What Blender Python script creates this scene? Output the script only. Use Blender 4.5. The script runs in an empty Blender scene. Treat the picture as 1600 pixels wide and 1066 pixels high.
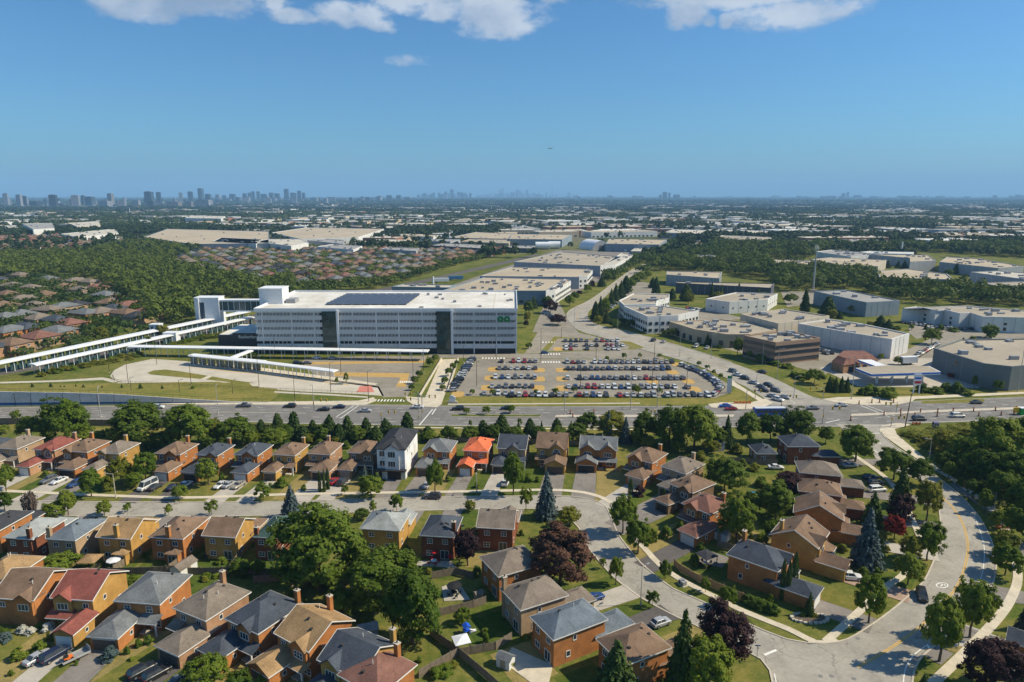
import bpy, math, random
import numpy as np
from mathutils import Vector
R = random.Random(7)
NR = np.random.RandomState(7)
scene = bpy.context.scene
col = scene.collection
# ------------------------------------------------------------------ camera
CAM_H, FPX, HORIZON = 80.0, 1066.67, 306.0          # drone height, focal length in photo pixels, horizon row
PITCH = math.atan((533 - HORIZON) / FPX)
cam_d = bpy.data.cameras.new("camera"); cam_d.lens = 24; cam_d.sensor_width = 36
cam_d.clip_start = 0.5; cam_d.clip_end = 150000
cam = bpy.data.objects.new("camera", cam_d); col.objects.link(cam)
cam.location = (0, 0, CAM_H); cam.rotation_euler = (math.pi / 2 - PITCH, 0, 0)
scene.camera = cam
# ------------------------------------------------------------------ world, sun, exposure
SUN_EL, SUN_AZ = math.radians(43), math.radians(87)   # azimuth clockwise from +Y
world = bpy.data.worlds.new("World"); scene.world = world; world.use_nodes = True
def build_world():
    nt = world.node_tree; N = nt.nodes; L = nt.links; N.clear()
    out = N.new('ShaderNodeOutputWorld')
    sky = N.new('ShaderNodeTexSky'); sky.sky_type = 'NISHITA'; sky.sun_disc = False
    sky.sun_elevation = SUN_EL; sky.sun_rotation = SUN_AZ
    sky.altitude = 200; sky.air_density = 1.1; sky.dust_density = 1.0; sky.ozone_density = 3.5
    bg = N.new('ShaderNodeBackground'); bg.inputs[1].default_value = 0.085
    tint = N.new('ShaderNodeMix'); tint.data_type = 'RGBA'; tint.blend_type = 'MULTIPLY'; tint.inputs[0].default_value = 1; tint.inputs[7].default_value = (.49, .885, 1.18, 1)   # the photograph's deep summer blue
    L.new(sky.outputs[0], tint.inputs[6]); L.new(tint.outputs[2], bg.inputs[0])
    tc = N.new('ShaderNodeTexCoord'); sep = N.new('ShaderNodeSeparateXYZ'); L.new(tc.outputs['Generated'], sep.inputs[0])
    def math_(op, a, b=None, c=None, clamp=False):
        n = N.new('ShaderNodeMath'); n.operation = op; n.use_clamp = clamp
        for i, v in enumerate((a, b, c)):
            if v is None: continue
            if isinstance(v, (int, float)): n.inputs[i].default_value = v
            else: L.new(v, n.inputs[i])
        return n.outputs[0]
    az = math_('ARCTAN2', sep.outputs[0], sep.outputs[1]); el = math_('ARCSINE', sep.outputs[2])
    # cumulus: soft ellipses of cloud in the sky, broken up by noise
    spots = [(300, 0, 118, 42, 1.35), (215, 46, 54, 22, 1.2), (428, 14, 16, 18, .9), (458, 38, 40, 11, .95), (555, 30, 62, 19, 1), (600, 44, 26, 11, .8),
             (650, -2, 75, 26, 1.1), (690, 16, 44, 18, 1.0), (775, 20, 74, 36, 1.2), (870, -4, 40, 10, .6), (1075, 26, 38, 24, 1.05), (1180, 0, 175, 24, 1.3),
             (1240, 42, 92, 20, 1), (1108, 43, 11, 9, .8), (1134, 44, 14, 10, .8), (1420, 18, 75, 11, .7), (1480, 0, 100, 13, 1.1), (1582, 10, 46, 22, 1.5),
             (634, 97, 52, 7, .42)]
    acc = None
    for px, py, rx, ry, amp in spots:
        e = math.atan((533 - py) / FPX) - PITCH
        a = math.atan((px - 800) / FPX / (math.cos(PITCH) + (533 - py) / FPX * math.sin(PITCH)))
        ra, re = rx / FPX * .97, ry / FPX * .97
        dx = math_('MULTIPLY', math_('SUBTRACT', az, a), 1 / ra); dy = math_('MULTIPLY', math_('SUBTRACT', el, e), 1 / re)
        q = math_('SUBTRACT', amp, math_('MULTIPLY', math_('ADD', math_('MULTIPLY', dx, dx), math_('MULTIPLY', dy, dy)), amp * .8))
        acc = q if acc is None else math_('MAXIMUM', acc, q)
    acc = math_('MAXIMUM', acc, -1.0)
    # the same broken cumulus goes on overhead and behind, on a plane of cloud
    zc = math_('MAXIMUM', sep.outputs[2], 0.05)
    cmb = N.new('ShaderNodeCombineXYZ')
    L.new(math_('DIVIDE', sep.outputs[0], zc), cmb.inputs[0]); L.new(math_('DIVIDE', sep.outputs[1], zc), cmb.inputs[1])
    n2 = N.new('ShaderNodeTexNoise'); n2.inputs['Scale'].default_value = .8; n2.inputs['Detail'].default_value = 3
    L.new(cmb.outputs[0], n2.inputs['Vector'])
    above = math_('MULTIPLY', math_('SUBTRACT', el, .262), 9.0, clamp=True)
    over = math_('ADD', math_('MULTIPLY', math_('SUBTRACT', n2.outputs[0], .57), 4.0), math_('MULTIPLY', math_('SUBTRACT', above, 1.0), 2.0))
    acc = math_('MAXIMUM', acc, over)
    mp = N.new('ShaderNodeMapping'); mp.inputs['Scale'].default_value = (1, 1, 1.8); L.new(tc.outputs['Generated'], mp.inputs[0])
    n1 = N.new('ShaderNodeTexNoise'); n1.inputs['Scale'].default_value = 26; n1.inputs['Detail'].default_value = 9; n1.inputs['Roughness'].default_value = .62
    L.new(mp.outputs[0], n1.inputs['Vector'])
    n3 = N.new('ShaderNodeTexNoise'); n3.inputs['Scale'].default_value = 11; n3.inputs['Detail'].default_value = 7
    L.new(mp.outputs[0], n3.inputs['Vector'])
    m = math_('ADD', acc, math_('MULTIPLY', math_('SUBTRACT', n1.outputs[0], .5), 2.6))
    mr = N.new('ShaderNodeMapRange'); mr.interpolation_type = 'SMOOTHSTEP'; L.new(m, mr.inputs[0])
    mr.inputs[1].default_value = .02; mr.inputs[2].default_value = .95; mr.inputs[3].default_value = 0; mr.inputs[4].default_value = .84
    cr = N.new('ShaderNodeValToRGB'); L.new(n3.outputs[0], cr.inputs[0])
    cr.color_ramp.elements[0].position = .36; cr.color_ramp.elements[0].color = (.26, .34, .47, 1)
    cr.color_ramp.elements[1].position = .62; cr.color_ramp.elements[1].color = (.56, .61, .68, 1)
    bc = N.new('ShaderNodeBackground'); bc.inputs[1].default_value = 1.0; L.new(cr.outputs[0], bc.inputs[0])
    mix = N.new('ShaderNodeMixShader'); L.new(mr.outputs[0], mix.inputs[0]); L.new(bg.outputs[0], mix.inputs[1]); L.new(bc.outputs[0], mix.inputs[2])
    L.new(mix.outputs[0], out.inputs[0])
build_world()
sun_d = bpy.data.lights.new("sun", 'SUN'); sun_d.energy = 5.0; sun_d.angle = math.radians(.53); sun_d.color = (1, .89, .68)
sun = bpy.data.objects.new("sun", sun_d); col.objects.link(sun)
S = Vector((math.sin(SUN_AZ) * math.cos(SUN_EL), math.cos(SUN_AZ) * math.cos(SUN_EL), math.sin(SUN_EL)))
sun.rotation_euler = S.to_track_quat('Z', 'Y').to_euler(); sun.location = (0, 0, 400)
vs = scene.view_settings; vs.view_transform = 'Standard'; vs.look = 'None'; vs.exposure = 0.26; vs.gamma = 1; vs.use_curve_mapping = False
cy = scene.cycles; cy.use_denoising = True; cy.max_bounces = 6; cy.diffuse_bounces = 3; cy.glossy_bounces = 2; cy.transmission_bounces = 3
cy.volume_bounces = 1; cy.transparent_max_bounces = 6; cy.caustics_reflective = False; cy.caustics_refractive = False
cy.use_adaptive_sampling = True; cy.adaptive_threshold = .02
# ------------------------------------------------------------------ survey: image row/column of a ground point -> metres
SP, CP = math.sin(PITCH), math.cos(PITCH)
def G(px, py, z=0.0):
    t = (py - 533) / FPX; k = (CAM_H - z) / (SP + t * CP)
    return Vector(((px - 800) / FPX * k, (CP - t * SP) * k, z))
def g2(px, py, z=0.0): v = G(px, py, z); return (v.x, v.y)
def height_at(py, Y):
    t = (py - 533) / FPX; return CAM_H - Y / (CP - t * SP) * (SP + t * CP)
def mpp(Y, py): t = (py - 533) / FPX; return Y / (CP - t * SP) / FPX      # metres per photo pixel there
def inv(x, y, z=0.0):
    d = CAM_H - z; f = y * CP + d * SP; dn = -y * SP + d * CP
    return (800 + FPX * x / f, 533 + FPX * dn / f)
# ------------------------------------------------------------------ helpers
def tag(o, label=None, cat=None, group=None, kind=None):
    if label: o["label"] = label
    if cat: o["category"] = cat
    if group: o["group"] = group
    if kind: o["kind"] = kind
    return o
def empty(name, loc=(0, 0, 0), rz=0.0):
    o = bpy.data.objects.new(name, None); col.objects.link(o); o.empty_display_size = .3
    o.location = loc; o.rotation_euler = (0, 0, rz); return o
def link(name, me, parent=None, loc=None, rz=None, scale=None, mats=None):
    o = bpy.data.objects.new(name, me); col.objects.link(o)
    if parent: o.parent = parent
    if loc is not None: o.location = loc
    if rz is not None: o.rotation_euler = (0, 0, rz)
    if scale is not None: o.scale = scale
    if mats:
        for i, m in enumerate(mats):
            if i < len(o.material_slots): o.material_slots[i].link = 'OBJECT'; o.material_slots[i].material = m
    return o
class MB:
    def __init__(s): s.v = []; s.f = []; s.m = []
    def poly(s, pts, m=0):
        n = len(s.v); s.v += [tuple(p) for p in pts]; s.f.append(tuple(range(n, n + len(pts)))); s.m.append(m)
    def box(s, x0, x1, y0, y1, z0, z1, m=0, top=None):
        n = len(s.v); s.v += [(x, y, z) for z in (z0, z1) for x, y in ((x0, y0), (x1, y0), (x1, y1), (x0, y1))]
        for q in ((3, 2, 1, 0), (4, 5, 6, 7), (0, 1, 5, 4), (1, 2, 6, 5), (2, 3, 7, 6), (3, 0, 4, 7)):
            s.f.append(tuple(n + i for i in q)); s.m.append(m)
        if top is not None: s.m[-5] = top
        return s
    def rbox(s, c, ux, L, W, z0, z1, m=0):            # box along direction ux (2d), centre c
        ux = Vector(ux[:2]).normalized(); uy = Vector((-ux.y, ux.x)); c = Vector(c[:2])
        P = [c + ux * a * L / 2 + uy * b * W / 2 for a, b in ((-1, -1), (1, -1), (1, 1), (-1, 1))]
        s.prism(P, z0, z1, m); return s
    def prism(s, poly, z0, z1, m=0, top=None, bottom=True):
        a = sum(poly[i][0] * poly[(i + 1) % len(poly)][1] - poly[(i + 1) % len(poly)][0] * poly[i][1] for i in range(len(poly)))
        if a < 0: poly = poly[::-1]
        n = len(poly); b = len(s.v)
        s.v += [(p[0], p[1], z0) for p in poly] + [(p[0], p[1], z1) for p in poly]
        for i in range(n):
            j = (i + 1) % n; s.f.append((b + i, b + j, b + n + j, b + n + i)); s.m.append(m)
        s.f.append(tuple(b + n + i for i in range(n))); s.m.append(m if top is None else top)
        if bottom: s.f.append(tuple(b + i for i in reversed(range(n)))); s.m.append(m)
        return s
    def tube(s, p0, p1, r0, r1, n=8, m=0, cap=True):
        p0, p1 = Vector(p0), Vector(p1); d = (p1 - p0).normalized()
        a = d.orthogonal().normalized(); b = d.cross(a); k = len(s.v)
        for p, r in ((p0, r0), (p1, r1)):
            for i in range(n):
                t = 2 * math.pi * i / n; s.v.append(tuple(p + (a * math.cos(t) + b * math.sin(t)) * r))
        for i in range(n):
            j = (i + 1) % n; s.f.append((k + i, k + j, k + n + j, k + n + i)); s.m.append(m)
        if cap:
            s.f.append(tuple(k + n + i for i in range(n))); s.m.append(m); s.f.append(tuple(k + i for i in reversed(range(n)))); s.m.append(m)
        return s
    def mesh(s, name, mats):
        me = bpy.data.meshes.new(name); me.from_pydata(s.v, [], s.f)
        for m in mats: me.materials.append(m)
        if any(s.m): me.polygons.foreach_set('material_index', s.m)
        me.update(); return me
    def build(s, name, mats, parent=None, loc=None, rz=None):
        if not isinstance(mats, (list, tuple)): mats = [mats]
        return link(name, s.mesh(name, mats), parent, loc, rz)
def np_mesh(name, verts, faces, mats, midx=None, smooth=False):
    me = bpy.data.meshes.new(name); nv, nf, k = len(verts), len(faces), faces.shape[1]
    me.vertices.add(nv); me.vertices.foreach_set('co', np.ascontiguousarray(verts, np.float32).ravel())
    me.loops.add(nf * k); me.loops.foreach_set('vertex_index', np.ascontiguousarray(faces, np.int32).ravel())
    me.polygons.add(nf); me.polygons.foreach_set('loop_start', np.arange(0, nf * k, k, dtype=np.int32))
    for m in mats: me.materials.append(m)
    if midx is not None: me.polygons.foreach_set('material_index', np.asarray(midx, np.int32))
    me.update(calc_edges=True); me.validate(); return me
def resample(pts, step):
    """Catmull-Rom through world points, about step metres apart."""
    P = [Vector(p[:2]) for p in pts]; P = [P[0] * 2 - P[1]] + P + [P[-1] * 2 - P[-2]]; out = []
    for i in range(1, len(P) - 2):
        n = max(1, int((P[i + 1] - P[i]).length / step))
        for k in range(n):
            t = k / n; a, b, c, d = P[i - 1:i + 3]
            out.append(.5 * ((2 * b) + (c - a) * t + (2 * a - 5 * b + 4 * c - d) * t * t + (3 * b - a - 3 * c + d) * t ** 3))
    out.append(P[-2]); return out
def by_count(pts, n):
    L = [0]
    for a, b in zip(pts, pts[1:]): L.append(L[-1] + (b - a).length)
    out = []; j = 0
    for i in range(n):
        s = L[-1] * i / (n - 1)
        while j < len(L) - 2 and L[j + 1] < s: j += 1
        t = (s - L[j]) / max(1e-6, L[j + 1] - L[j]); out.append(pts[j].lerp(pts[j + 1], min(1, t)))
    return out
def offset(pts, d):
    out = []
    for i, p in enumerate(pts):
        a = pts[max(0, i - 1)]; b = pts[min(len(pts) - 1, i + 1)]; t = (b - a).normalized(); out.append(p + Vector((-t.y, t.x)) * d)
    return out
def band(A, B, z, mb=None, m=0):
    mb = mb or MB()
    for i in range(len(A) - 1): mb.poly([(*A[i], z), (*B[i], z), (*B[i + 1], z), (*A[i + 1], z)][::-1], m)
    return mb
def wall_band(A, B, z0, z1, mb=None, m=0):     # raised strip with sides
    mb = mb or MB(); band(A, B, z1, mb, m)
    for E_ in (A, B):
        for i in range(len(E_) - 1): mb.poly([(*E_[i], z0), (*E_[i + 1], z0), (*E_[i + 1], z1), (*E_[i], z1)], m)
    for i in (0, -1): mb.poly([(*A[i], z0), (*B[i], z0), (*B[i], z1), (*A[i], z1)], m)
    return mb
def PX(lst, z=0.0): return [Vector(g2(*p, z)) for p in lst]
def in_poly(x, y, poly):
    c = np.zeros(np.shape(x), bool); n = len(poly)
    for i in range(n):
        x0, y0 = poly[i][0], poly[i][1]; x1, y1 = poly[(i + 1) % n][0], poly[(i + 1) % n][1]
        c ^= ((y0 > y) != (y1 > y)) & (x < (x1 - x0) * (y - y0) / (y1 - y0 + 1e-12) + x0)
    return c
BLOCK = []      # footprints where no tree may be sown
# ------------------------------------------------------------------ materials
def mat(name, c1, rough=.85, var=.18, scale=1.0, c2=None, bump=0.0, metal=0.0, spec=.3, world_co=False, s2=None, emit=None):
    m = bpy.data.materials.new(name); m.use_nodes = True; nt = m.node_tree; N = nt.nodes; L = nt.links
    b = N['Principled BSDF']; b.inputs['Roughness'].default_value = rough; b.inputs['Metallic'].default_value = metal
    b.inputs['Specular IOR Level'].default_value = spec
    if var == 0 and c2 is None:
        b.inputs['Base Color'].default_value = (*c1, 1); return m
    if world_co: src = N.new('ShaderNodeNewGeometry').outputs['Position']
    else: src = N.new('ShaderNodeTexCoord').outputs['Object']
    n = N.new('ShaderNodeTexNoise'); n.inputs['Scale'].default_value = scale; n.inputs['Detail'].default_value = 5; n.inputs['Roughness'].default_value = .6
    L.new(src, n.inputs['Vector'])
    n2 = N.new('ShaderNodeTexNoise'); n2.inputs['Scale'].default_value = s2 or scale * 9; n2.inputs['Detail'].default_value = 3; L.new(src, n2.inputs['Vector'])
    add = N.new('ShaderNodeMath'); add.operation = 'MULTIPLY_ADD'; L.new(n2.outputs[0], add.inputs[0]); add.inputs[1].default_value = .55
    sc = N.new('ShaderNodeMath'); sc.operation = 'MULTIPLY_ADD'; L.new(n.outputs[0], sc.inputs[0]); sc.inputs[1].default_value = 1.0; sc.inputs[2].default_value = -.275
    L.new(sc.outputs[0], add.inputs[2])
    r = N.new('ShaderNodeValToRGB'); L.new(add.outputs[0], r.inputs[0]); e = r.color_ramp.elements
    lo = tuple(x * (1 - var) for x in c1); hi = c2 or tuple(min(1, x * (1 + var)) for x in c1)
    e[0].position = .3; e[0].color = (*lo, 1); e[1].position = .7; e[1].color = (*hi, 1)
    L.new(r.outputs[0], b.inputs['Base Color'])
    if bump:
        bp = N.new('ShaderNodeBump'); bp.inputs['Strength'].default_value = bump; bp.inputs['Distance'].default_value = .1
        L.new(n2.outputs[0], bp.inputs['Height']); L.new(bp.outputs[0], b.inputs['Normal'])
    return m
def glass_mat(name, c, rough=.08):
    m = bpy.data.materials.new(name); m.use_nodes = True; b = m.node_tree.nodes['Principled BSDF']
    b.inputs['Base Color'].default_value = (*c, 1); b.inputs['Roughness'].default_value = rough; b.inputs['Specular IOR Level'].default_value = .6
    return m
def leaf_mat(name, dark, light, trans=.36, ns=.55):
    m = bpy.data.materials.new(name); m.use_nodes = True; nt = m.node_tree; N = nt.nodes; L = nt.links
    b = N['Principled BSDF']; out = N['Material Output']; b.inputs['Roughness'].default_value = .7; b.inputs['Specular IOR Level'].default_value = .12
    oi = N.new('ShaderNodeObjectInfo'); gm = N.new('ShaderNodeNewGeometry')
    n = N.new('ShaderNodeTexNoise'); n.inputs['Scale'].default_value = ns; n.inputs['Detail'].default_value = 3; L.new(gm.outputs['Position'], n.inputs['Vector'])
    a = N.new('ShaderNodeMath'); a.operation = 'MULTIPLY_ADD'; L.new(oi.outputs['Random'], a.inputs[0]); a.inputs[1].default_value = .5
    s = N.new('ShaderNodeMath'); s.operation = 'MULTIPLY_ADD'; L.new(n.outputs[0], s.inputs[0]); s.inputs[1].default_value = 1.0; s.inputs[2].default_value = -.25
    L.new(s.outputs[0], a.inputs[2])
    r = N.new('ShaderNodeValToRGB'); L.new(a.outputs[0], r.inputs[0])
    r.color_ramp.elements[0].position = .2; r.color_ramp.elements[0].color = (*dark, 1); r.color_ramp.elements[1].position = .8; r.color_ramp.elements[1].color = (*light, 1)
    L.new(r.outputs[0], b.inputs['Base Color'])
    t = N.new('ShaderNodeBsdfTranslucent'); L.new(r.outputs[0], t.inputs[0]); mx = N.new('ShaderNodeMixShader'); mx.inputs[0].default_value = trans
    L.new(b.outputs[0], mx.inputs[1]); L.new(t.outputs[0], mx.inputs[2]); L.new(mx.outputs[0], out.inputs[0]); return m
M = {}
def road_mat(name, c, cracks=.5):
    m = mat(name, c, .9, .15, .06, world_co=True, s2=1.3, spec=.2); nt = m.node_tree; N = nt.nodes; L = nt.links; b = N['Principled BSDF']
    src = b.inputs['Base Color'].links[0].from_socket
    pos = N.new('ShaderNodeNewGeometry').outputs['Position']
    v = N.new('ShaderNodeTexVoronoi'); v.feature = 'DISTANCE_TO_EDGE'; v.inputs['Scale'].default_value = .11
    wn = N.new('ShaderNodeTexNoise'); wn.inputs['Scale'].default_value = .35; L.new(pos, wn.inputs['Vector'])
    va = N.new('ShaderNodeVectorMath'); va.operation = 'MULTIPLY_ADD'; L.new(wn.outputs['Color'], va.inputs[0]); va.inputs[1].default_value = (5, 5, 0); L.new(pos, va.inputs[2])
    L.new(va.outputs[0], v.inputs['Vector'])
    lt = N.new('ShaderNodeMath'); lt.operation = 'LESS_THAN'; L.new(v.outputs[0], lt.inputs[0]); lt.inputs[1].default_value = .007
    n3 = N.new('ShaderNodeTexNoise'); n3.inputs['Scale'].default_value = .25; n3.inputs['Detail'].default_value = 6; L.new(pos, n3.inputs['Vector'])
    rr = N.new('ShaderNodeMapRange'); L.new(n3.outputs[0], rr.inputs[0]); rr.inputs[1].default_value = .45; rr.inputs[2].default_value = .75; rr.inputs[4].default_value = .34
    ad = N.new('ShaderNodeMath'); ad.operation = 'MULTIPLY_ADD'; L.new(lt.outputs[0], ad.inputs[0]); ad.inputs[1].default_value = cracks; L.new(rr.outputs[0], ad.inputs[2])
    mx = N.new('ShaderNodeMix'); mx.data_type = 'RGBA'; L.new(ad.outputs[0], mx.inputs[0]); L.new(src, mx.inputs[6]); mx.inputs[7].default_value = (c[0] * .4, c[1] * .4, c[2] * .4, 1)
    L.new(mx.outputs[2], b.inputs['Base Color']); return m
def grass_mat(name, dry, green, bias=.5, deep=None):
    m = bpy.data.materials.new(name); m.use_nodes = True; nt = m.node_tree; N = nt.nodes; L = nt.links
    b = N['Principled BSDF']; b.inputs['Roughness'].default_value = .95; b.inputs['Specular IOR Level'].default_value = .05
    pos = N.new('ShaderNodeNewGeometry').outputs['Position']
    def noise(s, d=6):
        n = N.new('ShaderNodeTexNoise'); n.inputs['Scale'].default_value = s; n.inputs['Detail'].default_value = d; n.inputs['Roughness'].default_value = .65; L.new(pos, n.inputs['Vector']); return n.outputs[0]
    a = N.new('ShaderNodeMath'); a.operation = 'ADD'; L.new(noise(.07), a.inputs[0]); L.new(noise(.5), a.inputs[1])
    h = N.new('ShaderNodeMath'); h.operation = 'MULTIPLY_ADD'; L.new(a.outputs[0], h.inputs[0]); h.inputs[1].default_value = .5; h.inputs[2].default_value = bias - .5
    r = N.new('ShaderNodeValToRGB'); L.new(h.outputs[0], r.inputs[0]); e = r.color_ramp.elements
    e[0].position = .36; e[0].color = (*green, 1); e[1].position = .62; e[1].color = (*dry, 1)
    f = N.new('ShaderNodeMix'); f.data_type = 'RGBA'; f.blend_type = 'MULTIPLY'; f.inputs[0].default_value = .55; L.new(r.outputs[0], f.inputs[6])
    r2 = N.new('ShaderNodeValToRGB'); L.new(noise(2.6, 4), r2.inputs[0]); r2.color_ramp.elements[0].position = .3; r2.color_ramp.elements[0].color = (.35, .4, .3, 1); r2.color_ramp.elements[1].position = .65
    L.new(r2.outputs[0], f.inputs[7]); L.new(f.outputs[2], b.inputs['Base Color']); return m
M['lawn'] = grass_mat('lawn', (.27, .225, .065), (.08, .12, .02), .46)
M['dry'] = grass_mat('dry_grass', (.30, .24, .07), (.125, .15, .028), .5)
M['lawn_a'] = grass_mat('lush_lawn', (.16, .17, .035), (.065, .105, .018), .44); M['lawn_b'] = grass_mat('parched_lawn', (.34, .26, .10), (.17, .15, .05), .56); M['lawn_c'] = grass_mat('mixed_lawn', (.27, .22, .06), (.10, .125, .022), .48)
M['green'] = grass_mat('green_grass', (.20, .19, .045), (.075, .105, .02), .46)
M['street'] = road_mat('street_asphalt', (.35, .322, .27)); M['arterial'] = road_mat('arterial_asphalt', (.2, .188, .172), .3)
M['lot'] = road_mat('lot_asphalt', (.275, .245, .195), .3); M['drive_dark'] = road_mat('driveway_asphalt', (.12, .108, .1), .3)
M['drive_mid'] = road_mat('driveway_worn', (.23, .205, .18)); M['drive_conc'] = mat('driveway_concrete', (.42, .38, .32), .9, .14, .3, world_co=True)
M['paver'] = mat('paver', (.36, .25, .18), .9, .2, .6, world_co=True)
M['conc'] = mat('concrete', (.56, .49, .37), .9, .14, .35, world_co=True); M['kerb'] = mat('kerb_concrete', (.50, .44, .35), .9, .15, .5, world_co=True)
M['busconc'] = mat('bus_loop_concrete', (.50, .45, .36), .9, .12, .15, world_co=True)
M['wallconc'] = mat('retaining_wall_concrete', (.52, .51, .48), .9, .14, .25); M['blueband'] = mat('blue_band', (.02, .09, .25), .6, .1, .5)
M['white'] = mat('white_paint', (.74, .72, .66), .7, .1, 2, world_co=True); M['yellow'] = mat('yellow_paint', (.62, .36, .05), .7, .15, 1.5, world_co=True)
M['island'] = mat('worn_yellow_island', (.60, .33, .06), .85, .25, .5, c2=(.50, .36, .15), world_co=True); M['redpave'] = mat('red_paving', (.55, .2, .15), .9, .15, 1, world_co=True)
M['trim'] = mat('white_trim', (.72, .70, .65), .6, .06, 3); M['trimbrown'] = mat('brown_trim', (.16, .11, .08), .6, .1, 3)
M['glass'] = glass_mat('window_glass', (.035, .045, .055)); M['glassblue'] = glass_mat('blue_glass', (.03, .06, .09), .1)
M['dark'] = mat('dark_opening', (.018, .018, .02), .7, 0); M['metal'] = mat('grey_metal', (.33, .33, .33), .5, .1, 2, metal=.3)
M['pole'] = mat('pole_grey', (.36, .36, .34), .6, .08, 1); M['poledark'] = mat('pole_bronze', (.06, .045, .035), .6, .1, 1)
M['wood'] = mat('fence_wood', (.22, .175, .125), .95, .3, 1.2); M['woodwarm'] = mat('new_fence_wood', (.36, .24, .13), .9, .25, 1.2); M['polewood'] = mat('pole_wood', (.16, .11, .07), .9, .2, 2)
M['bark'] = mat('bark', (.11, .085, .06), .95, .3, 6); M['tyre'] = mat('tyre', (.015, .015, .015), .9, 0); M['rim'] = mat('rim', (.4, .4, .4), .35, .05, 2, metal=.7)
M['head'] = glass_mat('headlight', (.4, .4, .4), .35); M['tail'] = glass_mat('taillight', (.35, .01, .01), .2)
M['orange'] = mat('orange_plastic', (.75, .17, .03), .6, .05, 2); M['black'] = mat('black_plastic', (.02, .02, .02), .6, 0); M['sigyellow'] = mat('signal_yellow', (.75, .45, .03), .5, .05, 2)
M['blue'] = mat('blue_plastic', (.02, .10, .58), .4, .06, 2); M['red'] = mat('red_plastic', (.55, .02, .03), .5, .06, 2); M['greenp'] = mat('green_plastic', (.02, .35, .06), .5, .06, 2); M['flower'] = leaf_mat('white_flowers', (.5, .5, .42), (.75, .73, .65))
# ------------------------------------------------------------------ ground, to the horizon
def ground():
    xs = [-27000, -9000, -3000, -1000, -300, 0, 300, 1000, 3000, 9000, 27000]; ys = [-1500, -200, 100, 300, 700, 1500, 3000, 7000, 14000, 29000]
    mb = MB(); n = len(xs); mb.v = [(x, y, 0) for y in ys for x in xs]
    for j in range(len(ys) - 1):
        for i in range(n - 1): mb.f.append((j * n + i, j * n + i + 1, (j + 1) * n + i + 1, (j + 1) * n + i)); mb.m.append(0)
    m = M['lawn'].copy(); m.name = 'ground_cover'; nt = m.node_tree; N = nt.nodes; L = nt.links; b = N['Principled BSDF']
    near = b.inputs['Base Color'].links[0].from_socket; pos = N.new('ShaderNodeNewGeometry').outputs['Position']
    far = N.new('ShaderNodeTexVoronoi'); far.inputs['Scale'].default_value = .006; L.new(pos, far.inputs['Vector'])
    r = N.new('ShaderNodeValToRGB'); sp = N.new('ShaderNodeSeparateColor'); L.new(far.outputs['Color'], sp.inputs[0]); L.new(sp.outputs[0], r.inputs[0])
    r.color_ramp.interpolation = 'CONSTANT'; e = r.color_ramp.elements; e[0].color = (.035, .055, .02, 1); e[1].position = .62; e[1].color = (.15, .135, .11, 1)
    for p, c in ((.3, (.06, .075, .028, 1)), (.78, (.19, .17, .14, 1)), (.88, (.09, .08, .065, 1))): x = e.new(p); x.color = c
    sy = N.new('ShaderNodeSeparateXYZ'); L.new(pos, sy.inputs[0]); mr = N.new('ShaderNodeMapRange'); L.new(sy.outputs[1], mr.inputs[0]); mr.inputs[1].default_value = 900; mr.inputs[2].default_value = 1500
    mx = N.new('ShaderNodeMix'); mx.data_type = 'RGBA'; L.new(mr.outputs[0], mx.inputs[0]); L.new(near, mx.inputs[6]); L.new(r.outputs[0], mx.inputs[7]); L.new(mx.outputs[2], b.inputs['Base Color'])
    tag(mb.build('ground', m), kind='structure')
ground()
def sheet(name, px, m, z, block=False, lift=0.0):
    P = PX(px); mb = MB(); mb.poly([(*p, z) for p in P]); me = mb.mesh(name, [M[m]])
    import bmesh; bm = bmesh.new(); bm.from_mesh(me); bmesh.ops.triangulate(bm, faces=bm.faces[:]); bmesh.ops.recalc_face_normals(bm, faces=bm.faces[:])
    for f in bm.faces:
        if f.normal.z < 0: f.normal_flip()
    bm.to_mesh(me); bm.free()
    if block: BLOCK.append([tuple(p) for p in P])
    return tag(link(name, me), kind='structure')
def two_edge(name, L_, R_, m, z, n=60, kerb=True, block=True):
    A = by_count(resample(PX(L_), 2), n); B = by_count(resample(PX(R_), 2), n)
    o = tag(band(A, B, z).build(name, M[m]), kind='structure')
    if block: BLOCK.append([tuple(p) for p in A + B[::-1]])
    return A, B
def kerb_line(pts, w=.3, h=.15, side=1):
    A = pts; B = offset(pts, w * side); tag(wall_band(A, B, .0, h).build('kerb', M['kerb']), kind='structure')
def paint(name, pts, w, z, m='white', dash=None):
    mb = MB()
    if dash is None: band(offset(pts, w / 2), offset(pts, -w / 2), z, mb)
    else:
        on, off = dash; s = 0; acc = []
        P = by_count(pts, max(2, int(sum((b - a).length for a, b in zip(pts, pts[1:])) / .5)))
        for i, p in enumerate(P):
            ph = (i * .5) % (on + off)
            if ph < on: acc.append(p)
            if (ph >= on or i == len(P) - 1) and len(acc) > 1: band(offset(acc, w / 2), offset(acc, -w / 2), z, mb); acc = []
    if mb.f: tag(mb.build(name, M[m]), kind='structure')
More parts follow.
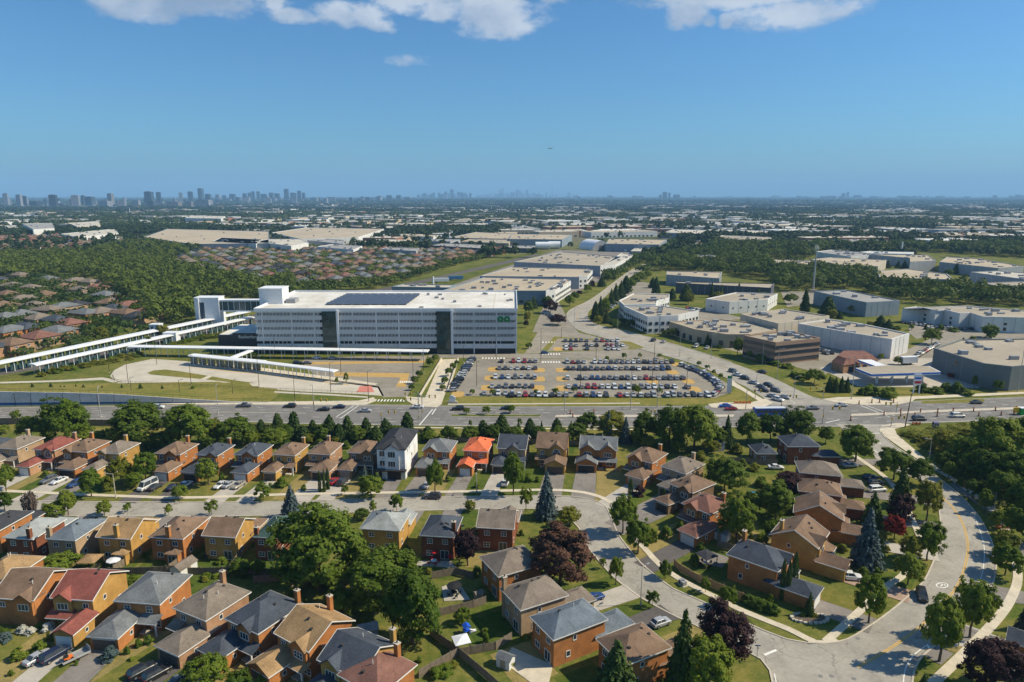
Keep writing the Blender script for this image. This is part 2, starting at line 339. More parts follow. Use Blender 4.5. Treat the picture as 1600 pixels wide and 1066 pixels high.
# -- residential crescent
ST_far = [(-120, 783), (0, 783), (175, 785), (400, 785), (550, 781), (700, 777), (800, 776), (850, 775), (900, 777), (930, 783), (945, 791), (955, 812), (965, 835), (978, 853), (1000, 880), (1032, 907), (1050, 920), (1100, 942), (1150, 967), (1200, 989), (1230, 1000), (1262, 1006)]
ST_near = [(-120, 806), (0, 806), (200, 807), (400, 806), (575, 800), (700, 797), (800, 795), (860, 797), (887, 808), (904, 824), (914, 840), (921, 857), (950, 892), (975, 915), (1005, 936), (1035, 952), (1060, 965), (1085, 976), (1162, 1015), (1190, 1030), (1204, 1048), (1210, 1080)]
two_edge('residential_street', ST_far[::-1], ST_near[::-1], 'street', .045, 110)
stf, stn = resample(PX(ST_far), 2), resample(PX(ST_near), 2)
kerb_line(stf, side=1); kerb_line(stn, side=-1)
# -- collector road curving up to the arterial
CR_l = [(1210, 1150), (1210, 1080), (1225, 1040), (1262, 1006), (1295, 1006), (1325, 1000), (1362, 978), (1400, 950), (1425, 928), (1445, 908), (1458, 882), (1466, 860), (1471, 835), (1470, 810), (1466, 787), (1455, 765), (1436, 750), (1405, 738), (1375, 720), (1350, 700), (1318, 672), (1305, 662)]
CR_r = [(1418, 1150), (1420, 1100), (1424, 1066), (1428, 1045), (1440, 1025), (1460, 1008), (1500, 970), (1530, 935), (1547, 918), (1553, 900), (1555, 880), (1550, 852), (1540, 828), (1525, 803), (1500, 775), (1480, 758), (1465, 747), (1450, 735), (1425, 715), (1400, 699), (1382, 684), (1374, 673), (1384, 664)]
two_edge('collector_road', CR_r[::-1], CR_l[::-1], 'street', .05, 90)
kerb_line(resample(PX(CR_l[3:-1]), 2), side=1); crr = resample(PX(CR_r), 2); kerb_line(crr, side=-1)
YL = [(1340, 1043), (1370, 1026), (1405, 1004), (1442, 976), (1468, 950), (1490, 924), (1502, 903), (1509, 880), (1512, 860), (1511, 843), (1505, 820), (1495, 802), (1484, 788), (1470, 776)]
yl = resample(PX(YL), 1.5)
paint('centre_line', offset(yl, .16), .16, .062, 'yellow'); paint('centre_line', offset(yl, -.16), .16, .062, 'yellow')
paint('edge_line', resample(PX([(1412, 1080), (1412, 1060), (1416, 1042), (1428, 1024), (1450, 1007)]), 1), .18, .062)
paint('edge_line', resample(PX([(1528, 914), (1535, 895), (1538, 870), (1537, 850), (1532, 832), (1522, 806)]), 1), .15, .062)
paint('stop_line', PX([(1194, 1024), (1213, 1016)]), .5, .062); paint('stop_line', PX([(1448, 1008), (1459, 1020)]), .5, .062); paint('edge_line', PX([(1210, 1053), (1214, 1072)]), .18, .062)
def ring_mark(c, rx, ry):
    P = [Vector(g2(c[0] + rx * math.cos(t), c[1] + ry * math.sin(t))) for t in np.linspace(0, 2 * math.pi, 25)]
    paint('speed_roundel', P, .22, .062)
    paint('speed_numeral', PX([(c[0] - 3, c[1] - 2), (c[0] + 1, c[1] - 2), (c[0] - 2, c[1] + 2)]), .22, .062); paint('speed_numeral', PX([(c[0] + 3, c[1] - 2), (c[0] + 5, c[1] + 1)]), .22, .062)
ring_mark((1472, 915), 9, 4)
# -- arterial
AR_f = [(-330, 646), (-100, 640), (0, 637.5), (330, 633), (450, 632.5), (580, 633), (700, 635), (800, 635.5), (1000, 634.5), (1100, 634), (1200, 633), (1330, 632), (1420, 628), (1600, 621), (1900, 611)]
AR_n = [(-330, 664), (-100, 658), (0, 656), (140, 655.5), (330, 658), (500, 663), (700, 665.5), (800, 666.5), (1000, 668), (1100, 668), (1300, 667), (1390, 665), (1420, 662), (1600, 656), (1900, 645)]
arA, arB = two_edge('arterial_road', AR_f, AR_n, 'arterial', .04, 100)
for t in (.17, .33, .67, .83):
    ln = [a.lerp(b, t) for a, b in zip(arA, arB)]
    paint('lane_line', ln, .16, .058, 'white', (3, 6))
for t in (.03, .97): paint('edge_line', [a.lerp(b, t) for a, b in zip(arA, arB)], .15, .058)
def median(t0, t1, x0, x1, h, m, plant=None):
    P = [i for i, a in enumerate(arA) if x0 <= a.x <= x1]
    A = [arA[i].lerp(arB[i], t0) for i in P]; B = [arA[i].lerp(arB[i], t1) for i in P]
    tag(wall_band(A, B, .03, h).build('median', M['kerb']), kind='structure')
    if plant: tag(band([a.lerp(b, .12) for a, b in zip(A, B)], [a.lerp(b, .88) for a, b in zip(A, B)], h + .03).build('median_planting_bed', M[plant]), kind='structure')
median(.44, .56, -20, 17, .18, 'kerb', 'green'); median(.46, .56, 17, 95, .18, 'kerb'); median(.47, .57, 135, 330, .18, 'kerb'); median(.49, .51, -330, -75, .16, 'kerb')
kerb_line(arA[:47], side=1); kerb_line([a for a in arA if a.x > 150], side=1); kerb_line([b for b in arB if b.x < 118], side=-1); kerb_line([b for b in arB if b.x > 142], side=-1)
# crossings
def zebra(p0, p1, n, w, l):
    a, b = Vector(g2(*p0)), Vector(g2(*p1)); u = (b - a).normalized(); v = Vector((-u.y, u.x)); mb = MB()
    for i in range(n):
        c = a.lerp(b, (i + .5) / n); mb.poly([(*(c + u * s * w / 2 + v * q * l / 2), .062) for s, q in ((-1, -1), (1, -1), (1, 1), (-1, 1))])
    tag(mb.build('crosswalk', M['white']), kind='structure')
zebra((584, 626), (634, 626), 10, .6, 3); paint('crosswalk_line', PX([(655, 665), (676, 640)]), .4, .062); paint('crosswalk_line', PX([(675, 648), (681, 639)]), .4, .062)
paint('crosswalk_line', PX([(525, 652), (553, 634)]), .3, .062); paint('crosswalk_line', PX([(532, 654), (560, 634)]), .3, .062)
paint('crosswalk_line', PX([(1345, 634), (1390, 652)]), .3, .062); paint('crosswalk_line', PX([(1352, 633), (1398, 650)]), .3, .062); paint('stop_line', PX([(1290, 661), (1312, 656)]), .4, .062)
paint('stop_line', PX([(1358, 678), (1376, 677)]), .4, .062); paint('lane_line', PX([(1365, 689), (1377, 694)]), .3, .062); paint('lane_line', PX([(1366, 704), (1380, 714)]), .3, .062)
paint('edge_line', PX([(1243, 632), (1215, 609)]), .2, .062)
# -- road leading back through the business park
BR_l = [(1205, 636), (1200, 627), (1168, 606), (1138, 592), (1100, 575), (1062, 562), (1012, 549), (975, 537), (940, 527), (908, 518), (894, 507), (886, 494), (892, 484), (920, 470), (942, 455), (960, 441), (982, 425), (1006, 413), (1042, 401), (1062, 391), (1078, 380), (1090, 371)]
BR_r = [(1345, 636), (1300, 628), (1281, 625), (1241, 607), (1211, 592), (1160, 573), (1112, 556), (1060, 540), (1025, 530), (980, 518), (935, 508), (920, 500), (918, 490), (924, 482), (942, 466), (958, 452), (974, 440), (994, 427), (1020, 414), (1056, 402), (1076, 391), (1090, 380), (1099, 371)]
brA, brB = two_edge('business_park_road', BR_l, BR_r, 'street', .035, 120)
kerb_line([a for a in brA[4:]], side=1); kerb_line(brB[8:], side=-1)
paint('lane_line', [a.lerp(b, .48) for a, b in zip(brA[6:], brB[6:])], .18, .052, 'yellow'); paint('lane_line', [a.lerp(b, .25) for a, b in zip(brA[6:50], brB[6:50])], .15, .052, 'white', (3, 6)); paint('lane_line', [a.lerp(b, .75) for a, b in zip(brA[6:50], brB[6:50])], .15, .052, 'white', (3, 6))
# -- station car parks, bus loop, forecourt
LOT = [(704, 618.5), (742, 566), (752, 559), (640, 557.5), (560, 560), (478, 563), (470, 590), (590, 605), (600, 617), (634, 618), (640, 604), (664, 566)]
sheet('station_forecourt', [(470, 566), (480, 560), (560, 557), (668, 556.5), (636, 620), (598, 621), (590, 606), (500, 594)], 'lot', .03, True)
sheet('station_car_park', [(704, 619), (742, 566), (746, 560), (1042, 563), (1080, 573), (1118, 588), (1142, 603), (1138, 615), (1118, 622), (880, 620)], 'lot', .03, True)
sheet('garage_access_road', [(668, 556), (680, 552.5), (985, 553), (1000, 546), (1030, 555), (1040, 562), (746, 559.5), (672, 559.5)], 'lot', .034, True)
sheet('garage_access_road', [(820, 552), (842, 516), (878, 514), (905, 520), (990, 541), (1000, 547), (990, 553.5)], 'lot', .028, True)
sheet('garage_access_road', [(832, 519), (853, 470), (872, 470), (886, 496), (905, 521)], 'lot', .024, True)
for P, k in (([(862, 529), (985, 530), (1003, 545), (845, 548)], 'car_park_island'),):
    pass
sheet('kerbed_island', [(866, 526), (985, 534), (1006, 543), (1000, 545.5), (850, 551), (846, 548)], 'dry', .05)
sheet('staff_car_park', [(872, 529), (968, 533), (984, 542), (980, 546), (855, 549)], 'lot', .07)
sheet('bus_loop', [(172, 588), (178, 579), (195, 570), (238, 561), (290, 564.5), (345, 572), (400, 579), (470, 590), (592, 604), (600, 619), (560, 616), (470, 612), (400, 607), (280, 601), (205, 599), (180, 595)], 'busconc', .03, True)
sheet('bus_loop_island', [(230, 583), (240, 579), (258, 577.5), (285, 581), (322, 587), (370, 595), (400, 599), (372, 599), (310, 592), (262, 588), (236, 585.5)], 'dry', .06)
sheet('bus_loop_platform', [(288, 567), (400, 574), (520, 590), (590, 600), (586, 603), (520, 594.5), (400, 580.5), (290, 572)], 'conc', .2)
paint('platform_edge_line', resample(PX([(325, 577), (400, 584), (470, 593), (545, 602)]), 3), .6, .06, 'yellow')
sheet('bus_loop_path', [(312, 593), (325, 587.5), (332, 588.5), (320, 594)], 'conc', .08); sheet('red_paving_patch', [(562, 604), (580, 603), (585, 613), (557, 613)], 'redpave', .05)
sheet('plaza_walk', [(664, 622), (690, 562), (714, 561), (702, 596), (690, 632), (683, 637), (650, 635), (636, 627), (634, 620)], 'conc', .12, True)
sheet('footpath', [(0, 597), (90, 594.5), (160, 590), (172, 592), (186, 597), (176, 598), (160, 594), (90, 597), (0, 599.5)], 'busconc', .05); sheet('footpath', [(186, 597), (280, 604), (400, 610), (520, 616), (575, 620), (575, 622), (520, 618.5), (400, 612.5), (280, 606.5), (182, 599)], 'busconc', .05)
sheet('arterial_pavement', [(230, 632), (300, 629.5), (560, 626.5), (584, 621), (588, 627), (570, 633.5), (330, 632.5)], 'conc', .1); sheet('car_park_verge', [(690, 631), (704, 620), (880, 621.5), (1118, 623.5), (1140, 617), (1150, 603), (1180, 622), (1160, 631), (1000, 634), (800, 635)], 'dry', .02)
sheet('arterial_pavement', [(700, 631), (1000, 629.5), (1000, 631), (700, 633)], 'busconc', .06); sheet('corner_pavement', [(1106, 632), (1128, 629), (1170, 630), (1196, 623), (1208, 630), (1190, 638), (1160, 640), (1112, 637)], 'conc', .1)
sheet('corner_pavement', [(1138, 600), (1142, 592), (1150, 599), (1178, 616), (1198, 627), (1196, 631), (1180, 624), (1160, 611)], 'conc', .11); sheet('corner_pavement', [(1283, 624), (1310, 621), (1420, 620), (1600, 612.5), (1600, 616), (1430, 624), (1425, 628), (1400, 633), (1345, 633), (1305, 629)], 'conc', .1)
sheet('bus_lay_by_island', [(1440, 627), (1530, 623.5), (1540, 624.5), (1536, 629), (1440, 631)], 'dry', .06)
sheet('corner_pavement', [(1374, 672), (1378, 665), (1400, 661.5), (1425, 664), (1410, 668), (1398, 671), (1402, 680), (1440, 712), (1470, 735), (1462, 737), (1432, 717), (1400, 695), (1382, 682)], 'conc', .12)
sheet('verge', [(1400, 661), (1600, 656), (1600, 659), (1520, 662), (1424, 666)], 'green', .03); sheet('verge', [(1284, 620), (1250, 604), (1222, 592), (1260, 590), (1330, 611), (1500, 608), (1600, 607), (1600, 613), (1420, 620)], 'dry', .02)
sheet('gas_station_forecourt', [(1300, 585), (1280, 575), (1345, 560), (1470, 560), (1500, 590), (1530, 600), (1530, 607), (1340, 604)], 'drive_conc', .03, True)
sheet('service_yard', [(1275, 545), (1292, 535), (1420, 545), (1475, 520), (1600, 512), (1600, 530), (1500, 530), (1458, 548), (1460, 572), (1400, 560), (1320, 556), (1300, 572), (1282, 572)], 'lot', .025, True)
sheet('service_yard', [(1420, 505), (1475, 500), (1600, 505), (1600, 514), (1475, 521), (1432, 530), (1420, 520)], 'lot', .027, True); sheet('service_yard', [(1090, 480), (1165, 498), (1090, 505), (1060, 500), (1050, 488)], 'lot', .025, True)
sheet('frontage_car_park', [(1035, 512), (1090, 525), (1165, 545), (1200, 550), (1290, 566), (1310, 575), (1290, 585), (1240, 573), (1160, 552), (1060, 526), (1020, 517)], 'lot', .026, True)
sheet('yard', [(960, 452), (1000, 440), (1028, 445), (1025, 462), (985, 464), (970, 478)], 'lot', .025, True); sheet('yard', [(1220, 456), (1275, 455), (1272, 475), (1230, 480)], 'lot', .025, True); sheet('yard', [(1430, 445), (1520, 440), (1530, 455), (1490, 458), (1440, 452)], 'lot', .025, True)
sheet('arterial_pavement', [(560, 667), (800, 669), (1000, 671), (1000, 672.5), (800, 670.5), (560, 668.5)], 'conc', .08); sheet('noise_verge', [(-100, 662), (0, 660), (170, 660), (400, 665), (560, 669), (1100, 673), (1100, 680), (560, 676), (0, 672), (-100, 672)], 'dry', .02)
sheet('railway_ballast', [(-60, 585), (-60, 596), (57, 578), (197, 551), (400, 504), (700, 433), (800, 410), (845, 398), (838, 397), (790, 408), (690, 431), (390, 493), (190, 545)], 'drive_dark', .03, True)
# worn yellow islands at the ends of the parking rows
for x, y in ((770.5, 577.5), (766, 591), (761, 606), (843, 578.5), (842.5, 592.5), (841.5, 606.5), (877, 578.5), (878, 592.5), (878, 607), (1051, 582), (1075, 596), (1085, 608.5), (1019, 596), (715, 616.5), (872, 545.5), (1058, 570)):
    c = G(x, y); mb = MB(); mb.poly([(c.x + 2.6 * math.copysign(abs(math.cos(t)) ** .5, math.cos(t)), c.y + 4.2 * math.copysign(abs(math.sin(t)) ** .6, math.sin(t)), .075) for t in np.linspace(0, 2 * math.pi, 20)[:-1]])
    tag(mb.build('painted_island', M['island']), kind='structure')
sheet('painted_lane', [(480, 566), (664, 564), (662, 567), (478, 570)], 'island', .045); sheet('painted_lane', [(522, 582), (640, 583.5), (634, 605), (618, 605), (626, 590), (522, 588)], 'island', .045)
zebra((752, 560), (790, 560), 8, .8, 3); zebra((846, 566), (876, 566), 7, .8, 3); zebra((846, 553.5), (876, 553.5), 7, .8, 3); zebra((846, 535), (874, 535), 6, .8, 3); zebra((624, 597), (644, 597), 6, .6, 3)
# stall lines
mb = MB()
for y, x0, x1 in ((567, 883, 1052), (577, 883, 1048), (592, 883, 1072), (606, 883, 1080), (567, 780, 840), (577, 775, 840), (591, 770, 840), (606, 765, 840)):
    a, b = G(x0, y), G(x1, y)
    for i in range(int((b.x - a.x) / 2.67) + 1): x = a.x + i * 2.67; mb.box(x - .06, x + .06, a.y - 2.6, a.y + 2.6, .04, .055)
tag(mb.build('stall_marking', M['white']), kind='structure')
# ------------------------------------------------------------------ pavement slabs along the residential streets
slab_me = MB().box(-.745, .745, -.75, .75, 0, .13).mesh('slab', [M['conc']])
def slabs(name, px, w=1.5, rng=R):
    P = resample(PX(px), .5); n = int(sum((b - a).length for a, b in zip(P, P[1:])) / 1.51); Q = by_count(P, n + 1)
    root = tag(empty(name, (*Q[0], 0)), kind='structure')
    for a, b in zip(Q, Q[1:]):
        d = b - a; c = (a + b) / 2
        link('slab', slab_me, root, (c.x - Q[0].x, c.y - Q[0].y, rng.uniform(-.012, .006)), math.atan2(d.y, d.x), (d.length / 1.51, w / 1.5, 1))
slabs('pavement', [(980, 830), (1006, 856), (1026, 878), (1052, 899), (1090, 920), (1125, 937), (1152, 951), (1180, 963), (1200, 971), (1235, 985), (1258, 997), (1272, 1003)])
slabs('pavement', [(1290, 1003), (1305, 990), (1335, 963), (1385, 917), (1410, 900), (1430, 870), (1436, 840), (1425, 812), (1410, 780), (1385, 748), (1350, 722), (1335, 712)])
slabs('pavement', [(1450, 1075), (1480, 1047), (1520, 1008), (1560, 965), (1580, 935), (1590, 905), (1586, 870), (1576, 840), (1560, 812), (1545, 790), (1510, 765), (1484, 746), (1468, 737)], 1.7)
slabs('pavement', [(-40, 765), (60, 770), (200, 776), (300, 778), (450, 773), (560, 771), (700, 769), (800, 767), (860, 766), (905, 769), (935, 776), (955, 786)])
for i, q in enumerate(([(1462, 1012), (1505, 975), (1600, 1010), (1600, 1040), (1510, 1010)], [(1540, 935), (1552, 915), (1600, 925), (1600, 945)], [(1440, 1022), (1460, 1008), (1490, 1022), (1470, 1040)])): sheet('driveway', q, ('drive_conc', 'drive_mid', 'drive_mid')[i], .07 + .004 * i)
sheet('footpath', [(1560, 805), (1600, 850), (1600, 870), (1545, 800), (1500, 770), (1484, 757), (1490, 755)], 'drive_mid', .04)
sheet('corner_apron', [(1258, 994), (1272, 1001), (1292, 1002), (1300, 995), (1312, 1003), (1290, 1007), (1264, 1006)], 'conc', .125)
# ------------------------------------------------------------------ trees
def leaf_quads(c, n, size, rng, aspect=1.5):
    """diamond leaves: centres c (N,3), normals n (N,3)"""
    N_ = len(c); r = rng.normal(size=(N_, 3)); a = np.cross(n, r); a /= np.linalg.norm(a, axis=1, keepdims=True) + 1e-9; b = np.cross(n, a)
    s = (size * rng.uniform(.65, 1.35, N_))[:, None]
    v = np.stack([c - a * s * aspect / 2, c - b * s / 2, c + a * s * aspect / 2, c + b * s / 2], 1).reshape(-1, 3)
    return v, np.arange(N_ * 4).reshape(-1, 4)
def unit(v): return v / (np.linalg.norm(v, axis=1, keepdims=True) + 1e-9)
def crown_round(seed, nclump=60, nleaf=60, leaf=.05, z0=.2, zr=.4, flat=1.0, loose=.17, lump=.25):
    g = np.random.RandomState(seed); C = []; Nn = []
    zc = 1 - zr - .02
    ph = g.uniform(0, 6.28, 4)
    for i in range(nclump):
        d = unit(g.normal(size=(1, 3)))[0]
        if d[2] < -.55: d[2] *= -.6; d = d / np.linalg.norm(d)
        az = math.atan2(d[1], d[0]); bump = 1 + lump * (.5 * math.sin(2 * az + ph[0]) + .5 * math.sin(3 * az + ph[1]) * d[2] + .4 * math.sin(5 * az + 4 * d[2] + ph[2]))
        rad = (.41 * bump) * (g.uniform(.4, 1) ** .5)
        k = np.array([d[0] * rad, d[1] * rad, zc + d[2] * rad * zr / .45])
        rc = loose * g.uniform(.6, 1.15) * .62
        u = unit(g.normal(size=(nleaf, 3))); p = k + u * rc * (g.uniform(0, 1, (nleaf, 1)) ** .4) * np.array([1, 1, .75])
        C.append(p); Nn.append(unit(u * .55 + d * .75 + g.normal(size=(nleaf, 3)) * .38 + np.array([0, 0, .25])))
    c, n = np.concatenate(C), np.concatenate(Nn); c[:, 2] = np.clip(c[:, 2], z0 * .6, 1)
    return leaf_quads(c, n, leaf, g)
def crown_conifer(seed, levels=26, leaf=.045, z0=.06, power=.9, droop=.25, dens=1.0):
    g = np.random.RandomState(seed); C = []; Nn = []
    for L_ in range(levels):
        z = z0 + (1 - z0) * (L_ / levels) ** .95; rr = .5 * (1 - (z - z0) / (1 - z0)) ** power + .012
        nb = max(5, int(15 * (rr / .5) ** .6))
        for b in range(nb):
            a = 6.283 * (b + g.uniform(0, 1)) / nb; r = rr * g.uniform(.72, 1.08); m = max(4, int(30 * dens * r / .5))
            t = g.uniform(.12, 1, m) ** .7; d = np.array([math.cos(a), math.sin(a), 0]); side = np.array([-d[1], d[0], 0])
            p = d * (t * r)[:, None] + side * (g.uniform(-1, 1, m) * .07 * (1.25 - t) * r * 2.4)[:, None]
            p[:, 2] = z - droop * t * t * r * .5 + g.uniform(-.012, .012, m)
            C.append(p); Nn.append(unit(np.array([0, 0, .8]) + d * .75 + g.normal(size=(m, 3)) * .42))
    return leaf_quads(np.concatenate(C), np.concatenate(Nn), leaf, g, 1.8)
def crown_column(seed, n=2600, leaf=.05):
    g = np.random.RandomState(seed); z = g.uniform(.02, 1, n); a = g.uniform(0, 6.283, n); r = .5 * np.minimum(1, (1 - z) * 2.6 + .04) ** .7 * (.82 + .16 * np.sin(9 * z + 3 * a)) * g.uniform(.8, 1.03, n)
    c = np.stack([np.cos(a) * r, np.sin(a) * r, z], 1); nn = unit(np.stack([np.cos(a), np.sin(a), np.full(n, .5)], 1) + g.normal(size=(n, 3)) * .4); return leaf_quads(c, nn, leaf, g)
def crown_bush(seed, nclump=34, nleaf=60, leaf=.075):
    g = np.random.RandomState(seed); C = []; Nn = []
    for i in range(nclump):
        a = g.uniform(0, 6.283); e = g.uniform(.0, 1.45); d = np.array([math.cos(a) * math.cos(e), math.sin(a) * math.cos(e), math.sin(e)]); k = d * np.array([.38, .38, .72]) * g.uniform(.6, 1.05); k[2] += .1
        u = unit(g.normal(size=(nleaf, 3))); C.append(k + u * .13 * (g.uniform(0, 1, (nleaf, 1)) ** .4)); Nn.append(unit(u * .6 + d * .7 + g.normal(size=(nleaf, 3)) * .4 + np.array([0, 0, .3])))
    c = np.concatenate(C); c[:, 2] = np.clip(c[:, 2], 0.01, 1); return leaf_quads(c, np.concatenate(Nn), leaf, g)
def crown_weeping(seed, n=70, leaf=.06):
    g = np.random.RandomState(seed); C = []; Nn = []
    for i in range(n):
        a = g.uniform(0, 6.283); r = g.uniform(.15, .5); top = 1 - r * .5; bot = g.uniform(.05, .5); m = 26; t = np.linspace(0, 1, m)
        rr = r * (1 - .25 * t); p = np.stack([np.cos(a) * rr, np.sin(a) * rr, top + (bot - top) * t], 1) + g.normal(size=(m, 3)) * .025; C.append(p); Nn.append(unit(np.tile([math.cos(a), math.sin(a), .3], (m, 1)) + g.normal(size=(m, 3)) * .5))
    return leaf_quads(np.concatenate(C), np.concatenate(Nn), leaf, g)
M['leaf'] = leaf_mat('leaf_green', (.095, .155, .015), (.205, .25, .03)); M['leafdark'] = leaf_mat('leaf_dark', (.062, .112, .014), (.135, .185, .023), .34); M['leaflime'] = leaf_mat('leaf_lime', (.15, .17, .018), (.23, .225, .032))
M['leafpurple'] = leaf_mat('leaf_purple', (.028, .014, .017), (.055, .026, .026), .12); M['leafbronze'] = leaf_mat('leaf_bronze', (.085, .042, .028), (.14, .072, .045), .15); M['leafred'] = leaf_mat('leaf_red', (.20, .025, .02), (.34, .05, .03))
M['needle'] = leaf_mat('needle_green', (.04, .075, .018), (.08, .12, .028), .15); M['leaffar'] = leaf_mat('leaf_far', (.018, .04, .012), (.06, .085, .022), .15, .02); M['needleblue'] = leaf_mat('needle_blue', (.055, .085, .08), (.10, .14, .135), .1); M['leafbrown'] = leaf_mat('leaf_dead', (.09, .065, .05), (.15, .115, .09), .1); M['leafforest'] = leaf_mat('leaf_forest', (.02, .052, .012), (.125, .16, .026), .28, .06)
def trunk_mesh(seed, top=.62, r=.022, limbs=6, name='trunk'):
    g = random.Random(seed); mb = MB(); p = Vector((0, 0, -.01)); z = 0
    for i in range(4):
        q = Vector((g.uniform(-.012, .012), g.uniform(-.012, .012), top * (i + 1) / 4)); mb.tube(p, q, r * (1.15 - .22 * i), r * (1.15 - .22 * (i + 1)), 7, cap=(i == 3)); p = q
    for i in range(limbs):
        a = 6.283 * i / limbs + g.uniform(-.3, .3); z0 = top * g.uniform(.42, .95); e = Vector((math.cos(a) * g.uniform(.18, .33), math.sin(a) * g.uniform(.18, .33), z0 + g.uniform(.12, .26))); mb.tube((0, 0, z0), e, r * .5, r * .16, 5)
    return mb.mesh(name, [M['bark']])
CROWN = {}; TRUNK = {}
def cm(key, vf, m): CROWN.setdefault(key, []).append(np_mesh('crown', vf[0], vf[1], [M[m]]))
for i in range(5): cm('big', crown_round(10 + i, 190, 66, .029, .04, .49, loose=.145, lump=.3), 'leaf')
for i in range(5): cm('round', crown_round(30 + i, 115, 56, .038, .12, .45, loose=.155), 'leaf')
for i in range(3): cm('young', crown_round(50 + i, 55, 46, .054, .2, .40, loose=.18, lump=.35), 'leaf')
for i in range(3): cm('spruce', crown_conifer(70 + i), 'needle')
for i in range(3): cm('pine', crown_conifer(80 + i, 20, .055, .12, .62, .1, 1.2), 'needle')
cm('column', crown_column(90), 'needle'); cm('column', crown_column(91), 'needle')
for i in range(4): cm('bush', crown_bush(95 + i), 'leaf')
cm('weeping', crown_weeping(99), 'leafbrown')
for k, (top, r, l, n) in dict(big=(.55, .026, 8, 2), round=(.6, .022, 6, 2), young=(.6, .016, 5, 2), spruce=(.9, .022, 0, 1), pine=(.85, .026, 0, 1), column=(.5, .05, 0, 1), bush=(.25, .03, 3, 1), weeping=(.9, .05, 4, 1)).items():
    TRUNK[k] = [trunk_mesh(s, top, r, l) for s in range(n)]
LOOK = {  # kind: (shape, leaf material, words)
 'g': ('round', 'leaf', 'rounded mid-green leafy tree'), 'G': ('big', 'leafdark', 'big spreading dark green tree'), 'B': ('big', 'leaf', 'big broad green leafy tree'), 'd': ('round', 'leafdark', 'dense dark green tree'),
 'l': ('round', 'leaflime', 'yellow-green leafy tree'), 'L': ('big', 'leaflime', 'broad yellow-green tree'), 'y': ('young', 'leaf', 'small young leafy tree'), 'p': ('round', 'leafpurple', 'dark purple-leaved tree'), 'P': ('big', 'leafpurple', 'wide purple-leaved maple tree'),
 'Z': ('big', 'leafbronze', 'huge round bronze-leaved beech tree'), 'r': ('round', 'leafred', 'small bright red-leaved tree'), 's': ('spruce', 'needle', 'pointed dark green spruce'), 'b': ('spruce', 'needleblue', 'silver-blue spruce'), 'n': ('pine', 'needle', 'bushy dark green pine'),
 'c': ('column', 'needle', 'narrow columnar cedar'), 'u': ('bush', 'leaf', 'low rounded green shrub'), 'U': ('bush', 'leafdark', 'dense dark green shrub'), 'w': ('weeping', 'leafbrown', 'withered brown weeping tree'), 'v': ('bush', 'leafpurple', 'dark purple shrub'), 'k': ('bush', 'leaflime', 'yellow-green shrub'), 'x': ('bush', 'needleblue', 'low spreading blue spruce'), 'f': ('bush', 'flower', 'white-flowering shrub')}
NTREE = [0]; NEAR = []
def tree_world(x, y, h, w, kind, where, z=0.0):
    shape, lm, words = LOOK[kind]; i = NTREE[0]; NTREE[0] += 1
    nm = {'u': 'shrub', 'U': 'shrub', 'v': 'shrub', 'k': 'shrub', 'x': 'shrub', 'f': 'shrub', 's': 'spruce_tree', 'b': 'spruce_tree', 'n': 'pine_tree', 'c': 'cedar_tree'}.get(kind, 'tree')
    label = words + ' ' + where
    o = empty(nm, (x, y, z), R.uniform(0, 6.28)); tag(o, label, 'shrub' if nm == 'shrub' else 'tree', label)
    NEAR.append((o, words, x, y))
    tw = min(w, h * .9) if shape in ('big', 'round', 'young') else w
    link('trunk', TRUNK[shape][i % len(TRUNK[shape])], o, scale=((h + tw) / 2, (h + tw) / 2, h) if shape not in ('column',) else (w, w, h))
    link('crown', CROWN[shape][i % len(CROWN[shape])], o, scale=(w * 1.08, w * 1.08 * R.uniform(.9, 1.1), h), mats=[M[lm]])
    return o
def tree(px, py, top, wpx, kind, where):
    p = G(px, py); h = max(.5, height_at(top, p.y + .25 * wpx * mpp(p.y, py) * .5)); return tree_world(p.x, p.y, h, wpx * mpp(p.y, py), kind, where)
def forest(name, label, pts, hs, ws, nleaf, leaf, seed, group=None, mats='leafforest'):
    """one mass of canopy: a leafy dome of faces for every tree (pts world xy)"""
    g = np.random.RandomState(seed); n = len(pts)
    if n == 0: return
    pts = np.asarray(pts); hs = np.asarray(hs)[:, None, None]; ws = np.asarray(ws)[:, None, None]
    d = g.normal(size=(n, nleaf, 3)); d /= np.linalg.norm(d, axis=2, keepdims=True); d[:, :, 2] = np.where(d[:, :, 2] < -.25, -d[:, :, 2], d[:, :, 2])
    ph = g.uniform(0, 6.28, (n, 3)); az = np.arctan2(d[:, :, 1], d[:, :, 0]); bump = (1 + .2 * np.sin(2 * az + ph[:, :1]) + .16 * np.sin(4 * az + 5 * d[:, :, 2] + ph[:, 1:2]))[:, :, None] * g.uniform(.72, 1.02, (n, nleaf, 1))
    c = d * bump * np.concatenate([ws / 2, ws / 2, hs * .42], 2); c[:, :, 2] += (hs * .56)[:, :, 0]; c[:, :, 0] += pts[:, :1]; c[:, :, 1] += pts[:, 1:2]
    nn = d * .9 + g.normal(size=(n, nleaf, 3)) * .33; nn /= np.linalg.norm(nn, axis=2, keepdims=True)
    sz = (leaf * np.repeat(np.sqrt(ws[:, 0, 0] / 8), nleaf))
    v, f = leaf_quads(c.reshape(-1, 3), nn.reshape(-1, 3), sz, g, 1.25)
    o = link(name, np_mesh(name, v, f, [M[mats]])); tag(o, label, 'trees', group, 'stuff'); return o
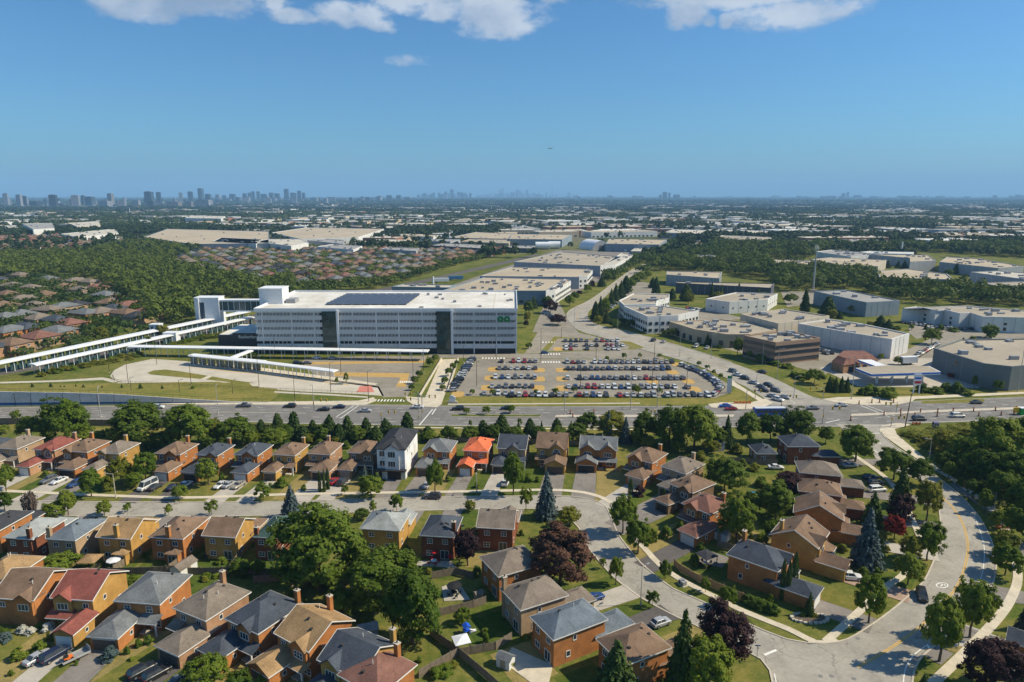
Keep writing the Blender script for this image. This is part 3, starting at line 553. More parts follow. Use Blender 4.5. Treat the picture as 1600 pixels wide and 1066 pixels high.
def sow(poly, spacing, seed, jitter=.45):
    xs = [p[0] for p in poly]; ys = [p[1] for p in poly]; g = np.random.RandomState(seed)
    X, Y = np.meshgrid(np.arange(min(xs), max(xs), spacing), np.arange(min(ys), max(ys), spacing)); X = X.ravel() + g.uniform(-jitter, jitter, X.size) * spacing; Y = Y.ravel() + g.uniform(-jitter, jitter, Y.size) * spacing
    k = in_poly(X, Y, poly)
    for b in BLOCK:
        bx = [p[0] for p in b]; by = [p[1] for p in b]
        if max(bx) < min(xs) or min(bx) > max(xs) or max(by) < min(ys) or min(by) > max(ys): continue
        k &= ~in_poly(X, Y, b)
    return np.stack([X[k], Y[k]], 1)
# ------------------------------------------------------------------ houses
HOUSES = []; NDRIVE = [0]
RC = dict(brown=(.185, .122, .082), tan=(.31, .20, .10), greybrown=(.195, .16, .128), slate=(.062, .072, .09), grey=(.15, .158, .162), lightgrey=(.27, .285, .275), red=(.225, .075, .058), orange=(.62, .15, .065), green=(.05, .092, .08), dark=(.045, .046, .052), redbrown=(.20, .10, .075), bluegrey=(.13, .155, .18))
BC = dict(orange=(.395, .163, .056), red=(.21, .078, .042), yellow=(.43, .25, .074), tan=(.40, .275, .165), brown=(.22, .14, .08), white=(.68, .68, .66), pink=(.38, .22, .125), grey=(.33, .31, .29))
for k, c in RC.items(): M['roof_' + k] = mat('shingle_' + k, c, .92, .3, .3, bump=.4, s2=3.2, spec=.15)
for k, c in BC.items(): M['brick_' + k] = mat('brick_' + k, c, .92, .24, .4, bump=.2, s2=5, spec=.12)
M['gd_white'] = mat('garage_door_white', (.66, .65, .62), .6, .05, 2); M['gd_dark'] = mat('garage_door_dark', (.035, .03, .028), .6, .1, 2); M['gd_brown'] = mat('garage_door_brown', (.10, .075, .06), .6, .1, 2); M['gd_tan'] = mat('garage_door_tan', (.36, .29, .22), .6, .06, 2); M['gd_grey'] = mat('garage_door_grey', (.2, .19, .18), .6, .06, 2)
M['door'] = mat('front_door', (.12, .05, .03), .6, .1, 2); M['vent'] = mat('roof_vent', (.05, .045, .04), .7, .1, 3)
WIN = {}
def win_mesh(w, h, style):
    k = (round(w, 1), round(h, 1), style)
    if k not in WIN:
        f = MB(); t = .09; a, b = w / 2, h / 2
        f.box(-a, a, -.07, 0, b - t, b); f.box(-a, a, -.09, 0, -b - .04, -b + t); f.box(-a, -a + t, -.07, 0, -b + t, b - t); f.box(a - t, a, -.07, 0, -b + t, b - t)
        n = 1 if w < 1 else 2 if w < 2.1 else 3
        for i in range(1, n): x = -a + w * i / n; f.box(x - .04, x + .04, -.065, 0, -b + t, b - t)
        if style == 'hung': f.box(-a + t, a - t, -.06, 0, -.035, .035)
        if style == 'arch':
            pts = [(a * math.cos(q), b + a * .75 * math.sin(q)) for q in np.linspace(0, math.pi, 9)]
            for (x0, z0), (x1, z1) in zip(pts, pts[1:]): f.poly([(x0, -.07, z0), (x1, -.07, z1), (x1 * .82, -.07, b + (z1 - b) * .82), (x0 * .82, -.07, b + (z0 - b) * .82)][::-1])
        g = MB(); g.poly([(-a + t, -.03, -b + t), (a - t, -.03, -b + t), (a - t, -.03, b - t), (-a + t, -.03, b - t)])
        if style == 'arch': g.poly([(x * .8, -.035, b + (z - b) * .8) for x, z in [(a * math.cos(q), b + a * .75 * math.sin(q)) for q in np.linspace(0, math.pi, 9)]][::-1])
        WIN[k] = (f.mesh('window', [M['trim']]), g.mesh('pane', [M['glass']]))
    return WIN[k]
def window(root, x, y, z, w, h, face='F', style='plain', name='window'):
    f, g = win_mesh(w, h, style); rz = {'F': 0, 'R': math.pi / 2, 'B': math.pi, 'L': -math.pi / 2}[face]
    o = link(name, f, root, (x, y, z), rz); link('pane', g, o); return o
def slab_slope(mb, a, b, c, d, t=.16, m=0):        # a,b eave; c,d ridge
    P = [Vector(p) for p in (a, b, c, d)]; n = (P[1] - P[0]).cross(P[3] - P[0]).normalized()
    if n.z < 0: n = -n
    Q = [p - n * t for p in P]; mb.poly(P, m); mb.poly(Q[::-1], m)
    for i in range(4): j = (i + 1) % 4; mb.poly([P[j], P[i], Q[i], Q[j]], m)
def hip(mb, x0, x1, y0, y1, z, pitch, m=0, lift=.2):
    W, D = x1 - x0, y1 - y0; r = min(W, D) / 2; cx, cy_ = (x0 + x1) / 2, (y0 + y1) / 2; zt = z + lift + r * pitch
    if D >= W: A, B = (cx, y0 + r, zt), (cx, y1 - r, zt)
    else: A, B = (x0 + r, cy_, zt), (x1 - r, cy_, zt)
    e = [(x0, y0, z + lift), (x1, y0, z + lift), (x1, y1, z + lift), (x0, y1, z + lift)]
    if D >= W: mb.poly([e[0], e[1], A], m); mb.poly([e[1], e[2], B, A], m); mb.poly([e[2], e[3], B], m); mb.poly([e[3], e[0], A, B], m)
    else: mb.poly([e[0], e[1], B, A], m); mb.poly([e[1], e[2], B], m); mb.poly([e[2], e[3], A, B], m); mb.poly([e[3], e[0], A], m)
    return zt
def ring(x0, x1, y0, y1, z, h=.2): return MB().box(x0, x1, y0, y1, z, z + h)
def gable_y(mb, x0, x1, y0, y1, z, pitch, m=0):     # ridge along y
    cx = (x0 + x1) / 2; zt = z + (x1 - x0) / 2 * pitch
    slab_slope(mb, (x0, y1, z), (x0, y0, z), (cx, y0, zt), (cx, y1, zt), m=m); slab_slope(mb, (x1, y0, z), (x1, y1, z), (cx, y1, zt), (cx, y0, zt), m=m); return zt
def house(label, at, rot, w, d, roof, rc, bc, gar=None, gables=(), dl=0, drv='drive_mid', ze=5.6, chim=None, porch=True, pitch=.52, world=False, front='std', trim='trim', rear=None, fb=None, side_fb=None, storeys=2, name='house'):
    rz = math.radians(rot)
    if world: c = Vector(at)
    else:
        f = Vector(g2(at[0], at[1], ze + .2)); q = Vector((-w / 2, d / 2)); c = f + Vector((q.x * math.cos(rz) - q.y * math.sin(rz), q.x * math.sin(rz) + q.y * math.cos(rz)))
    o = empty(name, (c.x, c.y, 0), rz); tag(o, label, 'house')
    rng = random.Random(label); hw, hd = w / 2, d / 2; W, D = hw - .42, hd - .42; rm, bm = M['roof_' + rc], M['brick_' + bc]; tm = M[trim]
    wl = MB().box(-W, W, -D, D, -.05, ze + .05)
    rf = MB()
    if roof == 'hip':
        zt = hip(rf, -hw, hw, -hd, hd, ze, pitch); zf = lambda x, y: ze + .2 + pitch * min(hw - abs(x), hd - abs(y))
    else:
        zt = ze + .25 + hd * pitch; zf = lambda x, y: ze + .25 + pitch * (hd - abs(y))
        slab_slope(rf, (-hw, -hd, ze + .25), (hw, -hd, ze + .25), (hw, 0, zt), (-hw, 0, zt)); slab_slope(rf, (hw, hd, ze + .25), (-hw, hd, ze + .25), (-hw, 0, zt), (hw, 0, zt))
        for s in (-1, 1): wl.poly([(s * W, -D, ze + .05), (s * W, D, ze + .05), (s * W, 0, ze + .05 + D * pitch + .02)][::s])
    for gx, gw in gables:                                # front cross gables with a shallow bay under them
        x0, x1 = gx - gw / 2, gx + gw / 2; gp = .72; rise = (gw / 2 + .3) * gp; yb = -hd + rise / pitch + .3
        wl.box(x0, x1, -D - .55, -D + .3, 2.6 if storeys == 2 else 0, ze + .02); zg = ze + .05
        wl.poly([(x0, -D - .55, zg), (x1, -D - .55, zg), (gx, -D - .55, zg + gw / 2 * gp)]); wl.poly([(x0, -D - .55, zg - .03), (x1, -D - .55, zg - .03), (x1, -D + .2, zg - .03), (x0, -D + .2, zg - .03)])
        gable_y(rf, x0 - .3, x1 + .3, -hd - .55, min(yb, hd * .3), ze + .06, gp)
    wall = wl.build('wall', bm, o); roof_o = rf.build('roof', rm, o)
    if roof == 'hip': ring(-hw - .02, hw + .02, -hd - .02, hd + .02, ze, .21).build('gutter', tm, roof_o)
    else:
        gt = MB().box(-hw, hw, -hd - .08, -hd + .06, ze + .05, ze + .24).box(-hw, hw, hd - .06, hd + .08, ze + .05, ze + .24); gt.build('gutter', tm, roof_o)
        for s in (-1, 1):
            for q in (-1, 1):
                bg = MB(); a = Vector((s * (hw + .03), q * hd, ze + .1)); b = Vector((s * (hw + .03), 0, zt - .12)); bg.poly([a, b, b + Vector((0, 0, .2)), a + Vector((0, 0, .2))]); k_ = Vector((s * .06, 0, 0)); up = Vector((0, 0, .2)); bg.poly([a - k_, b - k_, b - k_ + up, a - k_ + up]); bg.poly([a, b, b - k_, a - k_]); bg.poly([a + up, b + up, b - k_ + up, a - k_ + up]); bg.build('bargeboard', tm, roof_o)
    for i in range(rng.randint(2, 4)):                   # vents and stacks
        x, y = rng.uniform(-hw * .5, hw * .5), rng.uniform(-hd * .6, hd * .6); z = zf(x, y)
        if rng.random() < .7: MB().box(x - .2, x + .2, y - .2, y + .2, z - .3, z + .28).build('vent', M['vent'], roof_o)
        else: MB().tube((x, y, z - .3), (x, y, z + .7), .07, .07, 6).build('vent_pipe', M['trim'], roof_o)
    if chim:
        x, y = chim[0] * (W - .1), chim[1] * (D - .1); zc = max(zf(x, y) + 1.0, zt + .45); ch = MB().box(x - .45, x + .45, y - .38, y + .38, 0, zc).build('chimney', bm, o)
        MB().box(x - .52, x + .52, y - .45, y + .45, zc, zc + .14).build('chimney_cap', M['kerb'], ch); MB().tube((x, y, zc + .14), (x, y, zc + .5), .14, .14, 7).build('flue', M['vent'], ch)
    # windows
    zu = ze - 1.25; zl = 1.45; s = 'arch' if front == 'arch' else 'hung' if rng.random() < .5 else 'plain'
    gset = [g[0] for g in gables]
    if storeys == 3:
        for zz in (ze - 1.4, ze - 4.3):
            window(o, -W * .62, -D, zz, 1.7, 1.7, 'F'); window(o, W * .08, -D - .55, zz, 2.2, 1.8, 'F')
        dd = MB()
        for i in range(4): dd.box(-W * .25, W * .72, -D - .66, -D - .56, .05 + .6 * i, .62 + .6 * i)
        dd.build('garage_door', M['gd_dark'], o); MB().box(-hw, hw, -D - 1.5, -D + .1, 2.75, 3.1).build('porch_canopy', M['gd_dark'], o); MB().box(-W * .92, -W * .68, -D - .07, -D + .02, .1, 2.3).build('door', M['gd_dark'], o); MB().box(-hw + .1, -hw + .35, -D - 1.4, -D - 1.15, 0, 2.75).build('porch_post', tm, o)
        mb = MB(); mb.poly([(-W * .3, -D - .6, .09), (-W * .35, -D - 13, .09), (W * .8, -D - 13, .09), (W * .75, -D - .6, .09)]); tag(mb.build('driveway', M['drive_mid'], None, o.location, rz), kind='structure')
    elif gables:
        for gx, gw in gables:
            if front == 'arch' and gw > 2.8: window(o, gx - .62, -D - .55, zu - .1, .85, 1.3, 'F', 'arch'); window(o, gx + .62, -D - .55, zu - .1, .85, 1.3, 'F', 'arch')
            else: window(o, gx, -D - .55, zu - .05, min(2.2, gw - .9), 1.35, 'F', 'arch' if front == 'arch1' else s)
        for x in (-W * .62, W * .62):
            if all(abs(x - g[0]) > g[1] / 2 + .7 for g in gables): window(o, x, -D, zu, 1.2, 1.1, 'F', s)
    else:
        for x in (-W * .52, W * .5): window(o, x, -D, zu, 1.3, 1.25, 'F', s)
    for sd, xx in (('R', W), ('L', -W)):
        window(o, xx, -D * .35 if sd == 'R' else D * .2, zu + .1, .8, 1.0, sd); window(o, xx, D * .45, zl + .3, .9, 1.2, sd)
        if storeys == 3: window(o, xx, 0, zu - 3, 1, 1.2, sd); window(o, xx, -D * .6, zu, .8, 1.1, sd)
    for x in (-W * .5, W * .48): window(o, x, D, zu, 1.3, 1.15, 'B', s)
    window(o, -W * .45, D, 1.2, 1.9, 2.1, 'B', name='patio_door'); window(o, W * .5, D, zl, 1.5, 1.2, 'B', s)
    # garage
    gx0 = gx1 = None
    if gar:
        side, gw, gd, gr, dc = gar[:5]; sh = gar[5] if len(gar) > 5 else 0
        gx0 = (-hw if side == 'L' else hw - gw) + sh; gx1 = gx0 + gw; y0 = -hd - gd; gz = 2.75
        gwall = MB().box(gx0 + .35, gx1 - .35, y0 + .4, -D + .2, -.05, gz + .05); gcx = (gx0 + gx1) / 2
        rg = MB()
        if gr == 'hip': hip(rg, gx0, gx1, y0, -hd + gw * .5, gz, .48); gut = ring(gx0 - .02, gx1 + .02, y0 - .02, -D - .05, gz, .2)
        else:
            gp = .5; gable_y(rg, gx0, gx1, y0, -D + .3, gz + .2, gp); gwall.poly([(gx0 + .35, y0 + .4, gz + .05), (gx1 - .35, y0 + .4, gz + .05), (gcx, y0 + .4, gz + .05 + (gw / 2 - .35) * gp + .04)])
            gut = MB().box(gx0 - .06, gx0 + .05, y0, -D - .05, gz + .02, gz + .2).box(gx1 - .05, gx1 + .06, y0, -D - .05, gz + .02, gz + .2)
        gwall.build('garage_wall', bm, o); ro = rg.build('garage_roof', rm, o); gut.build('gutter', tm, ro)
        dw = gw - 1.9 if gw > 4.6 else gw - 1.5; dd = MB()
        for i in range(4): dd.box(gcx - dw / 2, gcx + dw / 2, y0 + .33 - .02 * (i % 2), y0 + .45, .05 + .54 * i, .57 + .54 * i)
        dr = dd.build('garage_door', M['gd_' + dc], o); MB().box(gcx - dw / 2 - .12, gcx + dw / 2 + .12, y0 + .36, y0 + .44, 2.22, 2.34).build('door_frame', tm, dr)
        window(o, gx1 - .35, (y0 - hd) / 2 + .6, 1.6, .8, .9, 'R')
        if dl:
            for t in np.arange(2, 24, .25):           # run the drive out to the kerb
                q = c + Vector((gcx * math.cos(rz) - (y0 - t) * math.sin(rz), gcx * math.sin(rz) + (y0 - t) * math.cos(rz)))
                if any(in_poly(np.array([q.x]), np.array([q.y]), b)[0] for b in BLOCK[:2]): dl = t + .1; break
            NDRIVE[0] += 1; zd = .06 + .0012 * NDRIVE[0]; mb = MB(); mb.poly([(gx0 + .3, y0 + .42, zd), (gx0, y0 - dl, zd), (gx1, y0 - dl, zd), (gx1 - .3, y0 + .42, zd)]); tag(mb.build('driveway', M[drv], None, o.location, rz), kind='structure')
            lx0, lx1 = (gx1, hw + 1.3) if gar[0] == 'L' else (-hw - 1.3, gx0); zl_ = .012 + .0006 * NDRIVE[0]; lm = rng.choice(('lawn_a', 'lawn_b', 'lawn_c', 'lawn_b', 'lawn_a'))
            mb = MB(); mb.poly([(lx0, y0 - dl + .3, zl_), (lx1, y0 - dl + .3, zl_), (lx1, -D, zl_), (lx0, -D, zl_)]); tag(mb.build('lawn', M[lm], None, o.location, rz), kind='structure')
            mb = MB(); mb.poly([(-hw - 1.2, D, zl_ + .001), (hw + 1.2, D, zl_ + .001), (hw + 1.2, hd + 7.5, zl_ + .001), (-hw - 1.2, hd + 7.5, zl_ + .001)]); tag(mb.build('lawn', M[rng.choice(('lawn_a', 'lawn_c', 'lawn_b', 'lawn_a'))], None, o.location, rz), kind='structure')
    if porch:
        if gar: px0, px1 = (gx1, hw) if gar[0] == 'L' else (-hw, gx0)
        else: px0, px1 = -hw, hw
        if px1 - px0 > 1.4:
            y0 = -hd - 1.7; pr = MB(); slab_slope(pr, (px0, y0, 2.75), (px1, y0, 2.75), (px1, -D + .02, 3.55), (px0, -D + .02, 3.55)); po = pr.build('porch_roof', rm, o); MB().box(px0, px1, y0 - .05, y0 + .03, 2.58, 2.74).build('gutter', tm, po)
            MB().box(px1 - .45, px1 - .2, y0 + .12, y0 + .36, 0, 2.62).build('porch_post', tm, o)
            window(o, (px0 + px1) / 2 + .5, -D, zl, min(1.9, px1 - px0 - 1.6) if px1 - px0 > 2.6 else .8, 1.4, 'F', s)
            dx = px0 + .75 if gar and gar[0] == 'L' else px1 - .75
            if px1 - px0 > 2.6: MB().box(dx - .5, dx + .5, -D - .06, -D + .02, .1, 2.2).build('door', M['door'], o); MB().box(dx - .9, dx + .9, -D - 1.5, -D - .02, 0, .28).build('step', M['kerb'], o)
    if rear == 'bay':                                    # small roofed bump-out at the back
        b = MB().box(-W * .85, -W * .85 + 2.8, D - .1, D + 1.5, 0, 2.6).build('bay_wall', bm, o); q = MB(); hip(q, -W * .85 - .35, -W * .85 + 3.15, D - 1.4, D + 1.9, 2.6, .4, lift=.12); q.build('bay_roof', rm, o); window(o, -W * .85 + 1.4, D + 1.5, 1.3, 1.8, 2.0, 'B', name='patio_door')
    HOUSES.append((o, c.x, c.y, hw, hd, rz, label, gx0, gx1, gar))
    BLOCK.append([tuple(c + Vector((x * math.cos(rz) - y * math.sin(rz), x * math.sin(rz) + y * math.cos(rz)))) for x, y in ((-hw - 1, -hd - 7), (hw + 1, -hd - 7), (hw + 1, hd + 1), (-hw - 1, hd + 1))])
    return o
def c4(ox, oy, x, y): return (ox + x / 4, oy + y / 4)
# row north of the crescent, fronts towards the camera
ND = 9
T = -9
house('grey-roofed house at the end of the row, nearest the rail underpass', c4(0, 600, -75, 415), T, 8, 10, 'hip', 'slate', 'tan', ('L', 4.6, 6, 'hip', 'tan'), dl=8)
house('brown-roofed tan brick house beside the dark-red-roofed house', c4(0, 600, 105, 408), T, 8, 10.5, 'hip', 'greybrown', 'tan', ('L', 5.0, 6, 'hip', 'tan'), chim=(-.3, .9), dl=9)
house('dark-red-roofed house with white garage door and matching red garage roof', c4(0, 600, 340, 417), T, 7.6, 10.5, 'hip', 'red', 'pink', ('L', 4.7, 6.4, 'hip', 'white'), gables=((1.5, 2.8),), chim=(.9, .8), dl=9, drv='drive_conc', front='arch')
house('brown-roofed orange brick house with black garage door next to red-roofed one', c4(0, 600, 545, 428), T, 8.6, 10, 'hip', 'brown', 'orange', ('R', 6.4, 6, 'hip', 'dark', .6), gables=((-2.4, 2.8),), chim=(-.4, .9), dl=9, drv='drive_conc', fb='brown')
house('greyish brown-roofed yellow brick house beside overgrown bushes', c4(0, 600, 742, 438), T, 7.8, 9.6, 'hip', 'greybrown', 'yellow', ('L', 5, 6, 'hip', 'tan'), gables=((-1.6, 2.6),), chim=(-.1, .9), dl=9)
house('orange brick house with arched upper windows and white van in its driveway', c4(0, 600, 1125, 443), T, 8.3, 9.4, 'hip', 'brown', 'orange', ('R', 5.6, 6.3, 'hip', 'white', .3), gables=((1.2, 3.4),), chim=(.3, .9), dl=9, drv='drive_dark', front='arch')
house('slate-roofed orange brick house half hidden by a round front-yard tree', c4(0, 600, 1360, 450), T, 7.2, 9.4, 'hip', 'slate', 'orange', ('L', 5.4, 6.3, 'hip', 'dark', -.9), gables=((1.6, 2.8),), chim=(.75, .9), dl=9, drv='drive_dark')
house('slate-roofed red brick house with white garage door and three parked cars', c4(0, 600, 1610, 450), T, 7.6, 9.6, 'hip', 'slate', 'orange', ('R', 5.4, 6.3, 'hip', 'white', .2), gables=((.8, 3.6),), dl=9, drv='drive_conc', front='arch')
house('yellow brick house with brown roof and shrubs by its front steps', c4(400, 600, 245, 449), T, 7.4, 9.6, 'hip', 'brown', 'yellow', ('L', 4.6, 6, 'hip', 'brown', -.3), chim=(.7, .9), dl=9, drv='drive_conc')
house('brown-roofed house behind three narrow clipped cedars', c4(400, 600, 465, 443), T, 7.4, 9.8, 'hip', 'brown', 'pink', ('R', 6.4, 5.6, 'hip', 'dark', 2.0), chim=(-.2, .9), dl=9, drv='drive_conc', porch=True)
house('brown brick house with arched windows beside the white three-storey house', c4(400, 600, 742, 438), T, 8.6, 9.6, 'hip', 'brown', 'brown', ('L', 4.8, 6.4, 'hip', 'tan', -.8), gables=((2.0, 3.6),), dl=9, drv='drive_conc', front='arch')
house('modern white three-storey house with dark roof and black garage door', (633.8, 703), -5, 9.0, 17, 'hip', 'dark', 'white', None, gables=((.4, 4.2),), ze=9, porch=False, storeys=3, trim='black')
house('light-grey-roofed red brick house with twin front arches beside the orange-roofed house', c4(400, 600, 1215, 425), T, 8.8, 9.6, 'hip', 'grey', 'orange', ('L', 5, 6, 'hip', 'brown', -.6), gables=((-1.6, 4),), dl=9, front='arch')
house('red brick house with bright orange roof and white garage door', c4(400, 600, 1450, 425), T, 7.8, 11, 'hip', 'orange', 'orange', ('L', 4.9, 5.8, 'gable', 'white', -.5), dl=8.5, drv='drive_mid')
house('dark-roofed tan house behind a leafy front-yard tree', c4(800, 600, 90, 412), T, 9, 10.5, 'gable', 'slate', 'tan', ('L', 4.6, 6, 'hip', 'dark', -.8), gables=((.4, 3.6),), dl=9, drv='drive_conc')
house('brown-roofed bright yellow brick house with single arched gable window', c4(800, 600, 345, 411), T, 9.6, 12, 'gable', 'brown', 'yellow', ('R', 6.5, 5.8, 'gable', 'brown', .1), gables=((1.6, 4.6),), dl=8, front='arch1', trim='trimbrown')
house('orange brick house with twin steep gables and grey roof', c4(800, 600, 660, 418), T, 11.4, 9.8, 'gable', 'grey', 'orange', ('L', 6.6, 4.6, 'gable', 'dark', -.9), gables=((-3.2, 4.6), (2.8, 4.6)), dl=9, drv='drive_mid', front='std')
# houses on the outside of the bend, fronts towards the street on the left
house('brown-roofed red brick house with three arched windows on the bend', (39.6, 188.6), -38, 8.6, 10, 'hip', 'brown', 'orange', ('R', 6, 6, 'hip', 'tan', .4), dl=9, drv='drive_conc', chim=(.6, .8), world=True, gables=((-1.2, 4),), front='arch')
house('pale tan brick house with grey-brown hip roof on the bend', (48.2, 181), -45, 8.2, 10.6, 'hip', 'greybrown', 'tan', ('R', 5.6, 6, 'hip', 'dark', .4), dl=9, world=True, chim=(.2, .9), drv='drive_mid')
house('brown-roofed brick house in the shade of a big dark tree on the bend', (47.6, 168.5), -52, 8, 10, 'hip', 'brown', 'brown', ('L', 5, 5.6, 'hip', 'dark'), gables=((1.5, 3.4),), dl=8, world=True, front='arch', drv='drive_mid')
house('orange brick house with faded red roof and detached-looking red garage roof', (48.2, 156.5), -50, 8.4, 9.6, 'hip', 'redbrown', 'orange', ('R', 5.6, 7.5, 'hip', 'white', 1.6), gables=((-1.2, 3.4),), dl=9, world=True, chim=(.7, .7), drv='drive_dark', front='arch')
# houses backing on the crescent's inside, rear walls towards the camera
Bk = 173
def back(label, ox, oy, bl, br, d, roof, rc, bc, **k):
    """rear-left and rear-right eave corners as seen; the front is on the far side"""
    a, b = Vector(g2(ox + bl[0] / 4, oy + bl[1] / 4, 5.8)), Vector(g2(ox + br[0] / 4, oy + br[1] / 4, 5.8)); w = (b - a).length; u = Vector((math.cos(math.radians(-7)), math.sin(math.radians(-7)))); v = Vector((-u.y, u.x)); c = (a + b) / 2 + v * d / 2
    return house(label, c, Bk, w, d, roof, rc, bc, world=True, **k)
back('black-roofed orange brick house at the end of the back-to-back row', 0, 800, (-190, 120), (10, 108), 10, 'hip', 'dark', 'orange', gar=('R', 5, 6, 'hip', 'white'), dl=6)
back('brick house with pale grey roof and dark chimney on its rear wall', 0, 800, (12, 160), (205, 172), 10, 'hip', 'lightgrey', 'red', gar=('R', 5, 6, 'hip', 'white'), dl=7, chim=(-.85, 1.02))
back('tan brick house with blue-grey hip roof beside the pale-grey-roofed house', 0, 800, (282, 168), (470, 180), 10, 'hip', 'bluegrey', 'tan', gar=('R', 5, 6, 'hip', 'white'), dl=7, chim=(.98, .95))
back('yellow brick house with tan gabled roof and roofed rear bay', 0, 800, (590, 160), (820, 170), 9.6, 'gable', 'tan', 'yellow', gar=('R', 5, 6, 'hip', 'white'), dl=7, chim=(-.2, 1.02), rear='bay')
back('orange brick house with brown hip roof and rear bay beside a lawn', 0, 800, (922, 158), (1145, 170), 10.4, 'hip', 'brown', 'orange', gar=('R', 5, 6, 'hip', 'white'), dl=7, chim=(-.15, 1.02), rear='bay')
back('yellow brick house with reddish brown roof beside the green-roofed house', 0, 800, (1255, 150), (1475, 160), 9.2, 'gable', 'brown', 'yellow', gar=('L', 5, 6, 'hip', 'white'), dl=7)
back('brick house with dark green roof beside the giant tree', 400, 800, (-20, 155), (130, 165), 10.5, 'hip', 'green', 'red', gar=('R', 5, 6, 'hip', 'white'), dl=7, chim=(.98, .95))
back('bright yellow house with pale grey roof behind the giant trees', 400, 800, (645, 105), (900, 118), 9, 'hip', 'lightgrey', 'yellow', gar=('L', 5, 6, 'gable', 'white'), dl=6)
back('red-brown brick house with slate roof and red parasol on its patio', 400, 800, (1020, 148), (1240, 158), 10.2, 'hip', 'slate', 'red', gar=('R', 5, 6, 'hip', 'white'), dl=7, chim=(-.98, .6))
back('dark red brick house with grey-brown roof and rear awning', 400, 800, (1375, 95), (1612, 112), 9.5, 'gable', 'greybrown', 'red', gar=('L', 5.4, 6, 'gable', 'brown'), dl=8)
# inside the bend, fronts towards the street on the right
house('tan brick house with grey-brown hip roof beside the bronze beech', (-.2, 129.5), 118, 9, 10.5, 'hip', 'greybrown', 'orange', None, world=True, porch=False, chim=None)
house('yellow-tan brick house with grey-brown roof between bronze beech and slate-roofed house', (4.2, 118), 118, 8.4, 10.5, 'hip', 'greybrown', 'tan', ('L', 5.4, 6.5, 'hip', 'brown'), world=True, dl=9, drv='drive_conc', chim=(.9, .98))
house('orange brick house with slate-blue roof and silver hatchback in its driveway', (10.2, 109.6), 120, 7.8, 11.8, 'hip', 'bluegrey', 'orange', ('L', 5.4, 6.3, 'hip', 'brown'), world=True, dl=8, drv='drive_dark')
house('brown-roofed brick house behind tall conifers at the street corner', (20.6, 102.6), 118, 8, 10, 'hip', 'brown', 'orange', ('L', 5, 5.5, 'hip', 'brown'), world=True, dl=7)
# bottom-left row, fronts towards the lower street
def front_row(label, ox, oy, fr, rot, w, d, roof, rc, bc, **k): return house(label, (ox + fr[0] / 4, oy + fr[1] / 4), rot, w, d, roof, rc, bc, **k)
front_row('orange brick house with tan hip roof beside the brown-gabled bay-window house', 0, 800, (42, 440), -6, 8.5, 10, 'hip', 'tan', 'orange', gar=('R', 5, 6, 'hip', 'white', .4), dl=8)
front_row('orange-red brick house with brown roof and white-framed bay windows', 0, 800, (212, 555), -6, 9, 11, 'gable', 'brown', 'orange', gar=None, gables=((2.2, 3.6),), porch=False)
front_row('yellow brick house with dark red roof and long red garage roof', 0, 800, (580, 556), -6, 8.8, 10.5, 'gable', 'red', 'yellow', gar=('R', 4.5, 6.3, 'gable', 'white', .5), gables=((-1.8, 3.6),), dl=14, drv='drive_conc')
front_row('orange brick house with grey roof, pillared porch and wide brown garage door', 0, 800, (1000, 580), -7, 9.5, 10.5, 'hip', 'grey', 'orange', gar=('L', 6.2, 6.6, 'hip', 'brown', -.7), gables=(), dl=14, drv='drive_mid')
front_row('pinkish brick house with grey-brown roof and double brown garage door', 0, 800, (1285, 683), -27, 9, 10.4, 'hip', 'greybrown', 'pink', gar=('R', 6.4, 6.2, 'hip', 'brown', .4), dl=12, drv='drive_dark', chim=(-.6, .98))
front_row('orange brick house with dark slate roof and low slate porch roof', 400, 800, (12, 765), -30, 9, 10.5, 'hip', 'slate', 'orange', gar=('L', 6, 5.5, 'hip', 'brown', -.5), gables=((1.0, 3.4),), dl=10, chim=(.9, .98))
front_row('orange brick house with mottled tan shingle roof and front gable', 400, 800, (330, 878), -34, 9.2, 10.4, 'gable', 'tan', 'orange', gar=('L', 6, 5.5, 'gable', 'brown', -.4), gables=((2.0, 3.8),), dl=10, chim=(-.3, .98))
front_row('tan-yellow brick house with dark slate gabled roof and tall rear chimney', 400, 800, (650, 1048), -30, 9.4, 9.8, 'gable', 'slate', 'yellow', gar=('L', 6, 5.5, 'hip', 'brown'), gables=((-1.6, 4),), dl=10, chim=(.9, .98))
front_row('reddish-brown-roofed house with tall chimney next to the slate-gabled yellow house', 400, 800, (760, 1160), -34, 9, 9, 'hip', 'redbrown', 'orange', gar=None, porch=False, chim=(.2, .95))
# east of the bend, fronts towards the collector road
house('dark red brick house with slate roof in front of the bus stop trees', (88.5, 200), 90, 9.4, 10, 'hip', 'slate', 'red', ('L', 5.4, 6, 'hip', 'white', -1), world=True, dl=5)
house('low slate-roofed side house tucked against the dark red brick house', (77.5, 199.5), 90, 8, 6.5, 'hip', 'slate', 'brown', None, world=True, porch=False, ze=3.2)
house('brown brick house with long greyish tan roof beside three parked cars', (85.2, 178.5), 76, 9, 11, 'hip', 'greybrown', 'red', ('L', 5.6, 6, 'hip', 'white'), world=True, dl=7, drv='drive_mid')
house('dark brown-roofed house squeezed between greyish tan and gabled brown roofs', (80, 166), 70, 8.6, 10.5, 'hip', 'brown', 'red', ('L', 5.4, 5.5, 'hip', 'white'), world=True, dl=9, drv='drive_dark')
house('tall brown-gabled brick house with a skylight in its roof', (74.2, 153.2), 66, 9, 11, 'gable', 'brown', 'orange', ('L', 5.4, 6, 'hip', 'white'), gables=((2, 4),), world=True, dl=9, drv='drive_conc', chim=None)
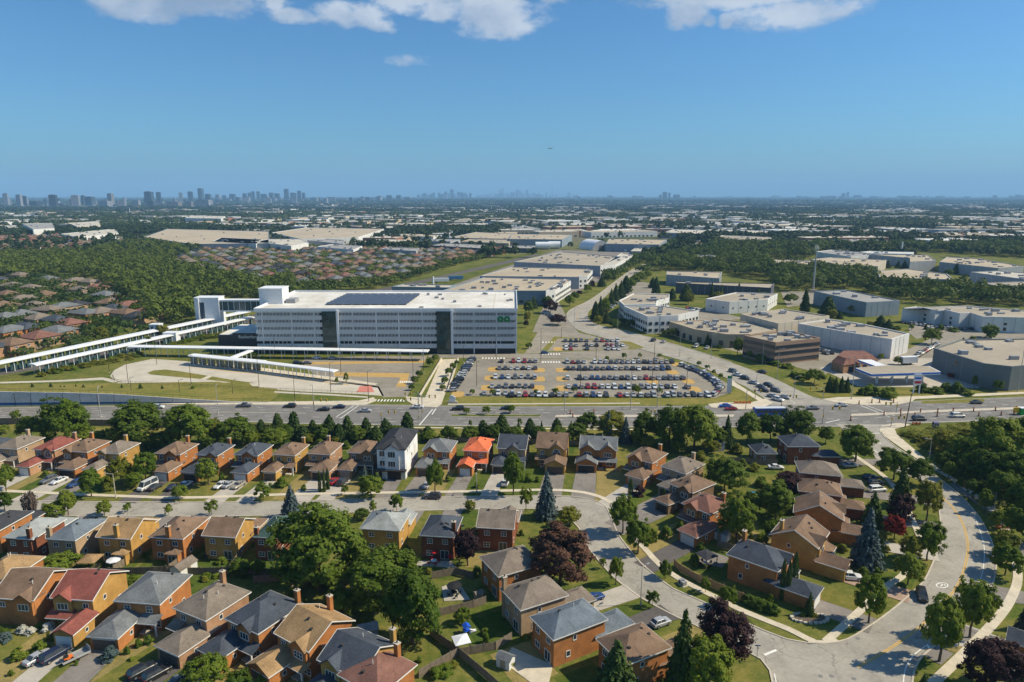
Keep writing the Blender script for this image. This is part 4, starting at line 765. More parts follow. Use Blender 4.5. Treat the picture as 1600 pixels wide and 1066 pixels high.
house('brown-roofed yellow brick house with decorated front gable over a garage', (64.6, 141), 52, 9.6, 10.4, 'gable', 'brown', 'yellow', ('L', 5.6, 6, 'gable', 'dark', -.3), gables=((-1.5, 4.6),), world=True, dl=11, drv='paver', chim=(-.6, .7))
house('orange brick corner house with slate roof and white garage door behind cedars', (52.5, 132), 50, 9.2, 11, 'hip', 'slate', 'orange', ('L', 5.8, 7.5, 'hip', 'white', -.6), gables=((1.8, 3.4),), world=True, dl=11, drv='drive_mid', chim=(.6, .9))
house('slate-roofed house standing behind the wide purple maple', (96.5, 101), -130, 9, 10, 'hip', 'slate', 'orange', ('L', 5.5, 6, 'hip', 'white'), world=True, dl=7)
# ------------------------------------------------------------------ suburb beyond the railway
def far_house_meshes(v):
    w, d, ze = ((11, 12, 5.4), (10, 13, 5.6), (12, 11, 5.2))[v]; W, D = w / 2 - .4, d / 2 - .4
    wl = MB().box(-W, W, -D, D, 0, ze + .05).box(-W - .0, -W + 5.6, -D - 3, -D + .1, 0, 2.8); rf = MB(); hip(rf, -w / 2, w / 2, -d / 2, d / 2, ze, .55); rf.box(-w / 2, w / 2, -d / 2, d / 2, ze, ze + .19); hip(rf, -W - .4, -W + 6, -D - 3.4, -D + 2.8, 2.8, .45, lift=.1)
    if v == 1: gable_y(rf, .2, 4.9, -d / 2 - .6, 1, ze, .75); wl.poly([(.5, -D - .3, ze), (4.6, -D - .3, ze), (2.55, -D - .3, ze + 1.5)]); wl.box(.5, 4.6, -D - .3, -D + .2, 0, ze)
    wn = MB()
    for x in (-W * .5, W * .5):
        for y, s in ((-D, -1), (D, 1)):
            yy = y + s * (.36 if v == 1 and s < 0 else .05)
            for z in (1.5, 4.2): wn.box(x - .75, x + .75, min(y, yy), max(y, yy), z - .65, z + .65)
    for y in (-D * .4, D * .4):
        for x in (-W, W): wn.box(min(x, x * 1.012), max(x, x * 1.012), y - .5, y + .5, 3.6, 4.9)
    gd = MB().box(-W + .6, -W + 5, -D - 3.06, -D - 2.95, 0, 2.2)
    return [wl.mesh('wall', [M['brick_pink']]), rf.mesh('roof', [M['roof_brown']]), wn.mesh('window', [M['glass']]), gd.mesh('garage_door', [M['gd_white']])]
FH = [far_house_meshes(v) for v in range(3)]
def join_meshes(ms):
    mb = MB(); mats = []
    for i, me in enumerate(ms):
        k = len(mb.v); mb.v += [tuple(v.co) for v in me.vertices]
        for p in me.polygons: mb.f.append(tuple(k + j for j in p.vertices)); mb.m.append(i)
        mats.append(me.materials[0])
    return mb.mesh('house', mats)
FHJ = [join_meshes(m) for m in FH]
FR_, FB_ = ['brown', 'greybrown', 'slate', 'grey', 'brown', 'greybrown', 'dark', 'brown', 'grey', 'redbrown'], ['orange', 'pink', 'tan', 'brown', 'tan', 'pink', 'tan']
WORD = dict(brown='brown', greybrown='grey-brown', slate='slate', grey='grey', redbrown='reddish brown', dark='black', orange='orange brick', pink='pinkish brick', tan='tan brick', yellow='yellow brick')
def far_house(x, y, rz, i, rng, where, parts):
    rc, bc = rng.choice(FR_), rng.choice(FB_); v = rng.randrange(3); lab = f"{'brown brick' if bc == 'brown' else WORD[bc]} house with {WORD[rc]} hip roof {where}"; s = rng.uniform(.92, 1.08) * (1.32 if parts else 1.16)
    if parts:
        o = tag(empty('house', (x, y, 0), rz), lab, 'house', lab)
        for me, nm, m in zip(FH[v], ('wall', 'roof', 'window', 'garage_door'), (M['brick_' + bc], M['roof_' + rc], M['glass'], M['gd_white'])):
            if nm == 'window': continue
            link(nm, me, o, scale=(s, s, 1), mats=[m])
        w, d, ze = ((11, 12, 5.4), (10, 13, 5.6), (12, 11, 5.2))[v]; W, D = (w / 2 - .4) * s, (d / 2 - .4) * s
        for fx in (-.5, .5):
            for z in (1.5, 4.2):
                if not (z < 3 and fx < 0): window(o, W * fx, -D - (.3 * s if v == 1 and fx > 0 else 0), z, 1.5, 1.3, 'F')
                window(o, W * fx, D, z, 1.5, 1.3, 'B')
        for fy in (-.4, .4): window(o, W, D * fy, 4.2, 1, 1.3, 'R'); window(o, -W, D * fy, 4.2, 1, 1.3, 'L')
    else:
        o = link('house', FHJ[v], None, (x, y, 0), rz, (s, s, 1), [M['brick_' + bc], M['roof_' + rc], M['glass'], M['gd_white']]); tag(o, lab, 'house', lab)
    BLOCK.append([(x + a, y + b) for a, b in ((-6, -7), (6, -7), (6, 7), (-6, 7))])
rg = random.Random(5)
LH = [(15, 520, 0), (40, 515, 1), (62, 500, 0), (88, 503, 1), (110, 508, 1), (35, 494, 0), (10, 498, 1), (55, 480, 1), (70, 462, 0), (35, 470, 0), (12, 462, 1), (125, 455, 1), (150, 452, 0), (165, 463, 1), (118, 441, 0), (140, 443, 1), (100, 482, 0), (135, 492, 1), (158, 490, 0), (178, 485, 1), (200, 480, 0), (197, 492, 1), (228, 490, 0), (215, 497, 0), (5, 480, 0), (75, 487, 1), (20, 448, 0), (-20, 470, 1), (-25, 500, 0), (-30, 520, 1), (48, 452, 1), (170, 475, 0), (30, 432, 1), (-5, 438, 0), (75, 438, 0), (100, 450, 1), (62, 528, 0), (20, 540, 1), (-15, 545, 0), (90, 520, 1), (-40, 450, 1), (120, 478, 0)]
for i, (x, y, k) in enumerate(LH):
    p = G(x, y, 4); far_house(p.x, p.y, math.radians(rg.choice((-20, 160)) + rg.uniform(-8, 8)) + (math.pi / 2 if k else 0), i, rg, 'among trees behind the railway platforms', True)
sheet('residential_street', [(95, 465), (118, 462), (120, 480), (100, 482)], 'street', .03)
def suburb(poly, ang, where, n_max, seed, sx=15, sy=21, street=13):
    """rows of houses back to back along streets"""
    g = random.Random(seed); P = PX(poly); cx = sum(p.x for p in P) / len(P); cy0 = sum(p.y for p in P) / len(P); a = math.radians(ang); ca, sa = math.cos(a), math.sin(a); out = []
    for r in range(-40, 41):
        v = (r // 2) * (2 * sy + street * 1.6) + (sy if r % 2 else 0)
        for q in range(-60, 61):
            u = q * sx + g.uniform(-1.2, 1.2); vv = v + g.uniform(-1.5, 1.5)
            if g.random() > .06: out.append((cx + u * ca - vv * sa, cy0 + u * sa + vv * ca, a + (0 if r % 2 == 0 else math.pi) + g.uniform(-.12, .12)))
    A_ = np.array(out); k = in_poly(A_[:, 0], A_[:, 1], [tuple(p) for p in P])
    return [tuple(q) for q in A_[k]]
S1 = suburb([(255, 412), (330, 392), (520, 389), (640, 394), (790, 391), (800, 394), (700, 414), (600, 443), (560, 452), (470, 450), (400, 440), (330, 428), (285, 424)], 32, '', 300, 3)
S1.sort(key=lambda h: h[1])
S2 = suburb([(-10, 372), (60, 368), (120, 371), (180, 384), (140, 398), (60, 402), (-10, 402)], 20, '', 100, 4)
def suburb_mass(L, name, label, seed):
    g = random.Random(seed); V = []; Fc = []; Mi = []; mats = [M['brick_pink'], M['brick_orange'], M['roof_brown'], M['roof_greybrown'], M['roof_slate'], M['roof_redbrown'], M['glass'], M['trim']]
    for x, y, rz in L:
        me = FHJ[g.randrange(3)]; k = len(V); c, s = math.cos(rz), math.sin(rz); rm = g.choice((2, 3, 4, 5, 2)); bm = g.choice((0, 1, 0, 7))
        V += [(x + v.co.x * c - v.co.y * s, y + v.co.x * s + v.co.y * c, v.co.z) for v in me.vertices]
        for p in me.polygons: Fc.append(tuple(k + j for j in p.vertices)); Mi.append((bm, rm, 6, 7)[p.material_index])
        BLOCK.append([(x + a, y + b) for a, b in ((-6, -7), (6, -7), (6, 7), (-6, 7))])
    mb = MB(); mb.v, mb.f, mb.m = V, Fc, Mi; tag(mb.build(name, mats), label, 'houses', kind='stuff')
for i, (x, y, r) in enumerate(S1[:205]): far_house(x, y, r, i, rg, 'in the dense estate beyond the parking garage', False)
suburb_mass(S1[205:], 'distant_housing', 'far rows of closely packed brown-roofed houses in the estate', 8)
suburb_mass(S2, 'distant_housing', 'far housing estate of brown and red roofs beyond the woodland', 9)
# ------------------------------------------------------------------ station
M['deckroof'] = mat('white_deck_roof', (.66, .61, .52), .8, .2, .06, c2=(.75, .73, .67), s2=.5); M['garagepanel'] = mat('garage_panel', (.62, .63, .63), .6, .08, .3); M['louvre'] = mat('louvre', (.68, .70, .71), .5, .08, 1, metal=.2)
M['canopy'] = mat('white_canopy', (.76, .77, .77), .45, .06, .3); M['solar'] = mat('solar_panel', (.075, .085, .105), .35, .15, .6, spec=.6); M['stationdark'] = mat('dark_cladding', (.03, .034, .042), .5, .1, .6); M['towerwhite'] = mat('white_cladding', (.72, .73, .74), .5, .05, .5); M['teal'] = glass_mat('green_glass', (.035, .075, .075), .12); M['stairglass'] = mat('stair_glass', (.012, .035, .035), .12, .5, .35, c2=(.05, .11, .11), spec=.6); M['gogreen'] = mat('green_sign', (.0, .20, .035), .5, .05, 1)
def garage():
    o = tag(empty('parking_garage', (-131.5, 344, 0)), 'long six-level parking garage with white roof and louvred grey facade', 'garage'); W, D, Hh = 134.0, 67.0, 23.2
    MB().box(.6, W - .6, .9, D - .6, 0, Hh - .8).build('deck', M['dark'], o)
    for i in range(6):
        z = 3.0 + 3.7 * i; z1 = z + (2.25 if i < 5 else 1.7)
        MB().box(0, W, .25, .7, z, z1).build('spandrel', M['garagepanel'], o); MB().box(W - .7, W - .25, .7, D, z, z1).build('spandrel', M['garagepanel'], o); MB().box(.25, .7, .7, D, z, z1).build('spandrel', M['garagepanel'], o)
    rf = MB().box(-.2, W + .2, -.2, D + .2, Hh - .8, Hh - .25).build('roof', M['deckroof'], o)
    for a in ((-.3, W + .3, -.3, .1), (-.3, W + .3, D - .1, D + .3), (-.3, .1, .1, D - .1), (W - .1, W + .3, .1, D - .1)): MB().box(*a, Hh - .95, Hh + .7).build('parapet', M['towerwhite'], o)
    for x in (3.5, 18.5, 30, 50, 62, 73.5, 85.5, 100.5, 112, 123.5, 133.6): MB().box(x - .3, x + .3, -.12, .3, 0, Hh - .9).build('pier', M['garagepanel'], o)
    for y in range(8, 67, 11): MB().box(W - .3, W + .12, y - .3, y + .3, 0, Hh - .9).build('pier', M['garagepanel'], o)
    mb = MB(); x = 1.0
    while x < W - .5:
        if not (33 < x < 42.5 or 92 < x < 101): mb.box(x, x + .22, -.02, .2, 6.8 if (x * 7) % 3 < 2.2 else 3.2, Hh - 1.6)
        x += .72
    y = 1.5
    while y < D - 1: mb.box(W - .2, W + .05, y, y + .25, 3.2, Hh - 1.6); y += .8
    tag(mb.build('louvre', M['louvre'], o), kind='stuff')
    for x in (38, 96.5):
        MB().box(x - 3.7, x + 3.7, -.5, .8, 0, Hh - .9).build('stair_window', M['stairglass'], o); MB().box(x + 3.75, x + 4.9, -1.2, .8, 0, Hh - .2).build('fin', M['towerwhite'], o)
        mm = MB()
        for q in range(-3, 4, 1): mm.box(x + q * 1.2 - .05, x + q * 1.2 + .05, -.56, -.5, 0, Hh - 1)
        for q in range(1, 12): mm.box(x - 3.7, x + 3.7, -.57, -.5, q * 2 - .05, q * 2 + .05)
        tag(mm.build('mullion', M['poledark'], o), kind='stuff')
    for x0, x1 in ((103, 112), (113, 121), (124, 131)): MB().box(x0, x1, .1, .4, 0, 3).build('vehicle_entrance', M['dark'], o)
    MB().box(101.6, 134, .05, .24, 2.9, 3.5).build('entrance_lintel', M['garagepanel'], o)
    for r in range(7):                                   # solar arrays on the roof
        for c in range(9):
            mb = MB(); x0, y0 = 32 + c * 4.85 + r * .35, 16 + r * 5.6; mb.poly([(x0, y0, Hh + .3), (x0 + 4.6, y0, Hh + .3), (x0 + 4.6, y0 + 5.0, Hh + .75), (x0, y0 + 5.0, Hh + .75)]); mb.box(x0 + .3, x0 + 4.3, y0 + 2, y0 + 2.4, Hh - .3, Hh + .45); mb.build('solar_panel', M['solar'], o)
    rr = random.Random(3)
    for i in range(12): x, y = rr.uniform(80, 130), rr.uniform(6, 60); MB().box(x, x + rr.uniform(.8, 2.4), y, y + rr.uniform(.8, 2), Hh - .3, Hh + rr.uniform(.3, 1)).build('roof_unit', M['metal'], rf)
    MB().box(121.6, 121.9, 4, 62, Hh - .25, Hh - .2).build('roof_joint', M['kerb'], rf)
    # two-letter mark in green on the facade
    sg = MB(); cz = 18.3
    for cx in (125.6, 128.9):
        P = [(cx + 1.6 * math.cos(t), cz + 1.5 * math.sin(t)) for t in np.linspace(0, 6.283, 25)]; Q = [(cx + .6 * math.cos(t), cz + .5 * math.sin(t)) for t in np.linspace(0, 6.283, 25)]
        for i in range(24): sg.poly([(P[i][0], -.14, P[i][1]), (P[i + 1][0], -.14, P[i + 1][1]), (Q[i + 1][0], -.14, Q[i + 1][1]), (Q[i][0], -.14, Q[i][1])][::-1])
    sg.box(125.7, 127.1, -.16, -.1, cz - .3, cz + .3); sg.build('sign', M['gogreen'], o)
    MB().box(-4.5, 8, 20, 31, 0, Hh + 7.8).build('lift_house', M['towerwhite'], o); MB().box(-4.8, 8.3, 19.7, 31.3, Hh + 7.8, Hh + 8.2).build('lift_house_roof', M['canopy'], o)
    MB().box(9, 14, 22, 29, Hh - .3, Hh + 2).build('roof_plant', M['metal'], o)
    MB().tube((46, 60, Hh - 1), (46, 60, Hh + 12), .9, .9, 12).build('flue_stack', M['towerwhite'], o) if False else None
    BLOCK.append([(-134, 335), (10, 335), (10, 415), (-134, 415)])
garage()
def station_house():
    o = tag(empty('station_building', (*g2(343, 550), 0)), 'low black-clad station building lettered Rutherford beside the garage', 'building'); a = Vector(g2(343, 551)); 
    MB().box(0, 22, 0, 30, 0, 9).build('hall', M['stationdark'], o); MB().box(8, 22, -1, 24, 0, 10.2).build('entrance_block', M['stationdark'], o); MB().box(.4, 7.8, .4, 29.6, 9, 9.2).build('roof', M['deckroof'], o); MB().box(8.4, 21.6, -.6, 23.6, 10.2, 10.4).build('roof', M['drive_mid'] if False else M['deckroof'], o)
    MB().box(22, 40, 2, 20, 0, 9.5).build('side_hall', M['stationdark'], o); MB().box(24, 38.5, 1.7, 2.05, 3.2, 8.6).build('side_hall_screen', M['garagepanel'], o); MB().box(24, 38.4, 1.5, 1.8, 3.4, 8.4).build('screen_panel', M['stationdark'], o); MB().box(22.2, 39.8, 2.2, 19.8, 9.5, 9.7).build('roof', M['deckroof'], o)
    MB().box(1, 22, -1.08, -.9, .2, 3.4).build('glazing', M['glassblue'], o)
    cu = bpy.data.curves.new('lettering', 'FONT'); cu.body = 'Rutherford'; cu.size = 2.3; cu.extrude = .06; cu.materials.append(M['trim'])
    tmp = bpy.data.objects.new('lettering', cu); me = bpy.data.meshes.new_from_object(tmp); bpy.data.objects.remove(tmp); t = bpy.data.objects.new('lettering', me); col.objects.link(t); t.parent = o; t.location = (11, -1.1, 7.5); t.rotation_euler = (math.pi / 2, 0, 0)
    MB().box(21.1, 21.9, -1.1, -1.02, 7.6, 8.4).build('sign_mark', M['gogreen'], o)
    BLOCK.append([(a.x - 2, a.y - 3), (a.x + 42, a.y - 3), (a.x + 42, a.y + 32), (a.x - 2, a.y + 32)])
station_house()
def canopy(label, p0, p1, z, wd, posts=9, th=.7, glass=False, skip=()):
    a, b = Vector(g2(*p0, z)), Vector(g2(*p1, z)); u = (b - a).normalized(); v = Vector((-u.y, u.x)); L = (b - a).length; c = (a + b) / 2 + v * wd / 2
    o = tag(empty('canopy', (*c, 0), math.atan2(u.y, u.x)), label, 'canopy')
    rf = MB(); P = [(-wd / 2, 0), (-wd / 2, th * .6), (-wd * .25, th), (wd * .25, th), (wd / 2, th * .6), (wd / 2, 0)]
    for i in range(6): q, r = P[i], P[(i + 1) % 6]; rf.poly([(-L / 2, q[0], z - th + q[1]), (L / 2, q[0], z - th + q[1]), (L / 2, r[0], z - th + r[1]), (-L / 2, r[0], z - th + r[1])])
    for s in (-1, 1): rf.poly([(s * L / 2, y, z - th + q) for y, q in P])
    rf.build('roof', M['canopy'], o)
    for i in range(posts):
        x = -L / 2 + L * (i + .5) / posts
        for s in (-1, 1): MB().tube((x, s * wd * .36, 0), (x, s * wd * .36, z - th + .02), .16, .13, 8).build('post', M['canopy'], o)
    if glass:
        for i in range(posts):
            if i in skip: continue
            x = -L / 2 + L * i / posts; g_ = MB().box(x + .4, x + L / posts - .4, -wd * .3, -wd * .28, .6, z - th - .6); g_.build('glass_panel', M['teal'], o)
    BLOCK.append([tuple(c + u * s * (L / 2 + 2) + v * q * (wd / 2 + 2)) for s, q in ((-1, -1), (1, -1), (1, 1), (-1, 1))]); return o
canopy('long white walkway canopy in front of the black station building', (198, 541.5), (668, 549), 5.2, 5.5, 26, glass=False)
canopy('curved white bus-bay canopy beside the bus loop', (293, 555), (405, 566), 5, 5, 8, glass=True); canopy('tapering white bus-bay canopy reaching towards the forecourt', (405, 566), (520, 580), 5, 4, 9)
canopy('short white link canopy between bus bay and walkway', (362, 560), (396, 547), 4.6, 3.5, 5)
canopy('far railway platform canopy running under the footbridge tower', (-70, 582), (392, 486), 5.4, 7, 46, glass=True, skip=range(0, 46, 5)); canopy('near railway platform canopy alongside the bus loop slope', (56, 570), (398, 495), 5.2, 6, 34, glass=True, skip=range(0, 34, 4))
def white_block(label, px, base, top, wpx, d, glass=True, name='lift_tower'):
    p = G(px, base); w = wpx * mpp(p.y, base); h = height_at(top, p.y); o = tag(empty(name, (p.x, p.y, 0)), label, 'tower'); MB().box(-w / 2, w / 2, 0, d, 0, h).build('shaft', M['towerwhite'], o); MB().box(-w / 2 - .2, w / 2 + .2, -.2, d + .2, h, h + .3).build('roof', M['canopy'], o)
    if glass: MB().box(-w * .32, -w * .1, -.06, .04, h * .2, h * .85).build('glazing', M['glassblue'], o)
    return o, p, w, h
white_block('small white lift house on the far platform canopy', 242, 524, 508, 15, 5); white_block('small white lift house between the two platform canopies', 266, 537, 521, 20, 5)
o_, p_, w_, h_ = white_block('tall white footbridge tower over the railway platforms', 326, 511, 466, 38, 9)
MB().box(-w_ / 2 + 2.2, -w_ / 2 + 3.2, -1.2, .05, 0, h_).build('fin', M['towerwhite'], o_)
def footbridge():
    y = p_.y + 1; x0, x1 = p_.x - 3, -125; o = tag(empty('footbridge', ((x0 + x1) / 2, y, 0)), 'green-glazed enclosed footbridge between white tower and parking garage', 'footbridge'); L = x1 - x0
    zb, zt = height_at(485, y), height_at(471, y); MB().box(-L / 2, L / 2, 0, 5, zb - .8, zb).build('deck', M['canopy'], o); MB().box(-L / 2, L / 2, .2, 4.8, zb, zt).build('glazing', M['teal'], o); MB().box(-L / 2, L / 2, -.3, 5.3, zt, zt + .9).build('roof', M['canopy'], o)
    for i in range(19): x = -L / 2 + L * (i + .5) / 19; MB().box(x - .12, x + .12, .05, .25, zb, zt).build('mullion', M['canopy'], o)
footbridge()
# retaining wall of the underpass, with the raised bank behind it
def underpass():
    top = [(-200, 616), (-60, 613.5), (0, 612), (100, 613.5), (180, 616), (240, 620), (300, 624), (360, 627.5), (420, 629)]
    base = [Vector(g2(x, y)) for x, y in ((-200, 640), (-60, 636.5), (0, 635.5), (100, 634), (180, 632.5), (240, 631), (300, 630), (360, 629.5), (420, 629.2))]
    hs = [max(.15, height_at(t[1], b.y)) for t, b in zip(top, base)]; o = tag(empty('retaining_wall', (*base[3], 0)), 'long grey concrete retaining wall with blue band beside the dipping road', 'wall'); B0 = base[3]
    for i in range(len(base) - 1):
        n = max(1, int((base[i + 1] - base[i]).length / 6))
        for k in range(n):
            a, b = base[i].lerp(base[i + 1], k / n) - B0, base[i].lerp(base[i + 1], (k + 1) / n - .012) - B0; ha, hb = hs[i] + (hs[i + 1] - hs[i]) * k / n, hs[i] + (hs[i + 1] - hs[i]) * (k + 1) / n
            for lo, hi, dy, m, nm in ((0, 1, 0, 'wallconc', 'wall_panel'), (.1, .26, -.05, 'blueband', 'blue_panel')):
                if nm == 'blue_panel' and (base[i].x > -115): continue
                mb = MB(); f = [(a.x, a.y + dy, ha * lo), (b.x, b.y + dy, hb * lo), (b.x, b.y + dy, hb * hi), (a.x, a.y + dy, ha * hi)]; r = [(x, y + .4, z) for x, y, z in f]; mb.poly(f); mb.poly(r[::-1])
                for j in range(4): q = (j + 1) % 4; mb.poly([f[q], f[j], r[j], r[q]])
                mb.build(nm, M[m], o)
    mb = MB(); n = len(base)
    rows = [(0, 1.0), (3, .98), (10, .6), (22, .2), (34, -.02)]
    for j, (dy, s) in enumerate(rows):
        for b, h in zip(base, hs): mb.v.append((b.x, b.y + .3 + dy, h * s - .06))
    for j in range(len(rows) - 1):
        for i in range(n - 1): mb.f.append((j * n + i, j * n + i + 1, (j + 1) * n + i + 1, (j + 1) * n + i)); mb.m.append(0)
    tag(mb.build('embankment', M['dry']), kind='structure')
    rail = tag(empty('guard_rail', (*B0, 0)), 'thin dark railing along the top of the retaining wall', 'railing')
    for a, b, ha, hb in zip(base, base[1:], hs, hs[1:]):
        a, b = a - B0, b - B0; MB().tube((a.x, a.y + .5, ha + 1.1), (b.x, b.y + .5, hb + 1.1), .05, .05, 5).build('rail', M['poledark'], rail)
        for k in range(6): t = k / 6; p = a.lerp(b, t); h = ha + (hb - ha) * t; MB().tube((p.x, p.y + .5, h - .1), (p.x, p.y + .5, h + 1.1), .04, .04, 4).build('post', M['poledark'], rail)
underpass()
def picket(label, px, h=1.3, step=2.5):
    P = by_count(resample(PX(px), 1), max(3, int(sum((b - a).length for a, b in zip(PX(px), PX(px)[1:])) / step))); o = tag(empty('railing', (*P[0], 0)), label, 'railing'); bars = MB()
    for a, b in zip(P, P[1:]):
        a, b = a - P[0], b - P[0]; MB().tube((a.x, a.y, 0), (a.x, a.y, h), .05, .05, 5).build('post', M['poledark'], o); MB().tube((a.x, a.y, h), (b.x, b.y, h), .035, .035, 4).build('rail', M['poledark'], o)
        for k in range(1, 7): q = a.lerp(b, k / 7); bars.tube((q.x, q.y, .1), (q.x, q.y, h), .018, .018, 3, cap=False)
    tag(bars.build('picket', M['poledark'], o), kind='stuff')
picket('dark picket railing round the near side of the bus loop', [(176, 590), (190, 598.5), (280, 603.5), (400, 609.5), (520, 615), (578, 617.5)]); picket('dark picket railing beside the railway track', [(-40, 600), (30, 589), (60, 583)])
# plaza planter walls
for k, (lab, a, b) in enumerate((('forecourt-side concrete planter wall of the plaza walk', (656, 620), (690, 562)), ('car-park-side concrete planter wall of the plaza walk', (700, 612), (716, 562)))):
    A, B = Vector(g2(*a)), Vector(g2(*b)); tag(MB().rbox(((A + B) / 2), B - A, (B - A).length, .6, 0, .9).build('planter_wall', M['conc']), lab, 'wall')
# ------------------------------------------------------------------ commercial and industrial buildings
for k, c in dict(beige=(.42, .35, .25), gravel=(.36, .31, .235), pale=(.50, .46, .38), greyroof=(.30, .29, .27), whiteroof=(.62, .61, .57)).items(): M['r_' + k] = mat('flat_roof_' + k, c, .95, .14, .03, s2=.4)
for k, c in dict(white=(.64, .63, .60), grey=(.34, .35, .36), tan=(.45, .36, .25), bluegrey=(.22, .27, .31), brown=(.30, .20, .14), greygreen=(.17, .185, .18), cream=(.52, .46, .36), dark=(.10, .10, .11), brick=(.28, .12, .07), blue=(.05, .17, .32)).items(): M['w_' + k] = mat('panel_wall_' + k, c, .85, .1, .12, s2=1.5)
def shed(label, roof_px, h, wall, roof, wins=None, units=4, name='warehouse', cat='building', step=0, doors=0, parapet=.6, seed=0, world=None, win_rows=1, joints=8):
    P = [Vector(p) for p in world] if world else PX(roof_px, h)
    A = sum(P[i].x * P[(i + 1) % len(P)].y - P[(i + 1) % len(P)].x * P[i].y for i in range(len(P)))
    if A < 0: P = P[::-1]
    c = sum(P, Vector((0, 0))) / len(P); Q = [p - c for p in P]; n = len(Q); o = tag(empty(name, (*c, 0)), label, cat); rng = random.Random(label + str(seed))
    wl = MB(); wl.prism([tuple(q) for q in Q], 0, h + parapet, 0, bottom=False); wl.f.pop(); wl.m.pop()
    inner = [q * (1 - 1.0 / max(4, q.length)) for q in Q]
    for i in range(n): j = (i + 1) % n; wl.poly([(*Q[i], h + parapet), (*Q[j], h + parapet), (*inner[j], h + parapet), (*inner[i], h + parapet)]); wl.poly([(*inner[j], h - .2), (*inner[i], h - .2), (*inner[i], h + parapet), (*inner[j], h + parapet)][::-1])
    wl.build('wall', M['w_' + wall], o); rf = MB(); rf.poly([(*q, h) for q in inner]); ro = rf.build('roof', M['r_' + roof], o)
    xs = [q.x for q in Q]; ys = [q.y for q in Q]; k = 0; units = int(units * 1.7) + 1
    for t in range(units * 4):
        if k >= units: break
        x, y = rng.uniform(min(xs), max(xs)), rng.uniform(min(ys), max(ys))
        if in_poly(np.array([x]), np.array([y]), [tuple(q * .85) for q in Q])[0]: a, b, e = rng.uniform(.8, 2.2), rng.uniform(.8, 1.6), rng.uniform(.8, 1.8); MB().box(x - a, x + a, y - b, y + b, h - .1, h + e).build('roof_unit', M['metal' if rng.random() < .6 else 'w_grey'], ro); k += 1
    for i in range(n):
        a, b = Q[i], Q[(i + 1) % n]; e = b - a; L = e.length; u = e / L; nrm = Vector((u.y, -u.x))
        if nrm.dot(c + (a + b) / 2) > 0: continue          # sides turned away from the camera
        if joints:
            jm = MB()
            for q in range(1, int(L / joints)): p = a + u * q * joints; jm.rbox(p + nrm * .02, u, .18, .12, 0, h + parapet - .05)
            if jm.f: jm.build('panel_joint', M['w_' + ('grey' if wall != 'grey' else 'white')], o)
        if wins:
            for z, wh, sp, ww in wins:
                m = int((L - 2) / sp)
                for q in range(m): p = a + u * (L * (q + .5) / max(1, m)); MB().rbox(p + nrm * .05, u, ww, .2, z, z + wh).build('window', M['glass'], o)
        for q in range(doors): p = a + u * (L * (q + .6) / (doors + .2)); MB().rbox(p + nrm * .06, u, 3.4, .24, .1, 4).build('loading_door', M['gd_grey' if rng.random() < .5 else 'gd_white'], o)
    BLOCK.append([tuple(c + q * 1.04) for q in Q]); return o
sheet('yard', [(690, 462), (852, 470), (893, 462), (945, 435), (1000, 402), (990, 394), (870, 391), (770, 424), (700, 448)], 'drive_mid', .02, True); sheet('railway_cutting', [(560, 458), (700, 424), (800, 401), (845, 392), (850, 394), (770, 424), (700, 446), (640, 460)], 'green', .015)
W1 = ((1.2, 2, 5, 3),); W2 = ((1.2, 1.8, 3.2, 2), (5.2, 1.8, 3.2, 2))
shed('beige-roofed warehouse with white office front just behind the parking garage', [(690, 455.5), (853, 455.5), (883, 437), (757, 434)], 10, 'bluegrey', 'beige', W1, 14); shed('white two-storey office front with rooftop units behind the garage', [(853, 456), (868, 454), (892, 440), (884, 437)], 10.2, 'white', 'beige', W2, 6, name='office_building')
shed('second long beige-roofed warehouse along the business park road', [(750, 432.5), (905, 434), (918, 421), (800, 418)], 10, 'grey', 'beige', None, 5, doors=3); shed('pale office wing at the end of the second warehouse', [(904, 433), (918, 432), (926, 423), (917, 421)], 10, 'white', 'beige', W2, 2, name='office_building')
shed('third broad grey-beige warehouse roof with many vents', [(803, 410), (938, 416.5), (972, 402), (878, 394)], 10, 'grey', 'gravel', None, 14, doors=3); shed('white office end of the third warehouse', [(938, 417), (962, 414), (989, 399), (972, 396)], 10, 'white', 'pale', W2, 4, name='office_building')
shed('blue-grey-walled warehouse beside the white hoop hangar', [(946, 381.5), (1030, 383), (1042, 375), (952, 373.5)], 11, 'bluegrey', 'beige', None, 6, doors=4); shed('low grey yard building beside the hangar', [(985, 393), (1010, 394), (1022, 386), (995, 386)], 6, 'grey', 'pale', None, 4)
shed('warehouse with blue towers beyond the white tanks', [(795, 374), (878, 375), (894, 367), (800, 366)], 12, 'bluegrey', 'beige', None, 5); shed('low dark-roofed shed beside the railway', [(790, 388), (838, 389), (838, 384), (795, 384)], 6, 'dark', 'greyroof', None, 1); shed('grey-green shed just behind the garage roof', [(612, 449), (702, 450.5), (712, 446), (630, 445)], 8, 'bluegrey', 'pale', None, 3)
shed('white stepped two-storey office with dark glass along the road bend', [(967, 471), (990, 459.5), (1046, 461), (1046, 466), (1028, 471), (1025, 476), (975, 478)], 10, 'white', 'gravel', W2, 4, name='office_building'); shed('white two-storey office with corner glass facing the road bend', [(975, 480), (1012, 496), (1060, 494), (1092, 487), (1034, 479)], 10, 'white', 'gravel', W2, 6, name='office_building')
shed('tan stone plaza of shop units with arched fronts', [(1046, 504), (1085, 516), (1136, 524), (1172, 524), (1213, 517), (1190, 507), (1125, 500)], 7, 'tan', 'gravel', ((.6, 3, 5, 2.6),), 10, name='shopping_plaza', joints=5)
